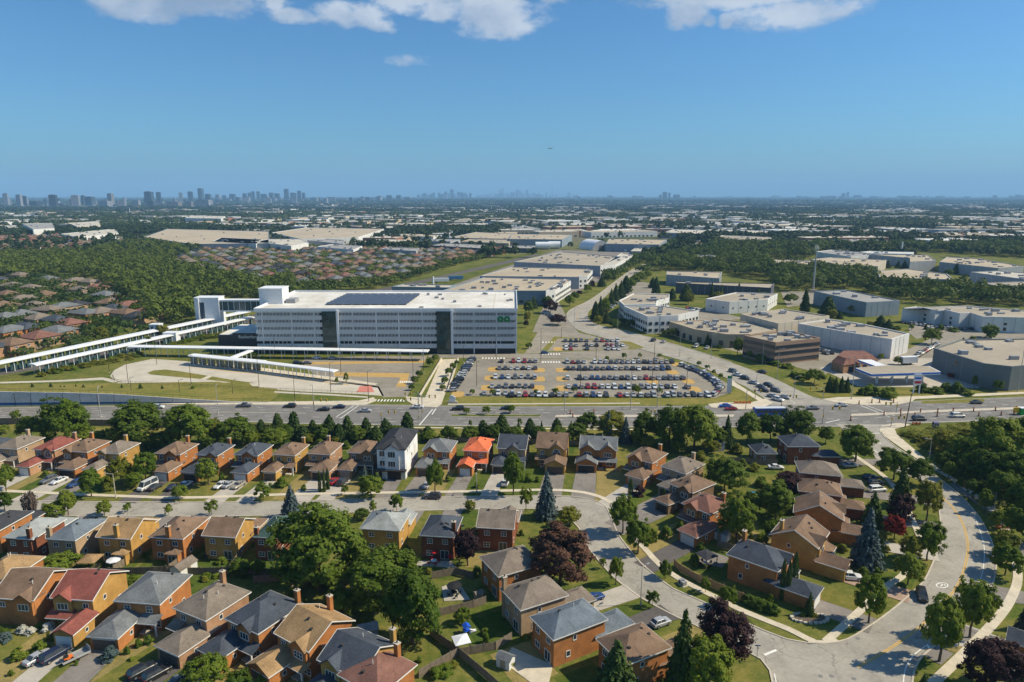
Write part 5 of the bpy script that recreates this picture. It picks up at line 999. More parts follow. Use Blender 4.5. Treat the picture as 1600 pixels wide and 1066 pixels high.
def banded_office():
    P = [(1162, 526), (1212, 537), (1282, 530), (1232, 518)]; o = shed('brown banded three-storey office block with dark window strips', P, 10.5, 'brown', 'gravel', None, 7, name='office_building', joints=0); Q = [p - Vector(o.location[:2]) for p in PX(P, 10.5)]
    for i in (0, 1):
        a, b = Q[i], Q[i + 1]; u = (b - a).normalized(); nrm = Vector((u.y, -u.x))
        for z in (1.2, 4.6, 7.7): MB().rbox((a + b) / 2 + nrm * .06, u, (b - a).length - .4, .3, z, z + 1.5).build('window_strip', M['glass'], o)
banded_office()
shed('long white concrete-panel warehouse behind the brown office', [(1247, 507), (1317, 519.5), (1394, 532), (1421, 523), (1345, 507), (1296, 500)], 9.5, 'white', 'gravel', None, 7, joints=5); shed('cream concrete warehouse between shop plaza and white warehouse', [(1157, 492), (1216, 507), (1296, 495), (1225, 484)], 10, 'cream', 'gravel', None, 5, joints=6)
shed('blue-grey metal shed with pale end wall beside the tall mast', [(1272, 456), (1354, 474), (1406, 471), (1322, 454)], 9.5, 'bluegrey', 'greyroof', None, 2, joints=5); shed('white stepped warehouse with dark window slots and parked cars', [(1410, 483), (1432, 480), (1462, 486), (1475, 485), (1500, 491), (1516, 490), (1535, 496), (1610, 498), (1640, 490), (1510, 479)], 9, 'white', 'gravel', ((1.2, 2, 12, 1.6), (4.6, 1.4, 12, 1.6)), 6, joints=6)
shed('big grey-green warehouse with pale flat roof beside the fuel station', [(1459, 546), (1501, 532), (1640, 530), (1690, 566), (1581, 575), (1537, 570)], 10, 'greygreen', 'gravel', ((6.2, 1.6, 22, 1.8),), 7, joints=9); shed('white warehouse with dark-slotted wall near the conifers', [(1103, 468), (1140, 473), (1200, 469), (1215, 460), (1150, 458)], 8, 'white', 'gravel', ((3.5, 1, 6, 1),), 3)
shed('grey beige-roofed shed beside the woodland edge', [(1041, 430), (1124, 436), (1128, 426), (1042, 424.5)], 9, 'grey', 'beige', None, 2, joints=4); shed('long low grey shed behind tall spruces', [(1056, 443), (1205, 451), (1210, 444), (1056, 441)], 8, 'dark', 'gravel', None, 1, joints=6)
shed('grey warehouse with cream roof above the mast-side woodland', [(1370, 424), (1374, 434), (1490, 438), (1480, 429), (1420, 421)], 10, 'grey', 'beige', None, 3, doors=1); shed('low cream-roofed shed behind the tall mast', [(1197, 410), (1270, 415), (1275, 408), (1215, 406)], 8, 'grey', 'beige', None, 2); shed('cream long-roofed warehouse beside loading yard', [(1267, 406), (1320, 416), (1372, 417), (1385, 407), (1300, 403)], 9, 'cream', 'beige', None, 3, doors=2)
shed('dark-walled warehouse with corner spruces', [(1355, 398), (1422, 404), (1422, 410), (1462, 408), (1450, 399)], 10, 'grey', 'beige', None, 4); shed('wide grey warehouse with pale roof vents', [(1468, 410), (1560, 420), (1600, 417), (1530, 405), (1480, 402)], 10, 'grey', 'beige', None, 9); shed('pale-roofed grey warehouse by the trailer yard', [(1516, 426), (1620, 440), (1640, 430), (1560, 424)], 10, 'grey', 'pale', None, 6); shed('plain grey shed beside the trailer yard', [(1531, 443), (1560, 448), (1650, 446), (1620, 440)], 10, 'grey', 'gravel', None, 1)
shed('grey-roofed warehouse behind the light-roofed yard', [(1275, 394), (1330, 402), (1380, 398), (1300, 391)], 9, 'white', 'greyroof', None, 9); shed('white-roofed strip warehouse beyond woodland', [(1330, 396), (1425, 397.5), (1428, 394.5), (1360, 393)], 9, 'white', 'whiteroof', None, 2)
# the mid-distance industrial belt, left to right
for i, (a, h, w, r, lab) in enumerate([([(225, 371), (300, 382), (420, 381), (420, 362), (262, 358)], 11, 'bluegrey', 'beige', 'vast beige-roofed factory beyond the big woodland'), ([(332, 378), (400, 382), (410, 375), (345, 372)], 11, 'white', 'pale', 'white office front of the vast factory'), ([(95, 366), (120, 371), (185, 365), (180, 358)], 10, 'white', 'pale', 'white warehouse deep in the big woodland'), ([(35, 350), (52, 359), (85, 357), (82, 349)], 16, 'white', 'greyroof', 'white office block with dark window strips above the woodland'), ([(105, 349), (120, 354), (157, 352), (155, 346)], 14, 'cream', 'pale', 'cream office block near the woodland'),
    ([(425, 364), (470, 374), (560, 371), (600, 358), (480, 356)], 10, 'white', 'beige', 'large beige warehouse with white long side'), ([(398, 378), (455, 385), (482, 380), (470, 374), (420, 374)], 11, 'white', 'pale', 'white cube-fronted warehouse at the estate edge'), ([(480, 376), (536, 382), (538, 376), (500, 373)], 9, 'grey', 'greyroof', 'grey flat warehouse at the estate edge'), ([(495, 386), (552, 391), (566, 385), (520, 382)], 9, 'white', 'greyroof', 'white-walled shed at the estate edge'), ([(595, 390), (650, 393), (655, 388), (604, 387)], 8, 'grey', 'greyroof', 'grey flat shed behind the estate'),
    ([(672, 384), (757, 389), (762, 383), (690, 380.5)], 8, 'dark', 'greyroof', 'dark open-sided shed behind the estate'), ([(700, 372), (800, 374), (806, 366), (745, 363)], 10, 'grey', 'beige', 'stacked beige warehouse roofs beside the railway tracks'), ([(720, 378), (795, 381), (798, 375), (735, 374)], 9, 'tan', 'gravel', 'tan warehouse beside the railway tracks'), ([(1036, 364), (1098, 366), (1106, 360), (1052, 358.5)], 10, 'grey', 'pale', 'grey warehouse along the far road'), ([(1115, 372), (1200, 378), (1206, 371), (1130, 368)], 8, 'white', 'gravel', 'pale roof along the far road'), ([(1120, 362), (1200, 366), (1200, 361), (1130, 359)], 9, 'white', 'pale', 'white roof along the far road'), ([(1085, 404), (1118, 407), (1125, 400), (1090, 399)], 8, 'white', 'gravel', 'low white building inside the woodland'), ([(289, 341), (345, 342), (352, 338), (300, 337)], 14, 'white', 'pale', 'white factory far beyond the vast beige factory')]):
    shed(lab, a, h, w, r, ((1.5, 2, 9, 4),) if w == 'white' else None, 4, seed=i, joints=0)
def hangar():
    p = G(940, 391); o = tag(empty('hangar', (p.x, p.y, 0), math.radians(25)), 'white arched hoop hangar beside the blue-grey warehouse', 'hangar'); r, L = 16, 40; mb = MB(); T_ = np.linspace(0, math.pi, 17)
    for a, b in zip(T_, T_[1:]): mb.poly([(r * math.cos(a), 0, r * .9 * math.sin(a)), (r * math.cos(b), 0, r * .9 * math.sin(b)), (r * math.cos(b), L, r * .9 * math.sin(b)), (r * math.cos(a), L, r * .9 * math.sin(a))])
    mb.build('shell', M['canopy'], o); e = MB(); e.poly([(r * .98 * math.cos(a), .3, r * .88 * math.sin(a)) for a in T_]); e.build('end_wall', M['w_grey'], o); MB().box(-4, 4, .05, .2, 0, 7).build('door', M['w_dark'], o); BLOCK.append([(p.x - 25, p.y - 15), (p.x + 20, p.y - 15), (p.x + 20, p.y + 45), (p.x - 25, p.y + 45)])
hangar()
for i, (x, y, l) in enumerate(((848, 390, 22), (866, 389, 18))):
    p = G(x, y); o = tag(empty('storage_tank', (p.x, p.y, 0)), ('longer' if i == 0 else 'shorter') + ' white horizontal storage tank beside the railway', 'tank'); MB().tube((-l / 2, 0, 6), (l / 2, 0, 6), 5.5, 5.5, 16).build('vessel', M['canopy'], o); [MB().box(s * l * .3 - 1, s * l * .3 + 1, -4, 4, 0, 3).build('saddle', M['w_grey'], o) for s in (-1, 1)]
def mast():
    p = G(1270, 457); h = height_at(383, p.y); o = tag(empty('communications_mast', (p.x, p.y, 0)), 'tall slender grey communications mast rising from the woodland', 'mast'); MB().tube((0, 0, 0), (0, 0, h), .85, .45, 10).build('shaft', M['pole'], o); [MB().tube((math.cos(a) * 1.4, math.sin(a) * 1.4, h - 5), (math.cos(a) * 1.4, math.sin(a) * 1.4, h - .5), .25, .25, 6).build('antenna', M['trim'], o) for a in (0, 2.1, 4.2)]; MB().tube((0, 0, h - 3), (0, 0, h - 2.7), 1.9, 1.9, 10).build('platform', M['metal'], o); MB().box(-3, 3, -3, -1.2, 0, 2.6).build('equipment_cabin', M['w_tan'], o)
mast()
p = G(677, 449); tag(MB().tube((p.x, p.y, 0), (p.x, p.y, height_at(432, p.y)), .9, .7, 10).build('chimney_stack', M['towerwhite']), 'thin white stack standing behind the garage roof', 'stack')
# fuel station
def fuel_station():
    z = 5.8; P = PX([(1337, 575), (1362, 584.5), (1470, 581), (1452, 572), (1378, 571)], z); c = sum(P, Vector((0, 0))) / len(P); o = tag(empty('fuel_station_canopy', (*c, 0)), 'flat fuel station canopy with white and blue striped edge over pumps', 'canopy'); Q = [p - c for p in P]
    MB().prism([tuple(q) for q in Q], z - 1.3, z - .02, 0).build('fascia', M['canopy'], o); MB().prism([tuple(q * 1.006) for q in Q], z - .85, z - .28, 0).build('blue_stripe', M['blue'], o); rf = MB(); rf.poly([(*(q * .97), z + .02) for q in Q]); rf.build('roof', M['r_gravel'], o)
    for t, s in ((.18, .3), (.4, .3), (.62, .3), (.85, .35)): a = Q[1].lerp(Q[2], t) + Vector((0, 5)); MB().box(a.x - .3, a.x + .3, a.y - .3, a.y + .3, 0, z - .9).build('column', M['towerwhite'], o)
    for t in (.2, .42, .64, .85):
        a = P[1].lerp(P[2], t) + Vector((0, 6.5)); d = tag(empty('fuel_pump', (a.x, a.y, 0)), 'white and red fuel pump under the blue-striped canopy', 'pump', 'pumps under the canopy'); MB().box(-.5, .5, -.3, .3, .15, 2).build('body', M['towerwhite'], d); MB().box(-.42, .42, -.33, .33, 1.3, 1.9).build('panel', M['red'], d); MB().box(-1.2, 1.2, -.7, .7, 0, .15).build('kerb', M['kerb'], d)
    W_ = PX([(1340, 562), (1374, 574), (1384, 571), (1362, 562)], z); c2 = sum(W_, Vector((0, 0))) / 4; o2 = tag(empty('fuel_station_canopy', (*c2, 0)), 'narrow side canopy with blue stripe joined to the fuel station kiosk', 'canopy'); Q2 = [q - c2 for q in W_]; MB().prism([tuple(q) for q in Q2], z - .9, z, 0).build('fascia', M['canopy'], o2); MB().prism([tuple(q * 1.01) for q in Q2], z - .65, z - .25, 0).build('blue_stripe', M['blue'], o2); [MB().box(q.x * .8 - .25, q.x * .8 + .25, q.y * .8 - .25, q.y * .8 + .25, 0, z - .9).build('column', M['towerwhite'], o2) for q in Q2]
    K = PX([(1299, 562), (1318, 568), (1374, 560), (1356, 551), (1312, 551)], 5); ck = sum(K, Vector((0, 0))) / len(K); ko = tag(empty('fuel_station_kiosk', (*ck, 0)), 'brick fuel station shop with dark brown mansard roof', 'building'); Kq = [k - ck for k in K]; MB().prism([tuple(k * .95) for k in Kq], 0, 4.2, 0).build('wall', M['brick_pink'], ko); rf = MB(); n = len(Kq)
    for i in range(n): j = (i + 1) % n; rf.poly([(*Kq[i], 4), (*Kq[j], 4), (*(Kq[j] * .72), 6.6), (*(Kq[i] * .72), 6.6)])
    rf.poly([(*(k * .72), 6.6) for k in Kq]); rf.build('roof', M['roof_redbrown'], ko)
    for t in (.2, .4, .6, .8): a = Kq[1].lerp(Kq[2], t) * .97; MB().box(a.x - 1.2, a.x + 1.2, a.y - .3, a.y + .1, .5, 3).build('window', M['glass'], ko)
    BLOCK.append([tuple(p) for p in P]); BLOCK.append([tuple(p) for p in K])
    s = G(1431, 616); so = tag(empty('price_sign', (s.x, s.y, 0)), 'white two-legged fuel price sign beside the shrubs', 'sign'); [MB().box(x - .2, x + .2, -.2, .2, 0, 8.5).build('leg', M['towerwhite'], so) for x in (-1.2, 1.2)]; MB().box(-1.5, 1.5, -.3, .3, 4, 8.6).build('panel', M['towerwhite'], so); MB().box(-1.3, 1.3, -.36, -.28, 6.5, 7.2).build('stripe', M['blue'], so); MB().box(-1.3, 1.3, -.36, -.28, 4.6, 5.6).build('price_board', M['red'], so)
fuel_station()
s = G(1139, 614); so = tag(empty('totem_sign', (s.x, s.y, 0)), 'tall plain white totem sign at the car park corner', 'sign'); MB().box(-.9, .9, -.25, .25, 0, 7.2).build('panel', M['towerwhite'], so); MB().box(-.9, .9, -.3, .3, 6.4, 7.25).build('cap', M['gogreen'], so)
s = G(707, 630); so = tag(empty('entrance_sign', (s.x, s.y, 0)), 'low stepped white sign on the dry verge by the plaza', 'sign'); MB().box(-2, 2, -.4, .4, 0, .8).build('plinth', M['conc'], so); MB().box(-1.2, 1.2, -.25, .25, .8, 2.6).build('panel', M['towerwhite'], so); MB().box(-.6, .6, -.3, .3, 2.6, 3.2).build('cap', M['towerwhite'], so)
# ------------------------------------------------------------------ vehicles
PAINT = dict(white=(.72, .72, .70), silver=(.42, .43, .44), grey=(.15, .155, .165), black=(.02, .021, .024), blue=(.02, .06, .19), red=(.35, .012, .02), darkblue=(.015, .025, .06), charcoal=(.045, .048, .055), beige=(.40, .35, .28), brightblue=(.01, .10, .45))
def paint_mat(n, c):
    m = bpy.data.materials.new('car_paint_' + n); m.use_nodes = True; b = m.node_tree.nodes['Principled BSDF']; b.inputs['Base Color'].default_value = (*c, 1); b.inputs['Roughness'].default_value = .42; b.inputs['Coat Weight'].default_value = .3; b.inputs['Coat Roughness'].default_value = .15; b.inputs['Metallic'].default_value = .25; return m
for k, c in PAINT.items(): M['car_' + k] = paint_mat(k, c)
SHAPE = {  # length, width, stations (x, half width factor, shoulder z), cabin (xa base front, xb roof front, xc roof rear, xd base rear), belt z, roof z
 'sedan': (4.7, 1.82, [(-2.35, .80, .72), (-2.2, .93, .92), (-1.3, 1, .96), (0, 1, .93), (1.1, 1, .92), (1.7, .97, .84), (2.2, .9, .72), (2.35, .76, .58)], (1.05, .35, -.95, -1.65), .92, 1.45),
 'suv': (4.75, 1.9, [(-2.37, .86, .85), (-2.25, .95, 1.05), (-1.3, 1, 1.08), (0, 1, 1.06), (1.0, 1, 1.05), (1.7, .97, .99), (2.2, .92, .88), (2.37, .8, .7)], (1.0, .4, -1.75, -2.2), 1.05, 1.72),
 'minivan': (5.1, 1.98, [(-2.55, .88, .85), (-2.45, .95, 1.05), (-1.3, 1, 1.06), (0, 1, 1.05), (1.4, 1, 1.03), (2.0, .96, .93), (2.4, .88, .78), (2.55, .78, .62)], (1.65, .75, -2.05, -2.42), 1.05, 1.78),
 'hatch': (4.2, 1.8, [(-2.1, .85, .8), (-2.0, .94, .98), (-1.0, 1, 1.0), (0, 1, .97), (1.0, 1, .96), (1.6, .96, .87), (2.0, .9, .74), (2.1, .78, .6)], (1.0, .35, -1.3, -1.85), .97, 1.52),
 'van': (5.9, 2.05, [(-2.95, .95, 1.1), (-2.9, 1, 1.2), (0, 1, 1.2), (1.6, 1, 1.2), (2.3, .98, 1.15), (2.8, .92, 1.0), (2.95, .82, .8)], (2.3, 1.6, -2.8, -2.92), 1.2, 2.4),
 'pickup': (5.6, 1.98, [(-2.8, .92, .95), (-2.7, .98, 1.05), (-1.0, 1, 1.05), (0, 1, 1.05), (1.2, 1, 1.05), (2.0, .98, 1.0), (2.65, .92, .9), (2.8, .82, .75)], (1.1, .5, -.7, -1.0), 1.05, 1.8)}
def car_parts(kind):
    L, W, st, (xa, xb, xc, xd), belt, zr = SHAPE[kind]; hw = W / 2; body = MB(); rings = []
    for x, f, zs in st:
        w = hw * f; zb = .28 if abs(x) < L / 2 - .2 else .36; rings.append([(x, -w * .97, zb), (x, -w, zs - .32), (x, -w * .985, zs - .08), (x, -w * .9, zs), (x, w * .9, zs), (x, w * .985, zs - .08), (x, w, zs - .32), (x, w * .97, zb)])
    for a, b in zip(rings, rings[1:]):
        for i in range(8): j = (i + 1) % 8; body.poly([a[i], a[j], b[j], b[i]][::-1])
    body.poly(rings[0][::-1]); body.poly(rings[-1])
    bw, tw = hw * .9, hw * .72; zr0 = zr - .05
    R0 = [(xb, -tw, zr0), (xb, tw, zr0), (xc, tw, zr0), (xc, -tw, zr0)]; R1 = [(xb - .18, -tw * .86, zr), (xb - .18, tw * .86, zr), (xc + .15, tw * .86, zr), (xc + .15, -tw * .86, zr)]
    for i in range(4): j = (i + 1) % 4; body.poly([R0[i], R0[j], R1[j], R1[i]])
    body.poly(R1)
    for s in (-1, 1):                                    # pillars
        for (x0, x1) in ((xa, xb), (xd, xc), ((xa + xd) / 2 - .05, (xb + xc) / 2 - .05)): body.poly([(x0 - .07, s * (bw + .012), belt - .02), (x0 + .07, s * (bw + .012), belt - .02), (x1 + .06, s * (tw + .012), zr0 + .01), (x1 - .06, s * (tw + .012), zr0 + .01)]); 
    gl = MB(); Bt = [(xa, -bw, belt - .03), (xa, bw, belt - .03), (xd, bw, belt - .03), (xd, -bw, belt - .03)]
    for i in range(4): j = (i + 1) % 4; gl.poly([Bt[i], Bt[j], R0[j], R0[i]])
    r = .33 if kind in ('sedan', 'hatch') else .37; wh = MB().tube((0, -.12, 0), (0, .12, 0), r, r, 14); rim = MB().tube((0, -.135, 0), (0, .135, 0), r * .6, r * .6, 10)
    wx = L / 2 - .85; pos = [(x, y, r) for x in (wx, -wx + .05) for y in (-hw + .09, hw - .09)]
    hl = [(L / 2 - .14, s * hw * .66, st[-2][2] - .1) for s in (-1, 1)]; tl = [(-L / 2 + .06, s * hw * .68, st[1][2] - .14) for s in (-1, 1)]
    return body, gl, wh, rim, pos, hl, tl
CARP = {}; M['carglass'] = glass_mat('car_glass', (.05, .06, .07), .1)
for k in SHAPE:
    body, gl, wh, rim, pos, hl, tl = car_parts(k); lamp = MB().box(-.07, .07, -.17, .17, -.055, .055)
    one = MB()
    for src, mi, offs in ((body, 0, [(0, 0, 0)]), (gl, 1, [(0, 0, 0)]), (wh, 2, pos), (lamp, 3, hl), (lamp, 4, tl)):
        for q in offs:
            n = len(one.v); one.v += [(v[0] + q[0], v[1] + q[1], v[2] + q[2]) for v in src.v]; one.f += [tuple(n + i for i in f) for f in src.f]; one.m += [mi] * len(src.f)
    CARP[k] = (body.mesh('body', [M['car_white']]), gl.mesh('windows', [M['carglass']]), wh.mesh('wheel', [M['tyre']]), rim.mesh('rim', [M['rim']]), lamp.mesh('headlight', [M['head']]), lamp.mesh('taillight', [M['tail']]), pos, hl, tl, one.mesh('parked_car', [M['car_white'], M['carglass'], M['tyre'], M['head'], M['tail']]))
CWORD = dict(sedan='sedan', suv='SUV', minivan='minivan', hatch='hatchback', van='cargo van', pickup='pickup truck'); PW = dict(darkblue='dark blue', brightblue='bright blue')
def car_small(x, y, deg, kind, colr, where, z=.06):
    lab = f"{PW.get(colr, colr)} {CWORD[kind]} {where}"; o = link('parked_car', CARP[kind][9], None, (x, y, z), math.radians(deg), mats=[M['car_' + colr]]); return tag(o, lab, 'car', lab)
def car(px, py, deg, kind, colr, where, z=.09, name='car'):
    p = G(px, py); lab = f"{PW.get(colr, colr)} {CWORD[kind]} {where}"; o = tag(empty(name, (p.x, p.y, z), math.radians(deg)), lab, 'car', lab); b, g, w, r, h, t, pos, hl, tl, _ = CARP[kind]
    link('body', b, o, mats=[M['car_' + colr]]); link('window_glass', g, o)
    for q in pos: wo = link('wheel', w, o, q); link('rim', r, wo)
    for q in hl: link('headlight', h, o, q)
    for q in tl: link('taillight', t, o, q)
    return o
rg = random.Random(21); KC = ['black', 'grey', 'white', 'silver', 'charcoal', 'silver', 'white', 'grey', 'blue', 'white', 'silver', 'red', 'grey', 'black', 'white', 'silver', 'beige', 'grey']; KK = ['sedan', 'suv', 'suv', 'sedan', 'hatch', 'suv', 'minivan']
def row(y, x0, x1, gaps=(), where='in the station car park rows', p=.95, pitch=2.67, turn=None):
    a, b = G(x0, y), G(x1, y); n = int((b - a).length / pitch)
    for i in range(n + 1):
        if i in gaps or rg.random() > p: continue
        q = a.lerp(b, i / max(1, n)); car_small(q.x + rg.uniform(-.15, .15), q.y + rg.uniform(-.4, .4), rg.choice((90, 270)) + rg.uniform(-2, 2), rg.choice(KK), rg.choice(KC), where)
wl = 'in the long rows of the station car park'
row(567.5, 886, 1050, (4, ), wl, .98); row(577.5, 887, 1044, (), wl, .99); row(592.5, 887, 1066, (1,), wl, .98); row(606.5, 888, 1074, (17,), wl, .98); row(619, 800, 1105, (9, 15, 22), wl, .94)
ws = 'in the short plaza-side rows of the station car park'
row(566, 784, 837, (1, ), ws, .98); row(577, 780, 836, (), ws, .99); row(591, 774, 835, (), ws, .98); row(605.5, 769, 832, (), ws, .98); row(616, 757, 800, (1,), ws)
def column(pts, n, deg, where, p=1.0):
    P = by_count([Vector(g2(*q)) for q in pts], n)
    for q in P:
        if rg.random() < p: car_small(q.x, q.y, deg + rg.choice((0, 180)) + rg.uniform(-2, 2), rg.choice(KK), rg.choice(KC), where)
column([(738, 561), (706, 612)], 15, 8, 'angled in beside the plaza planters'); column([(1066, 571.5), (1098, 584), (1118, 597), (1127, 607), (1116, 618)], 23, 52, 'along the curved end of the station car park')
row(534, 884, 965, (), 'in the small kerbed car park island'); row(541, 884, 972, (3,), 'in the small kerbed car park island', .85); row(546.5, 884, 975, (2, 3, 6, 7), 'in the small kerbed car park island', .7)
column([(868, 503), (852, 488)], 9, 0, 'beside the purple trees near the garage'); 
for x, y, k, c in ((851, 553, 'hatch', 'blue'), (495, 561, 'sedan', 'white'), (520, 561.5, 'sedan', 'silver'), (465, 569, 'suv', 'darkblue'), (480, 569, 'sedan', 'grey')): p = G(x, y); car_small(p.x, p.y, 5, k, c, 'on the station forecourt')
row(553.5, 1230, 1290, (), 'beside the brown banded office', .9); column([(1425, 562), (1462, 540)], 13, 20, 'in the slanted row beside the grey-green warehouse'); column([(1450, 514), (1580, 516)], 22, 70, 'in front of the white stepped warehouse', .8); column([(1410, 505), (1445, 510)], 6, 70, 'beside the white stepped warehouse door'); column([(945, 488), (962, 475)], 9, -20, 'beside the white office at the road bend'); column([(1005, 531), (1105, 545)], 7, 60, 'in front of the tan shop plaza', .6); column([(1075, 482), (1090, 487)], 4, 40, 'behind the white corner office'); column([(1280, 548), (1300, 553)], 5, 70, 'behind the brown banded office')
q7 = lambda x, y: (1040 + x / 5.714, 560 + y / 5.714)
for x, y, k, c in ((605, 125, 'suv', 'grey'), (645, 158, 'sedan', 'white'), (712, 188, 'suv', 'charcoal'), (785, 228, 'sedan', 'silver'), (855, 262, 'sedan', 'grey'), (920, 253, 'suv', 'charcoal'), (880, 295, 'sedan', 'black'), (985, 298, 'suv', 'grey'), (955, 348, 'sedan', 'silver'), (1003, 378, 'suv', 'white'), (1066, 357, 'sedan', 'silver'), (860, 130, 'sedan', 'charcoal')): car(*q7(x, y), -52 if x != 860 else 128, k, c, 'queueing on the business park road towards the lights')
for x, y, d, k, c, w in ((247, 638.5, 2, 'suv', 'white', 'on the arterial behind round trees'), (382, 636, 182, 'pickup', 'grey', 'on the arterial near the retaining wall'), (453, 637, 182, 'suv', 'black', 'on the arterial between retaining wall and crosswalk'), (506, 642, 182, 'sedan', 'black', 'on the arterial at the lights'), (530, 638, 182, 'sedan', 'darkblue', 'on the arterial at the lights'), (571, 644, 2, 'sedan', 'silver', 'crossing the station junction'), (653, 638, 2, 'sedan', 'white', 'beside the plaza corner'), (716, 641, 182, 'suv', 'black', 'beside the planted median'), (792, 640, 182, 'sedan', 'darkblue', 'behind the planted median tree'), (1133, 636.5, 182, 'sedan', 'brightblue', 'at the station corner'), (1142, 641, 182, 'sedan', 'red', 'at the station corner'), (1270, 640, 182, 'sedan', 'grey', 'crossing the big intersection'), (1314, 635.5, 182, 'sedan', 'silver', 'crossing the big intersection'), (1525, 631, 182, 'sedan', 'black', 'beyond the delineator posts'), (1436, 657, 2, 'minivan', 'charcoal', 'waiting on the near arterial lanes'), (1496, 652, 2, 'minivan', 'white', 'on the near arterial lanes')): car(x, y, d, k, c, w)
car(676, 779, 176, 'suv', 'charcoal', 'driving along the residential crescent')
car(1440, 934, 246, 'suv', 'black', 'driving down the curved collector road'); car(1032, 977, 28, 'hatch', 'silver', 'in the driveway of the slate-blue-roofed house'); car(928, 938, 30, 'sedan', 'blue', 'poking out beside the grey-brown garage'); car(1328, 905, -10, 'suv', 'white', 'in the paver driveway behind a street tree'); car(1580, 1046, 35, 'suv', 'white', 'behind the purple maple')
dr = 'in a driveway of the front-facing brick row'
for x, y, k, c, d in ((77, 753, 'suv', 'grey', 70), (93, 754, 'sedan', 'white', 70), (119, 759, 'suv', 'blue', 70), (231, 763, 'van', 'white', 72), (243, 764, 'sedan', 'charcoal', 74), (271, 764, 'sedan', 'darkblue', 74), (290, 760, 'sedan', 'white', 74), (345, 761, 'sedan', 'white', 74), (358, 760, 'sedan', 'silver', 74), (373, 761, 'sedan', 'beige', 74), (521, 755, 'sedan', 'red', 78), (535, 756, 'suv', 'charcoal', 78), (667, 761, 'sedan', 'silver', 80), (790, 757, 'suv', 'white', 80)): car(x, y, d if rg.random() < .5 else d + 180, k, c, dr)
dl_ = 'in the driveways beside the utility trailer'
car(60, 1032, 65, 'sedan', 'silver', dl_); car(87, 1028, 65, 'minivan', 'darkblue', dl_); car(222, 1053, 55, 'suv', 'black', 'nearest the lawn at the pinkish brick house'); car(245, 1058, 55, 'suv', 'black', 'paired with another black SUV at the pinkish brick house'); car(283, 1066, 55, 'sedan', 'grey', dl_)
we = 'beside the greyish tan roofed house'
car(1328, 730, 10, 'sedan', 'silver', we); car(1360, 749, 10, 'sedan', 'darkblue', we); car(1368, 758, 10, 'suv', 'black', we); car(1370, 768, 10, 'minivan', 'white', we); car(1212, 733, -5, 'sedan', 'white', 'under a tree behind the fence')
def bus():
    p = G(1202, 650); o = tag(empty('bus', (p.x, p.y, .05), math.radians(2)), 'long blue city bus half hidden behind trees at the junction', 'bus'); MB().box(-6, 6, -1.25, 1.25, .4, 3.1).build('body', M['car_brightblue'], o); MB().box(-5.7, 5.7, -1.15, 1.15, 3.1, 3.3).build('roof', M['car_white'], o)
    for s in (-1, 1):
        for i in range(7): MB().box(-5.4 + i * 1.5, -4.1 + i * 1.5, s * 1.25 - .03, s * 1.25 + .03, 1.5, 2.7).build('window', M['glass'], o)
        for x in (-3.4, 3.8): MB().tube((x, s * 1.02, .5), (x, s * 1.27, .5), .5, .5, 12).build('wheel', M['tyre'], o)
    MB().box(5.98, 6.05, -1.1, 1.1, 1.3, 2.8).build('windscreen', M['glass'], o)
bus()
def trailer(px, py, deg, label, l=14, c='towerwhite'):
    p = G(px, py); o = tag(empty('trailer', (p.x, p.y, 0), math.radians(deg)), label, 'trailer'); MB().box(-l / 2, l / 2, -1.3, 1.3, 1.1, 4.1).build('box', M[c], o); [MB().tube((x, -1.2, .5), (x, 1.2, .5), .5, .5, 10).build('wheel', M['tyre'], o) for x in (-l / 2 + 1.5, -l / 2 + 2.8)]; MB().box(l / 2 - 3, l / 2 - 2.8, -.8, .8, 0, 1.1).build('landing_leg', M['black'], o)
trailer(1325, 545, -18, 'white box trailer parked against the white concrete warehouse', 16); trailer(1419, 570, 10, 'white cube truck body behind the fuel station', 8); trailer(1530, 452, 8, 'white trailer beside the plain grey shed'); trailer(1545, 463, -12, 'pink and black trailer at the woodland edge', 14, 'w_dark'); trailer(690, 441.5, 10, 'white trailer in the yard behind the garage'); trailer(712, 438, 12, 'blue trailer in the yard behind the garage', 14, 'w_blue')
def utility_trailer():
    p = G(118, 1030); o = tag(empty('utility_trailer', (p.x, p.y, 0), math.radians(52)), 'open utility trailer carrying orange equipment beside the dark blue minivan', 'trailer'); MB().box(-2.2, 2.2, -.95, .95, .5, .6).build('deck', M['metal'], o)
    for s in (-1, 1): MB().box(-2.2, 2.2, s * .95 - .03, s * .95 + .03, .6, .95).build('side_rail', M['pole'], o); MB().tube((0, s * .98, .32), (0, s * 1.15, .32), .32, .32, 12).build('wheel', M['tyre'], o)
    MB().box(2.15, 2.2, -.95, .95, .6, 1.7).build('ramp_gate', M['pole'], o); MB().box(-3.6, -2.2, -.05, .05, .45, .55).build('drawbar', M['metal'], o)
    q = tag(empty('ride_on_mower', (p.x - .6, p.y - .9, .6), math.radians(52)), 'small orange ride-on machine strapped on the utility trailer', 'mower'); MB().box(-.7, .7, -.4, .4, .2, .6).build('body', M['orange'], q); MB().box(-.6, 0, -.3, .3, .6, 1).build('seat', M['black'], q); [MB().tube((x, s * .38, .22), (x, s * .5, .22), .22, .22, 10).build('wheel', M['tyre'], q) for x in (-.5, .5) for s in (-1, 1)]
utility_trailer()
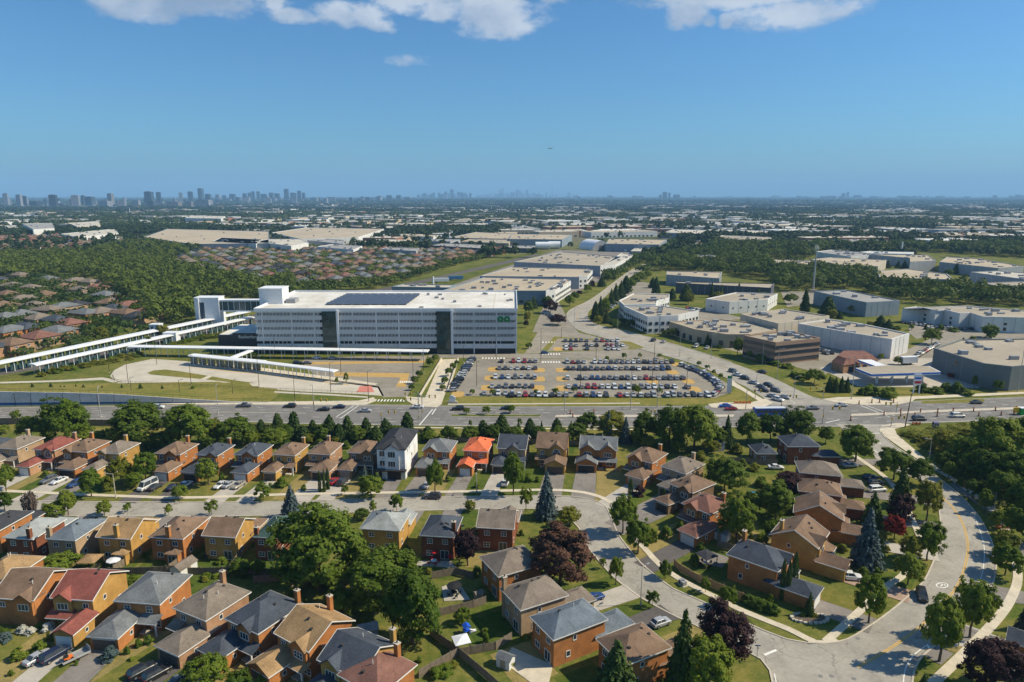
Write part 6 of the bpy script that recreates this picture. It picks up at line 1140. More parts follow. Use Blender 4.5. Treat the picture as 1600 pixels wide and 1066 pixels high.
# ------------------------------------------------------------------ street furniture
def lamp(px, py, top, arm, label, m='pole', r=.14, twin=False, ad=(1, 0), name='street_lamp', head='metal'):
    p = G(px, py); h = height_at(top, p.y); o = tag(empty(name, (p.x, p.y, 0)), label, 'street lamp', label); MB().tube((0, 0, 0), (0, 0, h), r, r * .55, 8).build('pole', M[m], o); MB().tube((0, 0, 0), (0, 0, .5), r * 1.8, r * 1.6, 8).build('base', M['kerb'], o); u = Vector((*ad, 0)).normalized()
    for s in ((1, -1) if twin else (1,)):
        e = u * arm * s; MB().tube((0, 0, h - .15), (e.x, e.y, h + .15), r * .5, r * .4, 6).build('arm', M[m], o); hd = MB(); hd.rbox((e.x, e.y), u, .9, .32, h + .08, h + .24); hd.build('lamp_head', M[head], o)
A = 'tall white cobra-head lamp beside the arterial'
for x, y, t, d in ((157.5, 652, 607, (-.3, 1)), (341, 647, 604, (-.3, 1)), (490, 633, 600, (0, -1)), (882, 648, 590, (0, 1)), (985, 640, 580, (0, -1)), (1027, 636, 585, (0, -1)), (1330, 624, 560, (-1, .3)), (1590, 612, 540, (0, -1))): lamp(x, y, t, 2.4, A, 'pole', .16, ad=d)
Bl = 'slim dark bronze light mast in the station grounds'
for x, y, t in ((171, 583, 548), (201, 602, 549), (206, 618, 590), (245, 570, 535), (299, 603, 556), (405, 606, 557), (430, 560, 525), (517, 613, 567), (533, 586, 540), (662, 582, 542), (646, 604, 561), (724, 566, 540), (775, 564, 525), (845, 566, 513), (877, 530, 512), (931, 568, 524), (1022, 566, 520), (576, 628, 580), (1019, 600, 560), (907, 608, 565), (1073, 600, 560), (745, 604, 565), (461, 628, 580), (281, 616, 594), (364, 617, 594)): lamp(x, y, t, 1.2, Bl, 'poledark', .13, ad=(1, .2))
C_ = 'concrete residential lamp post on the crescent verge'
lamp(1001, 946, 886, 1.6, C_, 'kerb', .13, ad=(.8, .6)); lamp(181, 778, 740, 1.6, C_, 'kerb', .13, ad=(-1, -.3)); lamp(745, 770, 738, 1.6, C_, 'kerb', .13, ad=(0, -1))
lamp(1553, 797, 770, 1.8, 'grey lamp post beside the collector road footpath', 'pole', .14, ad=(-1, 0)); lamp(1452, 716, 686, 1.8, 'grey lamp post at the corner pavement', 'pole', .14, ad=(-1, 0)); lamp(1382, 1030, 1028, .5, 'short sign-like lamp by the corner', 'pole', .08) if False else None
Db = 'grey lamp post along the business park road'
for x, y, t in ((897, 517, 480), (1062, 557, 520), (1111, 560, 522), (1191, 570, 530), (1214, 592, 545), (965, 515, 490), (1142, 615, 580), (1180, 622, 585), (1240, 622, 588)): lamp(x, y, t, 2, Db, 'pole', .13, ad=(1, 0))
def signal(px, py, top, arm, label):
    p = G(px, py); h = height_at(top, p.y); o = tag(empty('traffic_signal', (p.x, p.y, 0)), label, 'traffic light', label); MB().tube((0, 0, 0), (0, 0, h), .15, .1, 8).build('pole', M['pole'], o); e = Vector((*arm, 0)); MB().tube((0, 0, h - 1), (e.x, e.y, h - .4), .09, .06, 6).build('mast_arm', M['pole'], o)
    for t in (.55, .98):
        q = e * t; b = MB().box(q.x - .22, q.x + .22, q.y - .18, q.y + .18, h - 1.4, h - .2).build('signal_head', M['sigyellow'], o)
        for k, m in enumerate(('red', 'sigyellow', 'greenp')): MB().tube((q.x, q.y - .24, h - .45 - .36 * k), (q.x, q.y - .17, h - .45 - .36 * k), .12, .12, 8).build('lens', M['black'] if k != 2 else M[m], b)
    MB().box(-.2, .2, -.34, -.14, 2.6, 3.4).build('pedestrian_head', M['sigyellow'], o)
for x, y, t, a, l in ((1286, 622, 603, (-6, -1), 'signal mast by the fuel station corner'), (1400, 646, 628, (-4, .5), 'signal mast on the median by delineators'), (1285, 662, 635, (6, .5), 'signal mast in front of the slate-roofed house'), (1392, 667, 650, (5, 1), 'signal mast at the collector road corner'), (1220, 645, 615, (5, -1), 'signal mast near the blue bus'), (1165, 640, 607, (5, -1), 'signal mast at the station corner pavement'), (655, 663, 620, (-5, 0), 'signal mast behind the white three-storey house'), (654, 640, 612, (-5, 0), 'signal mast at the plaza corner'), (491, 641, 622, (5, 0), 'signal mast on the retaining-wall side of the station junction'), (660, 655, 616, (5, 0), 'signal mast on the car-park side of the station junction'), (596, 660, 640, (5, 0), 'signal mast among the pines'), (1010, 655, 640, (3, 0), 'signal mast behind the tall trees')): signal(x, y, t, a, l)
p = G(1414, 668); h = height_at(615, p.y); o = tag(empty('utility_pole', (p.x, p.y, 0), 0), 'bare wooden utility pole leaning at the collector road corner', 'pole'); MB().tube((0, 0, 0), (.9, 0, h), .2, .13, 8).build('shaft', M['polewood'], o); MB().box(.4, 1.3, -.06, .06, h - .6, h - .45).build('cross_arm', M['polewood'], o)
for x, y in ((1342, 632), (1362, 630), (1374, 629.5), (1396, 629.5), (1381, 649), (1407, 645), (1407, 651), (1438, 645), (1464, 651), (1465, 644.5), (1489, 643.5), (1521, 643), (1529, 650.5), (1555, 642), (1564, 649.5), (1584, 649), (1587, 641), (1329, 657.5), (1429, 651), (891, 647), (895, 652), (928, 646)):
    p = G(x, y); o = tag(empty('delineator_post', (p.x, p.y, .05)), 'orange and black striped delineator post along the arterial works', 'post', 'delineator posts'); MB().box(-.4, .4, -.4, .4, 0, .12).build('base', M['black'], o); MB().tube((0, 0, .1), (0, 0, 1.6), .22, .18, 8).build('body', M['poledark'], o); [MB().tube((0, 0, z), (0, 0, z + .22), .24, .23, 8).build('band', M['orange'], o) for z in (.7, 1.2)]
def barrier(px, py, n, label):
    p = G(px, py); o = tag(empty('works_barrier', (p.x, p.y, 0)), label, 'barrier'); [MB().box(i * 1.3, i * 1.3 + 1.2, -.05, .05, .25 + .4 * k, .5 + .4 * k).build('board', M['orange'], o) for i in range(n) for k in range(2)]; [MB().box(i * 1.3 - .06, i * 1.3 + .02, -.3, .3, 0, 1.1).build('leg', M['orange'], o) for i in range(n + 1)]
barrier(1147, 631, 5, 'orange works barriers on the station corner pavement'); barrier(1426, 664, 2, 'orange barrier beside the waiting dark minivan'); barrier(1505, 762, 2, 'orange works barrier beside the collector footpath'); barrier(1558, 826, 2, 'orange barrier on the verge near the footpath')
p = G(1596, 648); o = tag(empty('portable_toilet', (p.x, p.y, 0)), 'green portable toilet behind yellow board at the works edge', 'toilet'); MB().box(-1, 1, -1, 1, 0, 2.6).build('cabin', M['greenp'], o); MB().box(-1.1, 1.1, -1.1, 1.1, 2.6, 2.8).build('roof', M['towerwhite'], o); MB().box(-3.2, -1.2, -.2, .2, .8, 2.8).build('board', M['sigyellow'], o)
p = G(1461, 669); o = tag(empty('utility_box', (p.x, p.y, 0)), 'grey-violet covered utility box on the weedy verge', 'box'); MB().box(-.9, .9, -.6, .6, 0, 1.9).build('cabinet', mat('tarp', (.22, .2, .3), .8, .2, 2), o); MB().tube((-.9, 0, 1.9), (.9, 0, 1.9), .55, .55, 10).build('hood', bpy.data.materials['tarp'], o)
for i, (x, y) in enumerate(((1065, 912), (1068, 915))):
    p = G(x, y); o = tag(empty('utility_box', (p.x, p.y, 0), .5), ('green' if i == 0 else 'grey') + ' utility pedestal box on the crescent verge', 'box'); MB().box(-.5, .5, -.45, .45, 0, .9).build('cabinet', M['roof_green' if i == 0 else 'metal'], o); MB().box(-.7, .7, -.65, .65, 0, .12).build('pad', M['kerb'], o); MB().box(-.54, .54, -.49, .49, .9, .97).build('lid', M['metal'], o)
for x, y, t, l in ((1182, 1033, 1008, 'street name sign on the crescent corner lawn'), (1452, 718, 710, 'small blue sign by the corner pavement')):
    p = G(x, y); h = max(2.4, height_at(t, p.y)); o = tag(empty('street_sign', (p.x, p.y, 0)), l, 'sign'); MB().tube((0, 0, 0), (0, 0, h), .05, .05, 6).build('post', M['pole'], o); MB().box(-.5, .5, -.02, .02, h - .2, h).build('blade', M['blueband'], o); MB().box(-.02, .02, -.5, .5, h - .45, h - .25).build('blade', M['blueband'], o)
# manholes on the collector road
for x, y in ((1282, 1057), (1299, 1057), (1334, 1061), (1340, 998)):
    p = G(x, y); tag(MB().tube((p.x, p.y, .04), (p.x, p.y, .066), .42, .42, 16).build('manhole_cover', M['gd_grey']), 'round iron manhole cover in the collector road junction', 'manhole', 'manhole covers')
# ------------------------------------------------------------------ fences: panels between posts
post_me = MB().box(-.06, .06, -.06, .06, 0, 1.95).mesh('post', [M['wood']]); panel_me = MB()
for i in range(15): panel_me.box(-1.2 + i * .16, -1.2 + i * .16 + .145, -.03 + .008 * (i % 2), .02, .06, 1.72 + .02 * (i % 3))
panel_me.box(-1.2, 1.2, .02, .07, .4, .5).box(-1.2, 1.2, .02, .07, 1.35, 1.45); panel_me = panel_me.mesh('panel', [M['wood']])
def fence(label, px, warm=False, h=1.0):
    P = [Vector(g2(*q)) for q in px]; o = tag(empty('fence', (*P[0], 0)), label, 'fence'); mm = [M['woodwarm']] if warm else None
    for a, b in zip(P, P[1:]):
        n = max(1, round((b - a).length / 2.45)); ang = math.atan2(b.y - a.y, b.x - a.x); s = (b - a).length / n / 2.4
        for i in range(n):
            q = a.lerp(b, (i + .5) / n) - P[0]; link('panel', panel_me, o, (q.x, q.y, R.uniform(-.04, .02)), ang, (s * .985, 1, h), mm); q = a.lerp(b, i / n) - P[0]; link('post', post_me, o, (q.x, q.y, 0), ang, (1, 1, h), mm)
for l, px, wm in (('weathered back fence between the two back-to-back rows behind the red-roofed house', [(0, 905), (120, 901), (240, 897), (300, 893)], 0), ('back fence beside the vegetable plot', [(262, 899), (400, 897), (500, 912), (545, 915)], 0), ('weathered fence by the red-roofed house garden', [(396, 912), (470, 906), (540, 920)], 0),
    ('side fence beside the yellow bay-windowed house', [(178, 895), (217, 870)], 0), ('side fence beside the lawn of the orange house', [(265, 893), (302, 866)], 0), ('side fence by the brown-roofed yellow house', [(355, 898), (378, 868)], 0), ('slanting fence from the giant tree to the corner', [(455, 928), (487, 910)], 0),
    ('curving wooden fence of the corner house on the crescent', [(1053, 884), (1062, 893), (1090, 909), (1130, 926), (1160, 939), (1178, 948)], 1), ('fence around the stone patio garden', [(675, 905), (712, 898), (740, 905)], 0), ('long garden fence beside the play set', [(686, 963), (740, 950), (760, 943)], 0), ('dark fence from the tent to the vegetable garden', [(672, 992), (718, 1026), (775, 1016), (800, 1000)], 0), ('garden fence running down from the white tent corner', [(718, 1026), (760, 1062), (780, 1080)], 0), ('fence beside the leafy vegetable beds', [(655, 1060), (690, 1040), (718, 1024)], 0),
    ('tall wooden noise fence behind the dark-red-roofed house row along the arterial', [(-60, 664), (0, 663), (60, 663.5), (140, 665), (240, 668)], 0), ('noise fence stretch behind the middle pines', [(240, 668), (400, 673), (560, 678), (660, 681)], 0), ('fence behind the orange-roofed house gardens', [(660, 690), (720, 691), (850, 694), (950, 700)], 0), ('grey fence across the gardens behind the slate house', [(1138, 722), (1180, 726), (1215, 727)], 0), ('fence along the gardens below the big dark trees', [(1100, 800), (1150, 840), (1168, 860)], 0), ('garden fence behind red-roofed garage', [(1120, 855), (1160, 865), (1190, 850)], 0)): fence(l, px, wm, 1.35 if 'noise' in l else 1.0)
# long fence beside the railway beyond the platforms
fence('pale sound fence between railway platforms and woodland houses', [(30, 556), (100, 535), (170, 521)], False, 1.6)
# ------------------------------------------------------------------ back-garden things
def deck(name, label, px, m, z=.12): P = PX(px); tag(MB().prism([tuple(p) for p in P], 0, z).build(name, M[m]), label, 'patio')
deck('patio', 'pale stone patio in front of the red-brown brick house', [(650, 884), (655, 877), (705, 877), (712, 888)], 'drive_conc'); deck('patio', 'grey stone patio behind the orange slate-blue-roofed house', [(785, 1035), (800, 1012), (864, 1040), (858, 1066), (840, 1075)], 'conc'); deck('patio', 'pale patio with a round table beside the fence', [(694, 940), (690, 918), (715, 908), (735, 938)], 'drive_conc'); deck('patio', 'grey stone terrace under the dark pergola', [(1085, 878), (1110, 862), (1140, 872), (1128, 888)], 'drive_mid')
def gazebo(px, py, s, h, label, m, ang=0, posts=True, name='gazebo'):
    p = G(px, py); o = tag(empty(name, (p.x, p.y, 0), math.radians(ang)), label, 'gazebo'); rf = MB(); hip(rf, -s, s, -s, s, h, .35, lift=.08); rf.box(-s, s, -s, s, h, h + .09); rf.build('roof', M[m], o); [MB().box(x - .07, x + .07, y - .07, y + .07, 0, h).build('post', M['polewood'], o) for x in (-s + .2, s - .2) for y in (-s + .2, s - .2)]
gazebo(143, 889, 2.0, 2.4, 'tan-roofed garden gazebo beside the yellow bay-windowed house', 'roof_tan'); gazebo(721, 1016, 1.45, 2.1, 'white peaked canopy tent on the play lawn', 'towerwhite', 20, name='canopy_tent'); gazebo(1103, 883, 1.8, 2.5, 'dark-roofed pergola behind the corner house fence', 'roof_dark', 30)
def shed_small(px, py, w, d, h, label, wall, roof, ang=-8):
    p = G(px, py); o = tag(empty('garden_shed', (p.x, p.y, 0), math.radians(ang)), label, 'shed'); wl = MB().box(-w / 2, w / 2, -d / 2, d / 2, 0, h); [wl.poly([(s * w / 2, -d / 2, h), (s * w / 2, d / 2, h), (s * w / 2, 0, h + d * .3)]) for s in (-1, 1)]; wl.build('wall', M[wall], o); rf = MB(); slab_slope(rf, (-w / 2 - .2, -d / 2 - .2, h), (w / 2 + .2, -d / 2 - .2, h), (w / 2 + .2, 0, h + d * .34), (-w / 2 - .2, 0, h + d * .34), .08); slab_slope(rf, (w / 2 + .2, d / 2 + .2, h), (-w / 2 - .2, d / 2 + .2, h), (-w / 2 - .2, 0, h + d * .34), (w / 2 + .2, 0, h + d * .34), .08); rf.build('roof', M[roof], o); MB().box(-.5, .5, -d / 2 - .05, -d / 2, .05, 1.9).build('door', M['gd_tan'], o)
shed_small(288, 895, 4.6, 3, 2, 'white garden shed with grey roof between two fences', 'gd_white', 'roof_greybrown', 70); shed_small(748, 938, 1.6, 1.2, 1.8, 'pale storage locker beside the tan brick house', 'gd_tan', 'roof_greybrown', 30); shed_small(790, 1040, 2.6, 2.0, 1.8, 'white shed with grey roof beside the stone patio', 'gd_white', 'roof_grey', -30); shed_small(1127, 842, 3.6, 2.4, 2, 'white lean-to shed beside the red garage roof', 'gd_white', 'roof_lightgrey', -45); shed_small(575, 994, 3.4, 2.4, 1.9, 'blue-grey garden shed below the giant tree', 'w_bluegrey', 'roof_lightgrey', 20); shed_small(1122, 703, 3, 2.6, 2.6, 'small dark shed under the tall trees', 'w_bluegrey', 'roof_slate', 10)
def parasol(px, py, label, m, r=1.5, h=2.4):
    p = G(px, py); o = tag(empty('parasol', (p.x, p.y, 0)), label, 'parasol'); c = MB()
    for i in range(8): a, b = 6.283 * i / 8, 6.283 * (i + 1) / 8; c.poly([(r * math.cos(a), r * math.sin(a), h - .35), (r * math.cos(b), r * math.sin(b), h - .35), (0, 0, h)]); c.poly([(r * math.cos(a), r * math.sin(a), h - .35), (r * math.cos(b), r * math.sin(b), h - .35), (r * math.cos(b), r * math.sin(b), h - .5), (r * math.cos(a), r * math.sin(a), h - .5)])
    c.build('canopy', M[m], o); MB().tube((0, 0, 0), (0, 0, h), .035, .035, 6).build('pole', M['polewood'], o); MB().tube((0, 0, 0), (0, 0, .1), .3, .3, 10).build('base', M['black'], o)
parasol(179, 888, 'round white parasol on the gazebo patio', 'towerwhite'); parasol(679, 876, 'closed-looking red parasol on the stone patio', 'red', .7, 2.5); parasol(704, 878, 'small red and white parasol at the patio edge', 'red', .7, 1.8); parasol(710, 928, 'dark parasol over the round patio table', 'black', 1.6, 2.3)
def table_set(px, py, label, m, seat):
    p = G(px, py); o = tag(empty('garden_table', (p.x, p.y, .12)), label, 'table'); MB().tube((0, 0, .68), (0, 0, .74), .65, .65, 14).build('top', M[m], o); MB().tube((0, 0, 0), (0, 0, .68), .06, .06, 6).build('leg', M['black'], o)
    for i in range(4): a = i * 1.57 + .4; q = tag(empty('garden_chair', (p.x + 1.15 * math.cos(a), p.y + 1.15 * math.sin(a), .12), a + math.pi / 2), f'{seat} garden chair ' + label.split(' ', 2)[2], 'chair', label); MB().box(-.25, .25, -.25, .25, .4, .46).build('seat', M['red' if seat == 'red' else 'black'], q); MB().box(-.25, .25, -.27, -.22, .46, .95).build('backrest', M['red' if seat == 'red' else 'black'], q); [MB().box(x - .02, x + .02, y - .02, y + .02, 0, .4).build('leg', M['black'], q) for x in (-.22, .22) for y in (-.22, .22)]
table_set(678, 881, 'round table on the red-brown house patio', 'towerwhite', 'red'); table_set(710, 931, 'dark table on the fenced pale patio', 'black', 'black'); table_set(1103, 884, 'white table under the dark pergola', 'towerwhite', 'black'); table_set(323, 873, 'dark table behind the brown-roofed yellow house', 'black', 'black'); table_set(152, 890, 'dark table under the tan gazebo', 'black', 'black')
def playset():
    p = G(729, 990); o = empty('play_set', (p.x, p.y, 0), .4); o.scale = (.75, .75, .75); tag(o, 'blue and white play set with slide on the lawn', 'play set'); [MB().box(x - .06, x + .06, y - .06, y + .06, 0, 2.2).build('post', M['blue'], o) for x in (-.7, .7) for y in (-.7, .7)]; MB().box(-.75, .75, -.75, .75, 1, 1.1).build('platform', M['blue'], o); rf = MB(); gable_y(rf, -.9, .9, -.9, .9, 2.15, .6); rf.build('roof', M['blue'], o); sl = MB(); sl.poly([(.7, -.3, 1.05), (.7, .3, 1.05), (2.6, .3, .15), (2.6, -.3, .15)]); sl.box(.7, 2.6, -.36, -.3, .2, .5); sl.box(.7, 2.6, .3, .36, .2, .5); sl.build('slide', M['towerwhite'], o); [MB().box(-.74, -.66, -.7, .7, .2 + .25 * k, .26 + .25 * k).build('rung', M['trim'], o) for k in range(4)]
playset()
def pool(px, py, r, label):
    p = G(px, py); o = tag(empty('pool', (p.x, p.y, 0)), label, 'pool'); MB().tube((0, 0, 0), (0, 0, 1.1), r, r, 24, cap=False).build('wall', M['gd_grey'], o); MB().tube((0, 0, .6), (0, 0, .98), r * .97, r * .97, 24).build('water', glass_mat('pool_water', (.02, .22, .42), .05), o)
pool(1178, 777, 1.7, 'round blue above-ground pool under the dark trees')
p = G(1265, 967); o = tag(empty('garden_bed', (p.x, p.y, 0)), 'stone-edged planting bed on the corner lawn', 'garden bed'); P_ = [(3.4 * math.cos(t), 1.6 * math.sin(t)) for t in np.linspace(0, 6.283, 23)[:-1]]
b_ = MB(); b_.poly([(x, y, .1) for x, y in P_]); b_.build('soil', M['bark'], o)
for i, (x, y) in enumerate(P_): MB().box(x - .32, x + .32, y - .22, y + .22, 0, .3 + .08 * (i % 3)).build('stone', M['kerb'], o)
# aircraft crossing the sky
def aircraft():
    Y = 900.0; z = height_at(232, Y); x = (859.5 - 800) / FPX * Y / (CP - (232 - 533) / FPX * SP); o = tag(empty('airliner', (x, Y, z), math.radians(182)), 'small dark aircraft silhouette high in the clear sky', 'aircraft'); s = .17; fb = MB(); st = [(-18, .3), (-14, 1.4), (-6, 2), (10, 2), (15, 1.5), (18, .3)]
    for (a, ra), (b, rb) in zip(st, st[1:]): fb.tube((a * s, 0, 0), (b * s, 0, 0), ra * s, rb * s, 10, cap=False)
    fb.build('fuselage', M['charc'], o)
    for q in (-1, 1): w = MB(); w.poly([(4 * s, q * 1.5 * s, -.6 * s), (-2 * s, q * 1.5 * s, -.6 * s), (-7 * s, q * 17 * s, .6 * s), (-4.5 * s, q * 17 * s, .6 * s)]); w.poly([(4 * s, q * 1.5 * s, -1.0 * s), (-2 * s, q * 1.5 * s, -1.0 * s), (-7 * s, q * 17 * s, .4 * s), (-4.5 * s, q * 17 * s, .4 * s)]); w.build('wing', M['charc'], o); MB().tube((3 * s, q * 5.6 * s, -1.8 * s), (-1 * s, q * 5.6 * s, -1.8 * s), 1 * s, .8 * s, 8).build('engine', M['charc'], o); t = MB(); t.poly([(-14 * s, q * .5 * s, .6 * s), (-17 * s, q * .5 * s, .6 * s), (-18.5 * s, q * 6 * s, .9 * s), (-17 * s, q * 6 * s, .9 * s)]); t.build('tailplane', M['charc'], o)
    f = MB(); f.poly([(-12.5 * s, 0, 1.2 * s), (-17 * s, 0, 1 * s), (-18.5 * s, 0, 6 * s), (-16.5 * s, 0, 6 * s)]); f.build('tail_fin', M['charc'], o)
M['charc'] = mat('dark_airframe', (.03, .035, .045), .5, 0)
aircraft()
# ------------------------------------------------------------------ trees one by one: column, foot row, top row, crown width, kind
def plant(where, L_):
    for x, y, t, w, k in L_: tree(x, y, t, w, k, where)
plant('behind the dark-red-roofed house row', [(50, 690, 648, 36, 'd'), (105, 692, 620, 74, 'B'), (215, 692, 624, 86, 'G'), (297, 697, 627, 78, 'B'), (368, 694, 646, 56, 'd'), (335, 692, 652, 30, 'l'), (5, 678, 664, 22, 'y'), (27, 662, 640, 14, 'y')])
plant('along the residential crescent', [(10, 768, 724, 30, 'g'), (8, 800, 766, 24, 'd'), (143, 776, 731, 36, 'g'), (86, 812, 781, 38, 'g'), (107, 806, 763, 30, 'g'), (164, 806, 780, 24, 'g'), (199, 801, 785, 13, 'y'), (264, 806, 787, 14, 'y'), (282, 781, 756, 26, 'g'), (331, 806, 779, 20, 'y'), (412, 782, 752, 30, 'y'), (580, 778, 738, 38, 'g'), (539, 774, 756, 11, 'y'), (583, 803, 781, 13, 'y'), (620, 800, 772, 22, 'y'), (680, 771, 716, 30, 'g'), (734, 799, 780, 21, 'l'), (802, 773, 705, 38, 'g'), (822, 800, 760, 19, 'y'), (890, 822, 790, 36, 'l'), (973, 834, 770, 43, 'g'), (997, 864, 806, 40, 'g'), (962, 914, 868, 25, 'g'), (942, 889, 871, 11, 'y'), (1019, 949, 920, 19, 'y'), (1039, 904, 874, 23, 'd'), (1137, 949, 912, 29, 'g'), (1102, 926, 900, 18, 'y')])
plant('beside the pale-grey-roofed house', [(51, 813, 766, 22, 'w')]); plant('with full dark crown between the brick fronts', [(326, 758, 714, 36, 'g'), (190, 758, 712, 36, 'l'), (228, 753, 703, 34, 'g'), (170, 766, 740, 20, 'k'), (212, 762, 735, 26, 'g')])
plant('in a front garden of the crescent', [(456, 809, 755, 38, 'b'), (570, 756, 724, 17, 'b'), (854, 809, 733, 40, 'b'), (500, 768, 735, 6, 'c'), (507, 769, 733, 6, 'c'), (513, 765, 731, 6, 'c'), (560, 694, 680, 13, 'b'), (985, 773, 748, 9, 'c'), (1000, 774, 756, 24, 'v'), (440, 760, 742, 22, 'u'), (424, 750, 742, 14, 'u'), (826, 752, 737, 18, 'u'), (565, 813, 793, 24, 'd'), (840, 753, 742, 10, 'u'), (475, 766, 755, 10, 'u'), (745, 762, 752, 12, 'u'), (700, 752, 742, 12, 'u'), (1036, 790, 762, 9, 'c'), (71, 745, 733, 12, 'u'), (347, 752, 735, 10, 'U')])
plant('in the pine row along the arterial', [(409, 686, 654, 23, 'n'), (435, 684, 644, 25, 'n'), (461, 688, 641, 27, 'n'), (490, 686, 655, 25, 'n'), (516, 688, 646, 28, 'n'), (544, 688, 648, 27, 'n'), (573, 687, 651, 26, 'n'), (603, 687, 652, 29, 'n'), (637, 683, 642, 29, 'n'), (755, 685, 655, 26, 'n'), (784, 685, 646, 31, 'n'), (828, 684, 652, 25, 'n'), (870, 684, 652, 26, 'n'), (810, 680, 660, 10, 'n'), (846, 682, 656, 10, 's'), (892, 684, 656, 10, 's'), (735, 668, 656, 7, 'y'), (812, 668, 653, 8, 'y')])
plant('filling the strip behind the brick row', [(432, 698, 668, 42, 'g'), (482, 697, 676, 20, 'l'), (395, 697, 672, 26, 'g'), (670, 689, 670, 30, 'g'), (695, 688, 667, 20, 's'), (725, 687, 668, 15, 's'), (655, 690, 674, 18, 'u'), (710, 689, 677, 22, 'k'), (745, 690, 678, 20, 'u'), (690, 690, 676, 22, 'u'), (525, 695, 680, 14, 'l'), (590, 694, 682, 20, 'u'), (770, 690, 678, 20, 'u'), (885, 692, 676, 24, 'g'), (855, 692, 678, 24, 'U'), (820, 692, 676, 20, 'u'), (910, 696, 676, 18, 'l')])
plant('in the tall clump beside the twin-gabled house', [(916, 677, 643, 32, 'd'), (955, 685, 640, 54, 'L'), (950, 690, 640, 21, 'b'), (977, 692, 650, 21, 'b'), (1008, 688, 641, 42, 'G'), (1045, 698, 632, 54, 'G'), (1085, 703, 628, 76, 'B'), (1135, 699, 647, 25, 's'), (1168, 692, 642, 44, 'd'), (1203, 692, 642, 42, 'd'), (1243, 692, 634, 56, 'G'), (1012, 700, 680, 26, 'l'), (1060, 706, 684, 30, 'g'), (1110, 708, 686, 30, 'l'), (1150, 708, 690, 22, 'k'), (1035, 702, 684, 14, 'u'), (995, 695, 668, 26, 'd'), (1120, 700, 664, 34, 'd'), (1068, 690, 645, 36, 'd')])
plant('among the gardens east of the bend', [(1132, 767, 712, 64, 'G'), (1150, 848, 768, 58, 'B'), (1237, 777, 735, 58, 'P'), (1212, 812, 752, 60, 'G'), (1290, 693, 665, 25, 'g'), (1190, 760, 742, 26, 'u'), (1180, 735, 722, 22, 'k'), (1180, 800, 775, 26, 'd'), (1245, 800, 768, 34, 'd'), (1095, 720, 702, 22, 'k'), (1160, 728, 715, 14, 'u'), (1062, 833, 812, 20, 'u'), (1040, 840, 818, 22, 'u'), (1020, 846, 822, 16, 'u'), (1190, 855, 832, 22, 'g'), (1205, 840, 812, 26, 'g'), (1212, 722, 714, 14, 'k'), (1172, 790, 766, 22, 'g'), (1188, 786, 764, 20, 'd'), (1085, 880, 862, 18, 'u'), (1095, 862, 845, 16, 'U'), (1170, 890, 872, 10, 'u')])
plant('on the house side of the collector road', [(1336, 722, 660, 62, 'G'), (1396, 750, 696, 52, 'd'), (1437, 759, 714, 38, 'd'), (1447, 814, 744, 43, 'l'), (1448, 876, 812, 46, 'g'), (1418, 914, 862, 48, 'g'), (1420, 880, 832, 32, 'l'), (1357, 974, 895, 54, 'g')])
plant('in the front gardens above the collector road', [(1406, 792, 727, 37, 's'), (1404, 828, 770, 38, 'p'), (1362, 822, 765, 38, 's'), (1397, 842, 803, 34, 'r'), (1352, 884, 790, 52, 'b'), (1221, 937, 873, 10, 'c'), (1230, 937, 875, 10, 'c'), (1239, 928, 862, 12, 'c'), (1264, 961, 924, 18, 's'), (1370, 905, 885, 18, 'U'), (1348, 900, 882, 20, 'U'), (1316, 862, 848, 18, 'k'), (1203, 940, 925, 14, 'u'), (1248, 930, 918, 14, 'u'), (1375, 868, 842, 14, 'c'), (1300, 868, 855, 12, 'U'), (1255, 962, 955, 12, 'u'), (1272, 964, 957, 12, 'k'), (1385, 862, 850, 12, 'k')])
plant('on the thicket side of the collector road', [(1482, 749, 720, 21, 'g'), (1520, 779, 747, 27, 'd'), (1538, 802, 763, 23, 'd'), (1560, 825, 795, 29, 'g'), (1568, 870, 822, 42, 'l'), (1570, 899, 848, 50, 'g'), (1515, 997, 897, 58, 'g'), (1467, 1034, 925, 62, 'g'), (1545, 1078, 990, 84, 'P'), (1598, 984, 940, 24, 'b'), (1548, 955, 925, 26, 'g'), (1500, 760, 742, 12, 'u'), (1443, 1068, 1050, 12, 's'), (1590, 885, 868, 14, 'l')])
plant('in the wild thicket east of the collector road', [(1555, 735, 650, 92, 'B'), (1500, 722, 680, 50, 'g'), (1470, 708, 672, 36, 'L'), (1530, 760, 700, 56, 'G'), (1590, 770, 700, 70, 'G'), (1475, 735, 700, 36, 'd'), (1510, 742, 704, 40, 'g'), (1560, 790, 730, 50, 'd'), (1605, 720, 645, 60, 'G'), (1598, 810, 740, 56, 'G'), (1440, 690, 676, 30, 'k'), (1455, 700, 684, 28, 'k'), (1420, 682, 672, 24, 'k'), (1490, 692, 678, 30, 'k'), (1515, 690, 670, 34, 'l'), (1540, 700, 664, 40, 'g'), (1580, 840, 790, 30, 'g'), (1605, 850, 795, 40, 'd')])
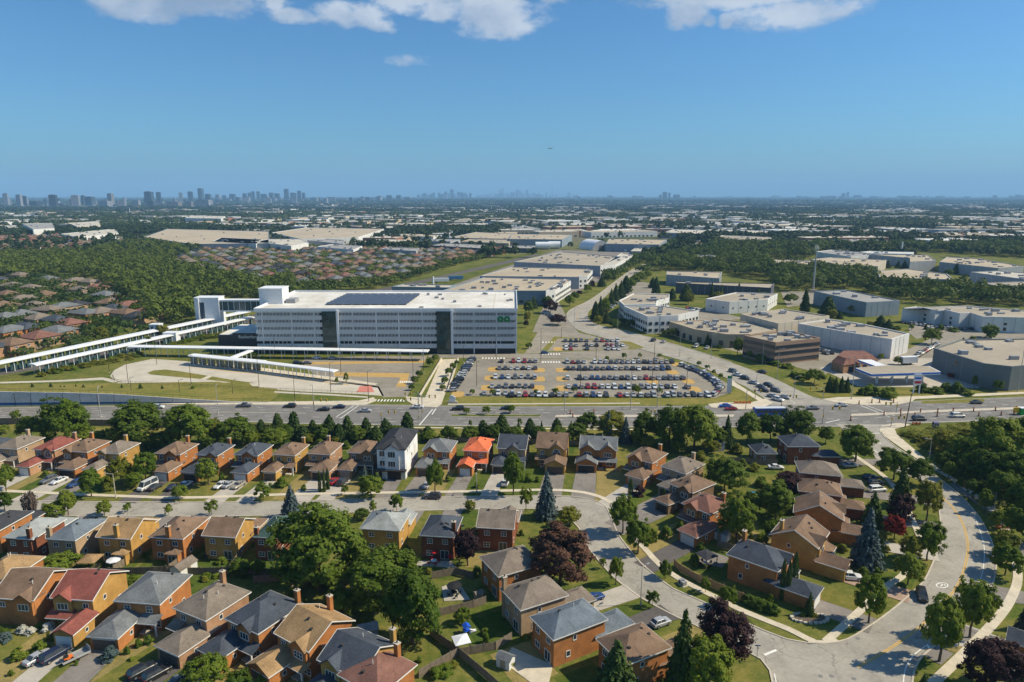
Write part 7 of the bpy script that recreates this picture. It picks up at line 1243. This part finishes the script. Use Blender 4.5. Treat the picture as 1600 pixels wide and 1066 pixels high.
plant('in the back gardens between the brick rows', [(500, 922, 782, 144, 'G'), (597, 948, 852, 122, 'G'), (645, 1006, 886, 96, 'G'), (535, 962, 920, 58, 'B'), (731, 884, 822, 46, 'p'), (722, 975, 948, 27, 'g'), (90, 899, 862, 62, 'g'), (28, 897, 880, 34, 'l'), (375, 900, 872, 37, 'd'), (346, 880, 868, 18, 'u'), (307, 868, 855, 14, 'u'), (405, 900, 872, 22, 'd'), (338, 902, 895, 18, 'u'), (455, 935, 920, 20, 'u'), (560, 905, 880, 40, 'd'), (470, 900, 862, 40, 'd'), (210, 910, 898, 20, 'u'), (635, 905, 880, 30, 'd'), (320, 908, 898, 16, 'k'), (695, 1052, 1035, 30, 'u'), (680, 1058, 1040, 26, 'u'), (708, 1042, 1030, 18, 'k'), (760, 1005, 985, 12, 'u'), (745, 900, 880, 18, 'u'), (190, 905, 897, 26, 'u'), (430, 905, 885, 24, 'd')])
plant('in the gardens beside the utility trailer', [(325, 1072, 1020, 66, 'g'), (373, 1090, 1045, 44, 'd'), (8, 1002, 985, 22, 'x'), (173, 1030, 1008, 32, 'x'), (35, 988, 975, 22, 'f'), (48, 990, 978, 18, 'f'), (75, 985, 970, 24, 'f'), (80, 1000, 984, 18, 'k'), (62, 1018, 998, 28, 'u'), (30, 1030, 1008, 26, 'u'), (217, 1010, 996, 16, 'U'), (232, 1006, 990, 18, 'U'), (198, 1022, 1008, 12, 'U'), (410, 1075, 1050, 30, 'u'), (18, 1056, 1045, 10, 'u'), (120, 1040, 1030, 8, 'u'), (265, 1004, 990, 12, 'u'), (205, 1032, 1025, 12, 'u')])
plant('as a giant at the bend of the crescent', [(875, 914, 819, 98, 'Z')]); plant('at the crescent corner beside the brown-roofed house', [(1065, 1078, 946, 58, 's'), (962, 1090, 993, 80, 's'), (1130, 1034, 942, 82, 'P'), (1105, 1095, 988, 86, 'B')])
for i in range(9): p = G(1168 + i * 5, 942 + i * 2.1); tree_world(p.x, p.y, 2.2, 3.0, 'U', 'in the hedge along the corner house fence')
plant('in the plaza planters', [(648, 600, 587, 12, 'g'), (655, 590, 578, 12, 'd'), (672, 573, 558, 12, 'd'), (680, 566, 553, 12, 'g'), (695, 600, 588, 13, 'd'), (701, 588, 574, 13, 'd'), (708, 578, 566, 12, 'g'), (714, 570, 563, 10, 'd'), (643, 610, 600, 10, 'd'), (692, 610, 600, 12, 'g')])
plant('dotted in the station car park', [(738, 617, 608, 10, 'y'), (770, 618, 608, 10, 'y'), (838, 617, 608, 10, 'y'), (868, 617, 606, 12, 'y'), (897, 614, 604, 10, 'y'), (994, 617, 601, 13, 'g'), (1030, 617, 606, 10, 'y'), (826, 545, 535, 12, 'd'), (948, 565, 556, 8, 'y'), (975, 562, 551, 8, 'y'), (1000, 560, 551, 8, 'y'), (1092, 572, 564, 9, 'y'), (1105, 578, 570, 9, 'y'), (1115, 586, 577, 8, 'y'), (1126, 592, 583, 8, 'y'), (1030, 560, 552, 8, 'y')])
plant('on the planted median of the arterial', [(729, 648, 636, 12, 'g'), (760, 648, 634, 14, 'y'), (798, 646, 632, 14, 'g')]); plant('on the dry slope above the retaining wall', [(51, 608, 598, 8, 's'), (80, 608, 597, 8, 's'), (95, 608, 602, 6, 's'), (101, 608, 602, 6, 's'), (119, 607, 600, 5, 's'), (131, 609, 600, 8, 's'), (160, 610, 602, 7, 's'), (191, 610, 600, 8, 's'), (220, 612, 598, 10, 's'), (254, 612, 601, 8, 's'), (302, 610, 602, 8, 'y')])
plant('on the forecourt islands', [(498, 545, 535, 9, 'y'), (526, 600, 589, 7, 'y'), (541, 600, 582, 10, 'y'), (552, 545, 532, 14, 'y'), (520, 545, 534, 10, 'y'), (603, 545, 537, 8, 'y'), (630, 545, 540, 12, 'y'), (580, 545, 538, 10, 'y'), (395, 560, 548, 16, 'g')])
for i in range(26): t = i / 25; p = G(70 + 150 * t + R.uniform(-4, 4), 586 - 30 * t + R.uniform(-3, 3)); tree_world(p.x, p.y, R.uniform(1.5, 3), R.uniform(3, 6), R.choice('uUk'), 'on the slope below the near platform')
for i in range(18): t = i / 17; p = G(255 + 110 * t + R.uniform(-4, 4), 540 - 18 * t + R.uniform(-2, 2)); tree_world(p.x, p.y, R.uniform(1.5, 3.5), R.uniform(4, 7), R.choice('uUk'), 'on the bank beside the black station building')
plant('around the fuel station forecourt', [(1362, 616, 598, 32, 'u'), (1390, 622, 602, 34, 'u'), (1440, 612, 598, 26, 'U'), (1460, 614, 602, 28, 'u'), (1480, 610, 596, 24, 'U'), (1496, 614, 594, 22, 'U'), (1512, 618, 608, 24, 'u'), (1522, 606, 586, 10, 'g'), (1558, 612, 592, 16, 'g'), (1403, 570, 557, 14, 'g'), (1272, 600, 575, 30, 'g'), (1295, 612, 586, 14, 's'), (1305, 613, 588, 14, 's'), (1314, 613, 587, 14, 's'), (1323, 613, 588, 14, 's'), (1255, 592, 580, 30, 'u'), (1240, 588, 578, 16, 'u'), (1300, 600, 588, 16, 'U'), (1485, 592, 582, 10, 'r'), (1345, 617, 604, 14, 'U'), (1376, 562, 552, 10, 'y')])
plant('along the shop plaza frontage', [(1152, 555, 525, 16, 'g'), (1033, 520, 502, 8, 's'), (1052, 527, 512, 14, 'g'), (1105, 540, 520, 10, 's'), (1175, 560, 545, 20, 'g'), (1190, 566, 552, 22, 'g'), (1168, 556, 545, 12, 'd'), (1123, 548, 538, 10, 'd'), (985, 512, 498, 16, 'd'), (1040, 526, 515, 12, 'd'), (1010, 520, 510, 14, 'u'), (1078, 520, 509, 10, 's'), (1210, 570, 562, 26, 'u'), (1230, 575, 566, 24, 'u')])
plant('lining the business park road', [(930, 502, 470, 16, 'n'), (938, 498, 462, 16, 's'), (946, 495, 466, 18, 'g'), (935, 508, 492, 16, 'l'), (948, 505, 485, 16, 's'), (955, 478, 450, 14, 's'), (962, 470, 442, 14, 's'), (970, 466, 438, 18, 's'), (978, 458, 430, 20, 'n'), (985, 452, 434, 20, 'g'), (992, 446, 428, 18, 'd'), (1000, 440, 424, 18, 'g'), (960, 512, 498, 20, 'd'), (972, 508, 496, 16, 'd'), (948, 442, 425, 16, 'd'), (955, 436, 418, 16, 's'), (940, 448, 432, 14, 'n'), (918, 458, 444, 14, 'g'), (905, 462, 453, 10, 'p'), (890, 478, 460, 18, 'g'), (898, 470, 455, 14, 'd'), (925, 452, 437, 10, 'p'), (975, 425, 412, 14, 's'), (960, 428, 415, 14, 'g'), (1012, 436, 422, 14, 'g'), (1020, 450, 433, 14, 'n')])
plant('beside the garage flank', [(826, 492, 468, 16, 'd'), (834, 482, 462, 14, 's'), (824, 505, 486, 12, 'l'), (860, 490, 468, 24, 'p'), (872, 508, 490, 26, 'p'), (855, 478, 462, 18, 'd'), (822, 512, 500, 8, 'p')])
plant('beside the long grey shed', [(1072, 470, 444, 24, 'n'), (1075, 476, 456, 18, 'l'), (1112, 465, 440, 10, 's'), (1120, 464, 446, 8, 's'), (1127, 464, 444, 8, 's'), (1154, 462, 441, 12, 's'), (1184, 468, 448, 12, 's'), (1122, 472, 455, 20, 'l'), (1050, 468, 450, 14, 'n'), (1025, 460, 432, 14, 'n'), (1190, 470, 455, 20, 'd')])
plant('between the pale warehouses', [(1257, 490, 452, 16, 'n'), (1235, 475, 458, 22, 'g'), (1293, 495, 462, 28, 'n'), (1335, 490, 474, 24, 'l'), (1300, 498, 482, 16, 'l'), (1312, 498, 486, 12, 's'), (1375, 512, 492, 20, 'n'), (1388, 514, 498, 20, 's'), (1455, 538, 512, 28, 'g'), (1446, 515, 505, 8, 's'), (1470, 516, 505, 10, 'u'), (1424, 516, 506, 8, 'g'), (1545, 528, 505, 26, 'g'), (1490, 518, 510, 20, 'u'), (1402, 516, 508, 14, 'u'), (1360, 510, 502, 12, 'l'), (1548, 530, 520, 14, 'g'), (1520, 530, 524, 10, 'u'), (1505, 533, 527, 8, 's')])
plant('among the far warehouse yards', [(1387, 419, 406, 10, 's'), (1403, 419, 407, 10, 's'), (1413, 419, 406, 10, 's'), (1430, 419, 407, 12, 's'), (1438, 420, 413, 6, 's'), (1493, 428, 410, 12, 's'), (1507, 428, 411, 12, 's'), (1482, 430, 420, 14, 'g'), (1548, 424, 413, 10, 's'), (1567, 424, 415, 10, 's')])
for i in range(18): x, y = R.uniform(20, 260), R.uniform(448, 545); p = G(x, y); tree_world(p.x, p.y, R.uniform(6, 10), R.uniform(6, 10), R.choice('gddls'), 'between the houses behind the platforms')
# shrubs against house walls and in the yards
plant('thickening the pine belt along the arterial', [(422, 690, 664, 28, 'd'), (448, 692, 662, 30, 'd'), (475, 691, 664, 30, 'n'), (503, 692, 662, 30, 'd'), (530, 692, 660, 28, 'n'), (558, 692, 664, 28, 'd'), (588, 692, 664, 30, 'n'), (618, 690, 662, 28, 'd'), (668, 688, 664, 26, 'n'), (702, 688, 664, 28, 'd'), (735, 688, 664, 28, 'd'), (770, 689, 662, 28, 'd'), (805, 690, 664, 28, 'd'), (842, 690, 664, 30, 'd'), (872, 692, 664, 30, 'd'), (900, 690, 658, 30, 'd'), (390, 692, 660, 30, 'd')])
plant('filling gaps behind the front-facing brick row', [(250, 700, 672, 34, 'd'), (330, 702, 676, 30, 'd'), (270, 698, 665, 30, 'g'), (185, 697, 668, 30, 'd'), (155, 692, 672, 26, 'g'), (78, 692, 668, 24, 'd'), (350, 702, 680, 22, 'U'), (130, 694, 668, 30, 'g'), (405, 702, 684, 24, 'U'), (235, 703, 684, 20, 'U'), (450, 700, 684, 20, 'U'), (500, 700, 684, 20, 'u'), (540, 700, 686, 18, 'U')])
rs = random.Random(44); NSH = [0]
for ho, hx, hy, hw_, hd_, rz_, lab_, g0, g1, gar_ in sorted(HOUSES, key=lambda h: h[2]):
    if hy > 200 or NSH[0] > 105: continue
    c_, s_ = math.cos(rz_), math.sin(rz_); spots = []
    for k in range(3):
        x = rs.uniform(-hw_, hw_)
        if g0 is not None and g0 - 1 < x < g1 + 1: continue
        spots.append((x, -hd_ - rs.uniform(.6, 2.4)))
    for k in range(2): spots.append((rs.choice((-1, 1)) * (hw_ + rs.uniform(.3, .9)), rs.uniform(-hd_, hd_)))
    spots.append((rs.uniform(-hw_, hw_), hd_ + rs.uniform(4.5, 7)))
    for x, y in spots:
        X_, Y_ = hx + x * c_ - y * s_, hy + x * s_ + y * c_
        if any(in_poly(np.array([X_]), np.array([Y_]), b)[0] for b in BLOCK[:2]): continue
        NSH[0] += 1; tree_world(X_, Y_, rs.uniform(.7, 1.7), rs.uniform(1.0, 2.2), rs.choice('uUukU'), 'in the yard')
# ------------------------------------------------------------------ woodland and ground cover masses
def wood(name, label, px, spacing, seed, nleaf, leaf, h=(8, 15), mats='leafforest'):
    P = [tuple(p) for p in PX(px)]; q = sow(P, spacing, seed); g = np.random.RandomState(seed); n = len(q); print(name, n)
    big = g.uniform(0, 1, n) ** 2
    forest(name, label, q, h[0] + (h[1] - h[0]) * g.uniform(0, 1, n), spacing * (1.0 + .7 * big), nleaf, leaf, seed, None, mats)
wood('woodland', 'dense mixed woodland between the railway and far estates', [(-60, 445), (-60, 402), (60, 402), (140, 398), (200, 384), (270, 378), (330, 388), (262, 408), (285, 426), (330, 432), (400, 446), (470, 456), (470, 468), (396, 470), (300, 470), (330, 500), (270, 515), (215, 512), (235, 485), (195, 468), (150, 438), (60, 436)], 9.5, 1, 120, 1.35)
wood('woodland', 'belt of trees between railway houses and platforms', [(-60, 556), (0, 545), (60, 530), (130, 520), (215, 510), (262, 515), (190, 530), (80, 552), (-60, 580)], 12, 2, 120, 1.1, (4, 7)); wood('woodland', 'scattered trees among the houses behind the platforms', [(-60, 535), (-60, 440), (100, 436), (190, 465), (235, 492), (200, 512), (80, 530)], 15, 3, 120, 1.1, (5, 9))
wood('woodland', 'broad dark woodland around the communications mast', [(1000, 428), (1040, 408), (1082, 399), (1110, 385), (1180, 384), (1300, 386), (1420, 388), (1600, 386), (1700, 388), (1700, 406), (1600, 404), (1520, 398), (1440, 394), (1300, 390), (1270, 404), (1200, 404), (1196, 414), (1290, 420), (1370, 440), (1480, 444), (1530, 462), (1640, 462), (1640, 476), (1560, 482), (1500, 478), (1410, 474), (1330, 454), (1240, 462), (1210, 456), (1205, 440), (1130, 430), (1040, 424)], 10, 4, 110, 1.4)
wood('woodland', 'tree strip behind the station building and garage', [(395, 478), (400, 460), (470, 452), (560, 452), (620, 446), (610, 450), (520, 458), (440, 466)], 7, 5, 80, 1.4, (5, 10)); wood('woodland', 'garden trees among the dense estate', [(255, 414), (330, 391), (520, 388), (640, 393), (790, 390), (800, 394), (700, 415), (600, 444), (560, 453), (470, 452), (330, 430)], 10.5, 6, 70, 1.3, (4, 8))
wood('woodland', 'trees screening the estate from the railway', [(560, 452), (610, 442), (700, 414), (790, 393), (796, 395), (704, 418), (612, 447)], 7, 7, 60, 1.4, (4, 8)); wood('woodland', 'trees of the yards along the far business road', [(930, 425), (1000, 396), (1050, 380), (1090, 366), (1110, 366), (1085, 384), (1040, 404), (985, 424), (960, 440)], 10, 8, 60, 1.7, (6, 11)); wood('woodland', 'dense thicket beside the collector footpath', [(1480, 712), (1560, 690), (1640, 680), (1640, 860), (1600, 850), (1570, 800), (1520, 760)], 5, 9, 240, .55, (4, 8)); wood('woodland', 'low weeds and brush on the corner verge', [(1400, 674), (1520, 664), (1640, 662), (1640, 700), (1560, 700), (1470, 716), (1440, 702)], 2.6, 10, 60, .5, (.8, 1.8), 'leaflime')
# far belts of trees and roofs, thinning to the horizon
def far_belt():
    g = np.random.RandomState(12); rng = random.Random(12); pts = []; hs = []; ws = []
    # tree lines run in strips: noise-like cells decide what is wooded
    cells = {}
    def cell(x, y): 
        k = (int(x // 260), int(y // 150)); 
        if k not in cells: cells[k] = rng.random()
        return cells[k]
    n = 60000; Y = 900 * (7000 / 900) ** g.uniform(0, 1, n); X = g.uniform(-.82, .82, n) * Y
    for x, y in zip(X, Y):
        c = cell(x, y)
        if c < .33 or rng.random() < .09: pts.append((x, y))
    pts = np.array(pts); k = np.ones(len(pts), bool)
    for b in BLOCK:
        if max(p[1] for p in b) > 850 and abs(b[0][0] - b[2][0]) > 14: k &= ~in_poly(pts[:, 0], pts[:, 1], b)
    k &= ~in_poly(pts[:, 0], pts[:, 1], [tuple(p) for p in PX([(770, 402), (1048, 402), (1066, 364), (770, 364)])]) | (g.uniform(0, 1, len(pts)) < .04)
    k &= ~in_poly(pts[:, 0], pts[:, 1], [tuple(p) for p in PX([(255, 412), (330, 391), (520, 388), (640, 393), (790, 391), (700, 414), (560, 452), (330, 428)])])
    pts = pts[k]; print('far trees', len(pts))
    d = pts[:, 1]; ws = np.clip(d / 130, 9, 42) * g.uniform(.8, 1.3, len(pts)); hs = g.uniform(9, 15, len(pts))
    for lo, hi, nl, lf in ((0, 1700, 34, 3.2), (1700, 3200, 20, 3.8), (3200, 99999, 16, 4.6)):
        m = (d >= lo) & (d < hi); forest('distant_trees', {0: 'clear green tree belts between the first far warehouses', 1700: 'hazy tree belts in the middle of the plain', 3200: 'blue hazy tree cover far out on the plain'}[lo], pts[m], hs[m], ws[m], nl, lf, 77 + lo, None, 'leaffar')
    # horizon wood bands
    n = 9000; Y = 7000 * (26000 / 7000) ** g.uniform(0, 1, n); X = g.uniform(-.8, .8, n) * Y; w = np.clip(Y / 60, 100, 420) * g.uniform(.6, 1.3, n); forest('distant_trees', 'faint blue treetops along the horizon', np.stack([X, Y], 1), g.uniform(9, 18, n), w, 10, 9, 99, None, 'leaffar')
    # warehouses: the largest ones are things, the rest one mass
    made = 0; mass = MB(); mats = [M['w_white'], M['w_grey'], M['w_tan'], M['w_brick'], M['r_beige'], M['r_pale'], M['r_greyroof'], M['r_whiteroof']]
    cand = []
    for t in range(9000):
        y = 1080 * (7500 / 1080) ** rng.random(); x = rng.uniform(-.8, .8) * y; c = cell(x, y)
        if c < .24: continue
        a, b = rng.uniform(22, 75), rng.uniform(18, 40); cand.append((x, y, a, b, rng.uniform(6, 11), rng.uniform(-.12, .12) + .35 * (x > 0) - .15))
    cand.sort(key=lambda q: q[1]); used = []; boxes = [(min(p[0] for p in q), max(p[0] for p in q), min(p[1] for p in q), max(p[1] for p in q)) for q in BLOCK if max(p[1] for p in q) > 1000]; boxes = [q for q in boxes if q[1] - q[0] < 500]
    for x, y, a, b, h, r in cand:
        if any(abs(x - u[0]) < (a + u[2]) * 1.02 and abs(y - u[1]) < (b + u[3]) * 1.15 for u in used[-400:]): continue
        if y < 2300 and any(x - a < u1 and x + a > u0 and y - b < v1 and y + b > v0 for u0, u1, v0, v1 in boxes): continue
        if in_poly(np.array([x]), np.array([y]), EST)[0] or in_poly(np.array([x]), np.array([y]), WR)[0] or in_poly(np.array([x]), np.array([y]), WL)[0]: continue
        used.append((x, y, a, b)); c, s = math.cos(r), math.sin(r); P = [(x + p * a * c - q * b * s, y + p * a * s + q * b * c) for p, q in ((-1, -1), (1, -1), (1, 1), (-1, 1))]; wi, ri = rng.randrange(4), 4 + rng.choice((0, 1, 2, 3, 1, 3))
        if made < 110:
            made += 1; mb = MB(); mb.prism(P, 0, h, 0, 1, bottom=False); wn = ['white', 'grey', 'tan', 'red brick'][wi]; rn = ['beige', 'pale', 'grey', 'white'][ri - 4]; lab = f'distant flat-roofed warehouse with {wn} walls and {rn} roof'
            for q in range(3): u = rng.uniform(-.7, .7); v = rng.uniform(-.6, .6); cx, cyy = x + u * a * c - v * b * s, y + u * a * s + v * b * c; mb.box(cx - 2, cx + 2, cyy - 2, cyy + 2, h, h + 1.6, 0)
            e0, e1 = Vector(P[0]), Vector(P[1]); ux = (e1 - e0).normalized()
            for q in range(int((e1 - e0).length / 9)): cc = e0 + ux * (q * 9 + 5) - Vector((-ux.y, ux.x)) * .1; mb.rbox(cc, ux, 4, .3, 1, 3.6, 2)
            tag(mb.build('warehouse', [mats[wi], mats[ri], M['glass']]), lab, 'building', lab)
        else: mass.prism(P, 0, h, wi, ri, bottom=False)
    tag(mass.build('distant_buildings', mats), 'countless pale flat roofs scattered to the horizon', 'buildings', kind='stuff'); print('warehouses', made, len(used))
EST = [tuple(p) for p in PX([(240, 415), (325, 390), (520, 386), (640, 391), (800, 389), (700, 418), (560, 455), (330, 430)])]; WR = [tuple(p) for p in PX([(1090, 395), (1110, 383), (1700, 383), (1700, 408), (1090, 408)])]; WL = [tuple(p) for p in PX([(-60, 405), (-60, 365), (190, 368), (330, 385), (300, 430), (100, 440)])]
far_belt()
# ------------------------------------------------------------------ skylines
for k, c in dict(glass=(.05, .075, .10), pale=(.30, .30, .31), tan=(.22, .19, .17), dark=(.03, .038, .05)).items():
    m = mat('tower_' + k, c, .5, .1, .02); nt = m.node_tree; N = nt.nodes; L = nt.links; b = N['Principled BSDF']; src = b.inputs['Base Color'].links[0].from_socket; tc = N.new('ShaderNodeTexCoord'); br = N.new('ShaderNodeTexWave'); br.wave_type = 'BANDS'; br.bands_direction = 'Z'; br.inputs['Scale'].default_value = .32; L.new(tc.outputs['Object'], br.inputs['Vector']); mx = N.new('ShaderNodeMix'); mx.data_type = 'RGBA'; L.new(br.outputs[0], mx.inputs[0]); L.new(src, mx.inputs[6]); mx.inputs[7].default_value = (c[0] * .45, c[1] * .5, c[2] * .55, 1); L.new(mx.outputs[2], b.inputs['Base Color']); M['t_' + k] = m
def tower(px, top, wpx, dist, look, where, base=None):
    x = (px - 800) / FPX * dist / CP * 1.0; t = (top - 533) / FPX; h = CAM_H - dist / (CP - t * SP) * (SP + t * CP); w = wpx / FPX * dist; x = (px - 800) / FPX * dist / (CP - t * SP); rng = random.Random(px * 7 + top); lab = {'glass': 'blue-glass', 'pale': 'pale concrete', 'tan': 'tan', 'dark': 'dark'}[look] + ' high-rise tower ' + where
    o = tag(empty('tower_block', (x, dist, 0), rng.uniform(-.3, .3)), lab, 'tower', lab); d = w * rng.uniform(.6, 1); MB().box(-w / 2, w / 2, -d / 2, d / 2, 0, h * .965).build('shaft', M['t_' + look], o); MB().box(-w * .32, w * .32, -d * .3, d * .3, h * .965, h).build('crown', M['t_pale' if look != 'pale' else 't_tan'], o); MB().box(-w * .75, w * .75, -d * .7, d * .7, 0, min(14, h * .25)).build('podium', M['t_pale'], o)
near = 'in the suburban cluster beyond the big woodland'
for x, t, w, d, k in ((8, 302, 9, 5200, 'pale'), (29, 304, 9, 4600, 'pale'), (37, 306, 7, 4800, 'dark'), (82, 304, 13, 4600, 'dark'), (117, 305, 14, 4700, 'pale'), (129, 305, 6, 5600, 'dark'), (140, 307, 14, 5200, 'glass'), (172, 302, 10, 5600, 'tan'), (165, 314, 22, 4800, 'pale'), (190, 313, 14, 4800, 'pale'), (213, 313, 12, 5000, 'pale'), (232, 299, 14, 5200, 'glass'), (247, 300, 8, 6400, 'dark'), (238, 313, 12, 4700, 'glass'), (272, 315, 24, 4800, 'tan'), (295, 315, 14, 4800, 'tan'), (318, 312, 26, 4900, 'pale'), (297, 299, 9, 6800, 'glass'), (313, 294, 9, 7000, 'glass'), (325, 303, 10, 6600, 'glass'), (282, 301, 7, 7400, 'pale'), (55, 314, 16, 4800, 'dark'), (65, 322, 18, 4600, 'pale'), (95, 318, 10, 5000, 'dark')): tower(x, t, w * .72, d, k, near)
mid = 'in the second suburban cluster'
_r = random.Random(31)
for i in range(34): tower(_r.uniform(0, 345), _r.uniform(308, 316), _r.uniform(4, 8), _r.uniform(5200, 7600), _r.choice(('pale', 'glass', 'tan', 'dark')), 'among low slabs beyond the big woodland')
rng = random.Random(2)
for x, t, w, d, k in ((363, 303, 8, 8600, 'glass'), (382, 302, 5, 9000, 'dark'), (390, 301, 5, 9000, 'glass'), (395, 299, 5, 9200, 'glass'), (403, 299, 5, 9000, 'glass'), (424, 301, 6, 9000, 'glass'), (433, 302, 6, 8800, 'dark'), (447, 295, 6, 9000, 'dark'), (458, 301, 7, 9000, 'glass'), (467, 298, 5, 9000, 'dark'), (474, 301, 4, 9000, 'dark'), (412, 303, 8, 8800, 'glass'), (340, 304, 6, 8600, 'pale'), (350, 305, 5, 8600, 'glass')): tower(x, t, w, d, k, mid)
for i in range(46): x = rng.uniform(340, 650); tower(x, rng.uniform(307, 313), rng.uniform(4, 11), rng.uniform(6500, 9500), rng.choice(('pale', 'tan', 'pale', 'glass')), 'among low slabs of the second suburban cluster')
for x, t, w, d in ((593, 306, 6, 9500), (608, 305, 8, 9500), (623, 305, 7, 9500), (637, 309, 10, 9000)): tower(x, t, w, d, 'dark', 'standing alone between the two skylines')
for i in range(34): x = rng.uniform(652, 730); tower(x, rng.uniform(299, 307), rng.uniform(2.5, 5), rng.uniform(14000, 17000), rng.choice(('glass', 'dark', 'pale')), 'in the hazy midtown cluster')
for x, t, w in ((696, 299, 3), (706, 296, 5), (663, 302, 4), (735, 302, 4)): tower(x, t, w, 15000, 'glass', 'rising above the hazy midtown cluster')
for i in range(60): x = rng.gauss(815, 34); tower(x, min(307, 305 - abs(rng.gauss(0, 4)) * max(0, 1 - abs(x - 812) / 70)), rng.uniform(2, 4.5), rng.uniform(20000, 23500), rng.choice(('glass', 'pale', 'dark')), 'in the faint downtown skyline')
for x, t, w in ((781, 296, 2.5), (785, 294, 2.5), (812, 298, 4), (823, 297, 4), (889, 301, 4)): tower(x, t, w, 22000, 'glass', 'rising above the faint downtown skyline')
for x, t, w in ((1032, 304, 3), (1039, 300, 7), (1046, 301, 3), (1057, 304, 8)): tower(x, t, w, 11000, 'dark', 'in the lone cluster beyond the hoop hangar')
for x, t, w in ((1318, 302, 5), (1325, 300, 3), (1298, 306, 12), (1340, 305, 10), (1429, 306, 5), (1437, 306, 4), (1460, 308, 8), (1284, 307, 4)): tower(x, t, w, 14000, 'glass', 'on the horizon beyond the communications mast')
for i in range(70): x = rng.uniform(880, 1600); tower(x, rng.uniform(305.5, 309), rng.uniform(3, 9), rng.uniform(12000, 18000), rng.choice(('glass', 'pale', 'dark', 'tan')), 'along the low horizon past the observation tower')
for x in (1555, 1580, 1590, 1597): tower(x, 304 + (x % 3), 5, 13000, 'glass', 'on the horizon beyond the grey-green warehouse')
def needle():
    d = 23000.0; x = (861.5 - 800) / FPX * d; o = tag(empty('observation_tower', (x, d, 0)), 'tall needle-shaped observation tower in the faint downtown skyline', 'tower'); MB().tube((0, 0, 0), (0, 0, 335), 32, 12, 10).build('shaft', M['t_pale'], o); MB().tube((0, 0, 330), (0, 0, 345), 26, 26, 12).build('pod', M['t_pale'], o); MB().tube((0, 0, 345), (0, 0, 450), 10, 8, 8).build('upper_shaft', M['t_pale'], o); MB().tube((0, 0, 450), (0, 0, 545), 6, 2, 6).build('antenna', M['t_pale'], o)
needle()
# a pale curved-roof hall and thin white masts near the left cluster
for x, y, t in ((203, 334, 325), (349, 330, 324), (436, 337, 325), (1301, 356, 340), (1408, 398, 378), (768, 330, 323)): p = G(x, y); tag(MB().tube((p.x, p.y, 0), (p.x, p.y, height_at(t, p.y)), 1.6, .9, 8).build('mast', M['towerwhite']), 'thin pale mast standing on the hazy plain', 'mast', 'thin pale masts')
# ------------------------------------------------------------------ say which one: name a neighbour for the plants near the houses
STOP = {'and', 'with', 'its', 'the', 'of', 'beside', 'in', 'on', 'by', 'a', 'behind', 'to', 'at', 'between', 'black', 'white', 'dark', 'single', 'double', 'long', 'low', 'tall', 'wide', 'three', 'greyish', 'bright', 'small', 'grey', 'brown', 'matching', 'rear', 'front', 'pillared', 'under', 'nearest', 'over', 'next', 'half', 'reddish', 'slate', 'decorated', 'round', 'narrow', 'giant', 'leafy', 'red', 'blue', 'silver', 'orange', 'garage', 'twin', 'arched'}
for o, words_, x, y in NEAR:
    if y > 225: continue
    q = min(HOUSES, key=lambda h: (h[1] - x) ** 2 + (h[2] - y) ** 2)
    if (q[1] - x) ** 2 + (q[2] - y) ** 2 > 17 ** 2: continue
    hnd = q[6].replace(',', '').split()[:8]
    while hnd[-1] in STOP: hnd.pop()
    o['label'] = o['group'] = words_ + ' near the ' + ' '.join(hnd)
# ------------------------------------------------------------------ haze
hz = bpy.data.materials.new('haze'); hz.use_nodes = True; nt = hz.node_tree; nt.nodes.clear(); out = nt.nodes.new('ShaderNodeOutputMaterial'); pv = nt.nodes.new('ShaderNodeVolumePrincipled')
pv.inputs['Color'].default_value = (.36, .65, 1, 1); pv.inputs['Density'].default_value = 7.2e-5; pv.inputs['Anisotropy'].default_value = 0.0; nt.links.new(pv.outputs[0], out.inputs['Volume'])
tag(MB().box(-28500, 28500, -2500, 31000, -1.5, 640).build('haze', hz), 'pale blue summer haze over the plain', 'haze', kind='stuff')
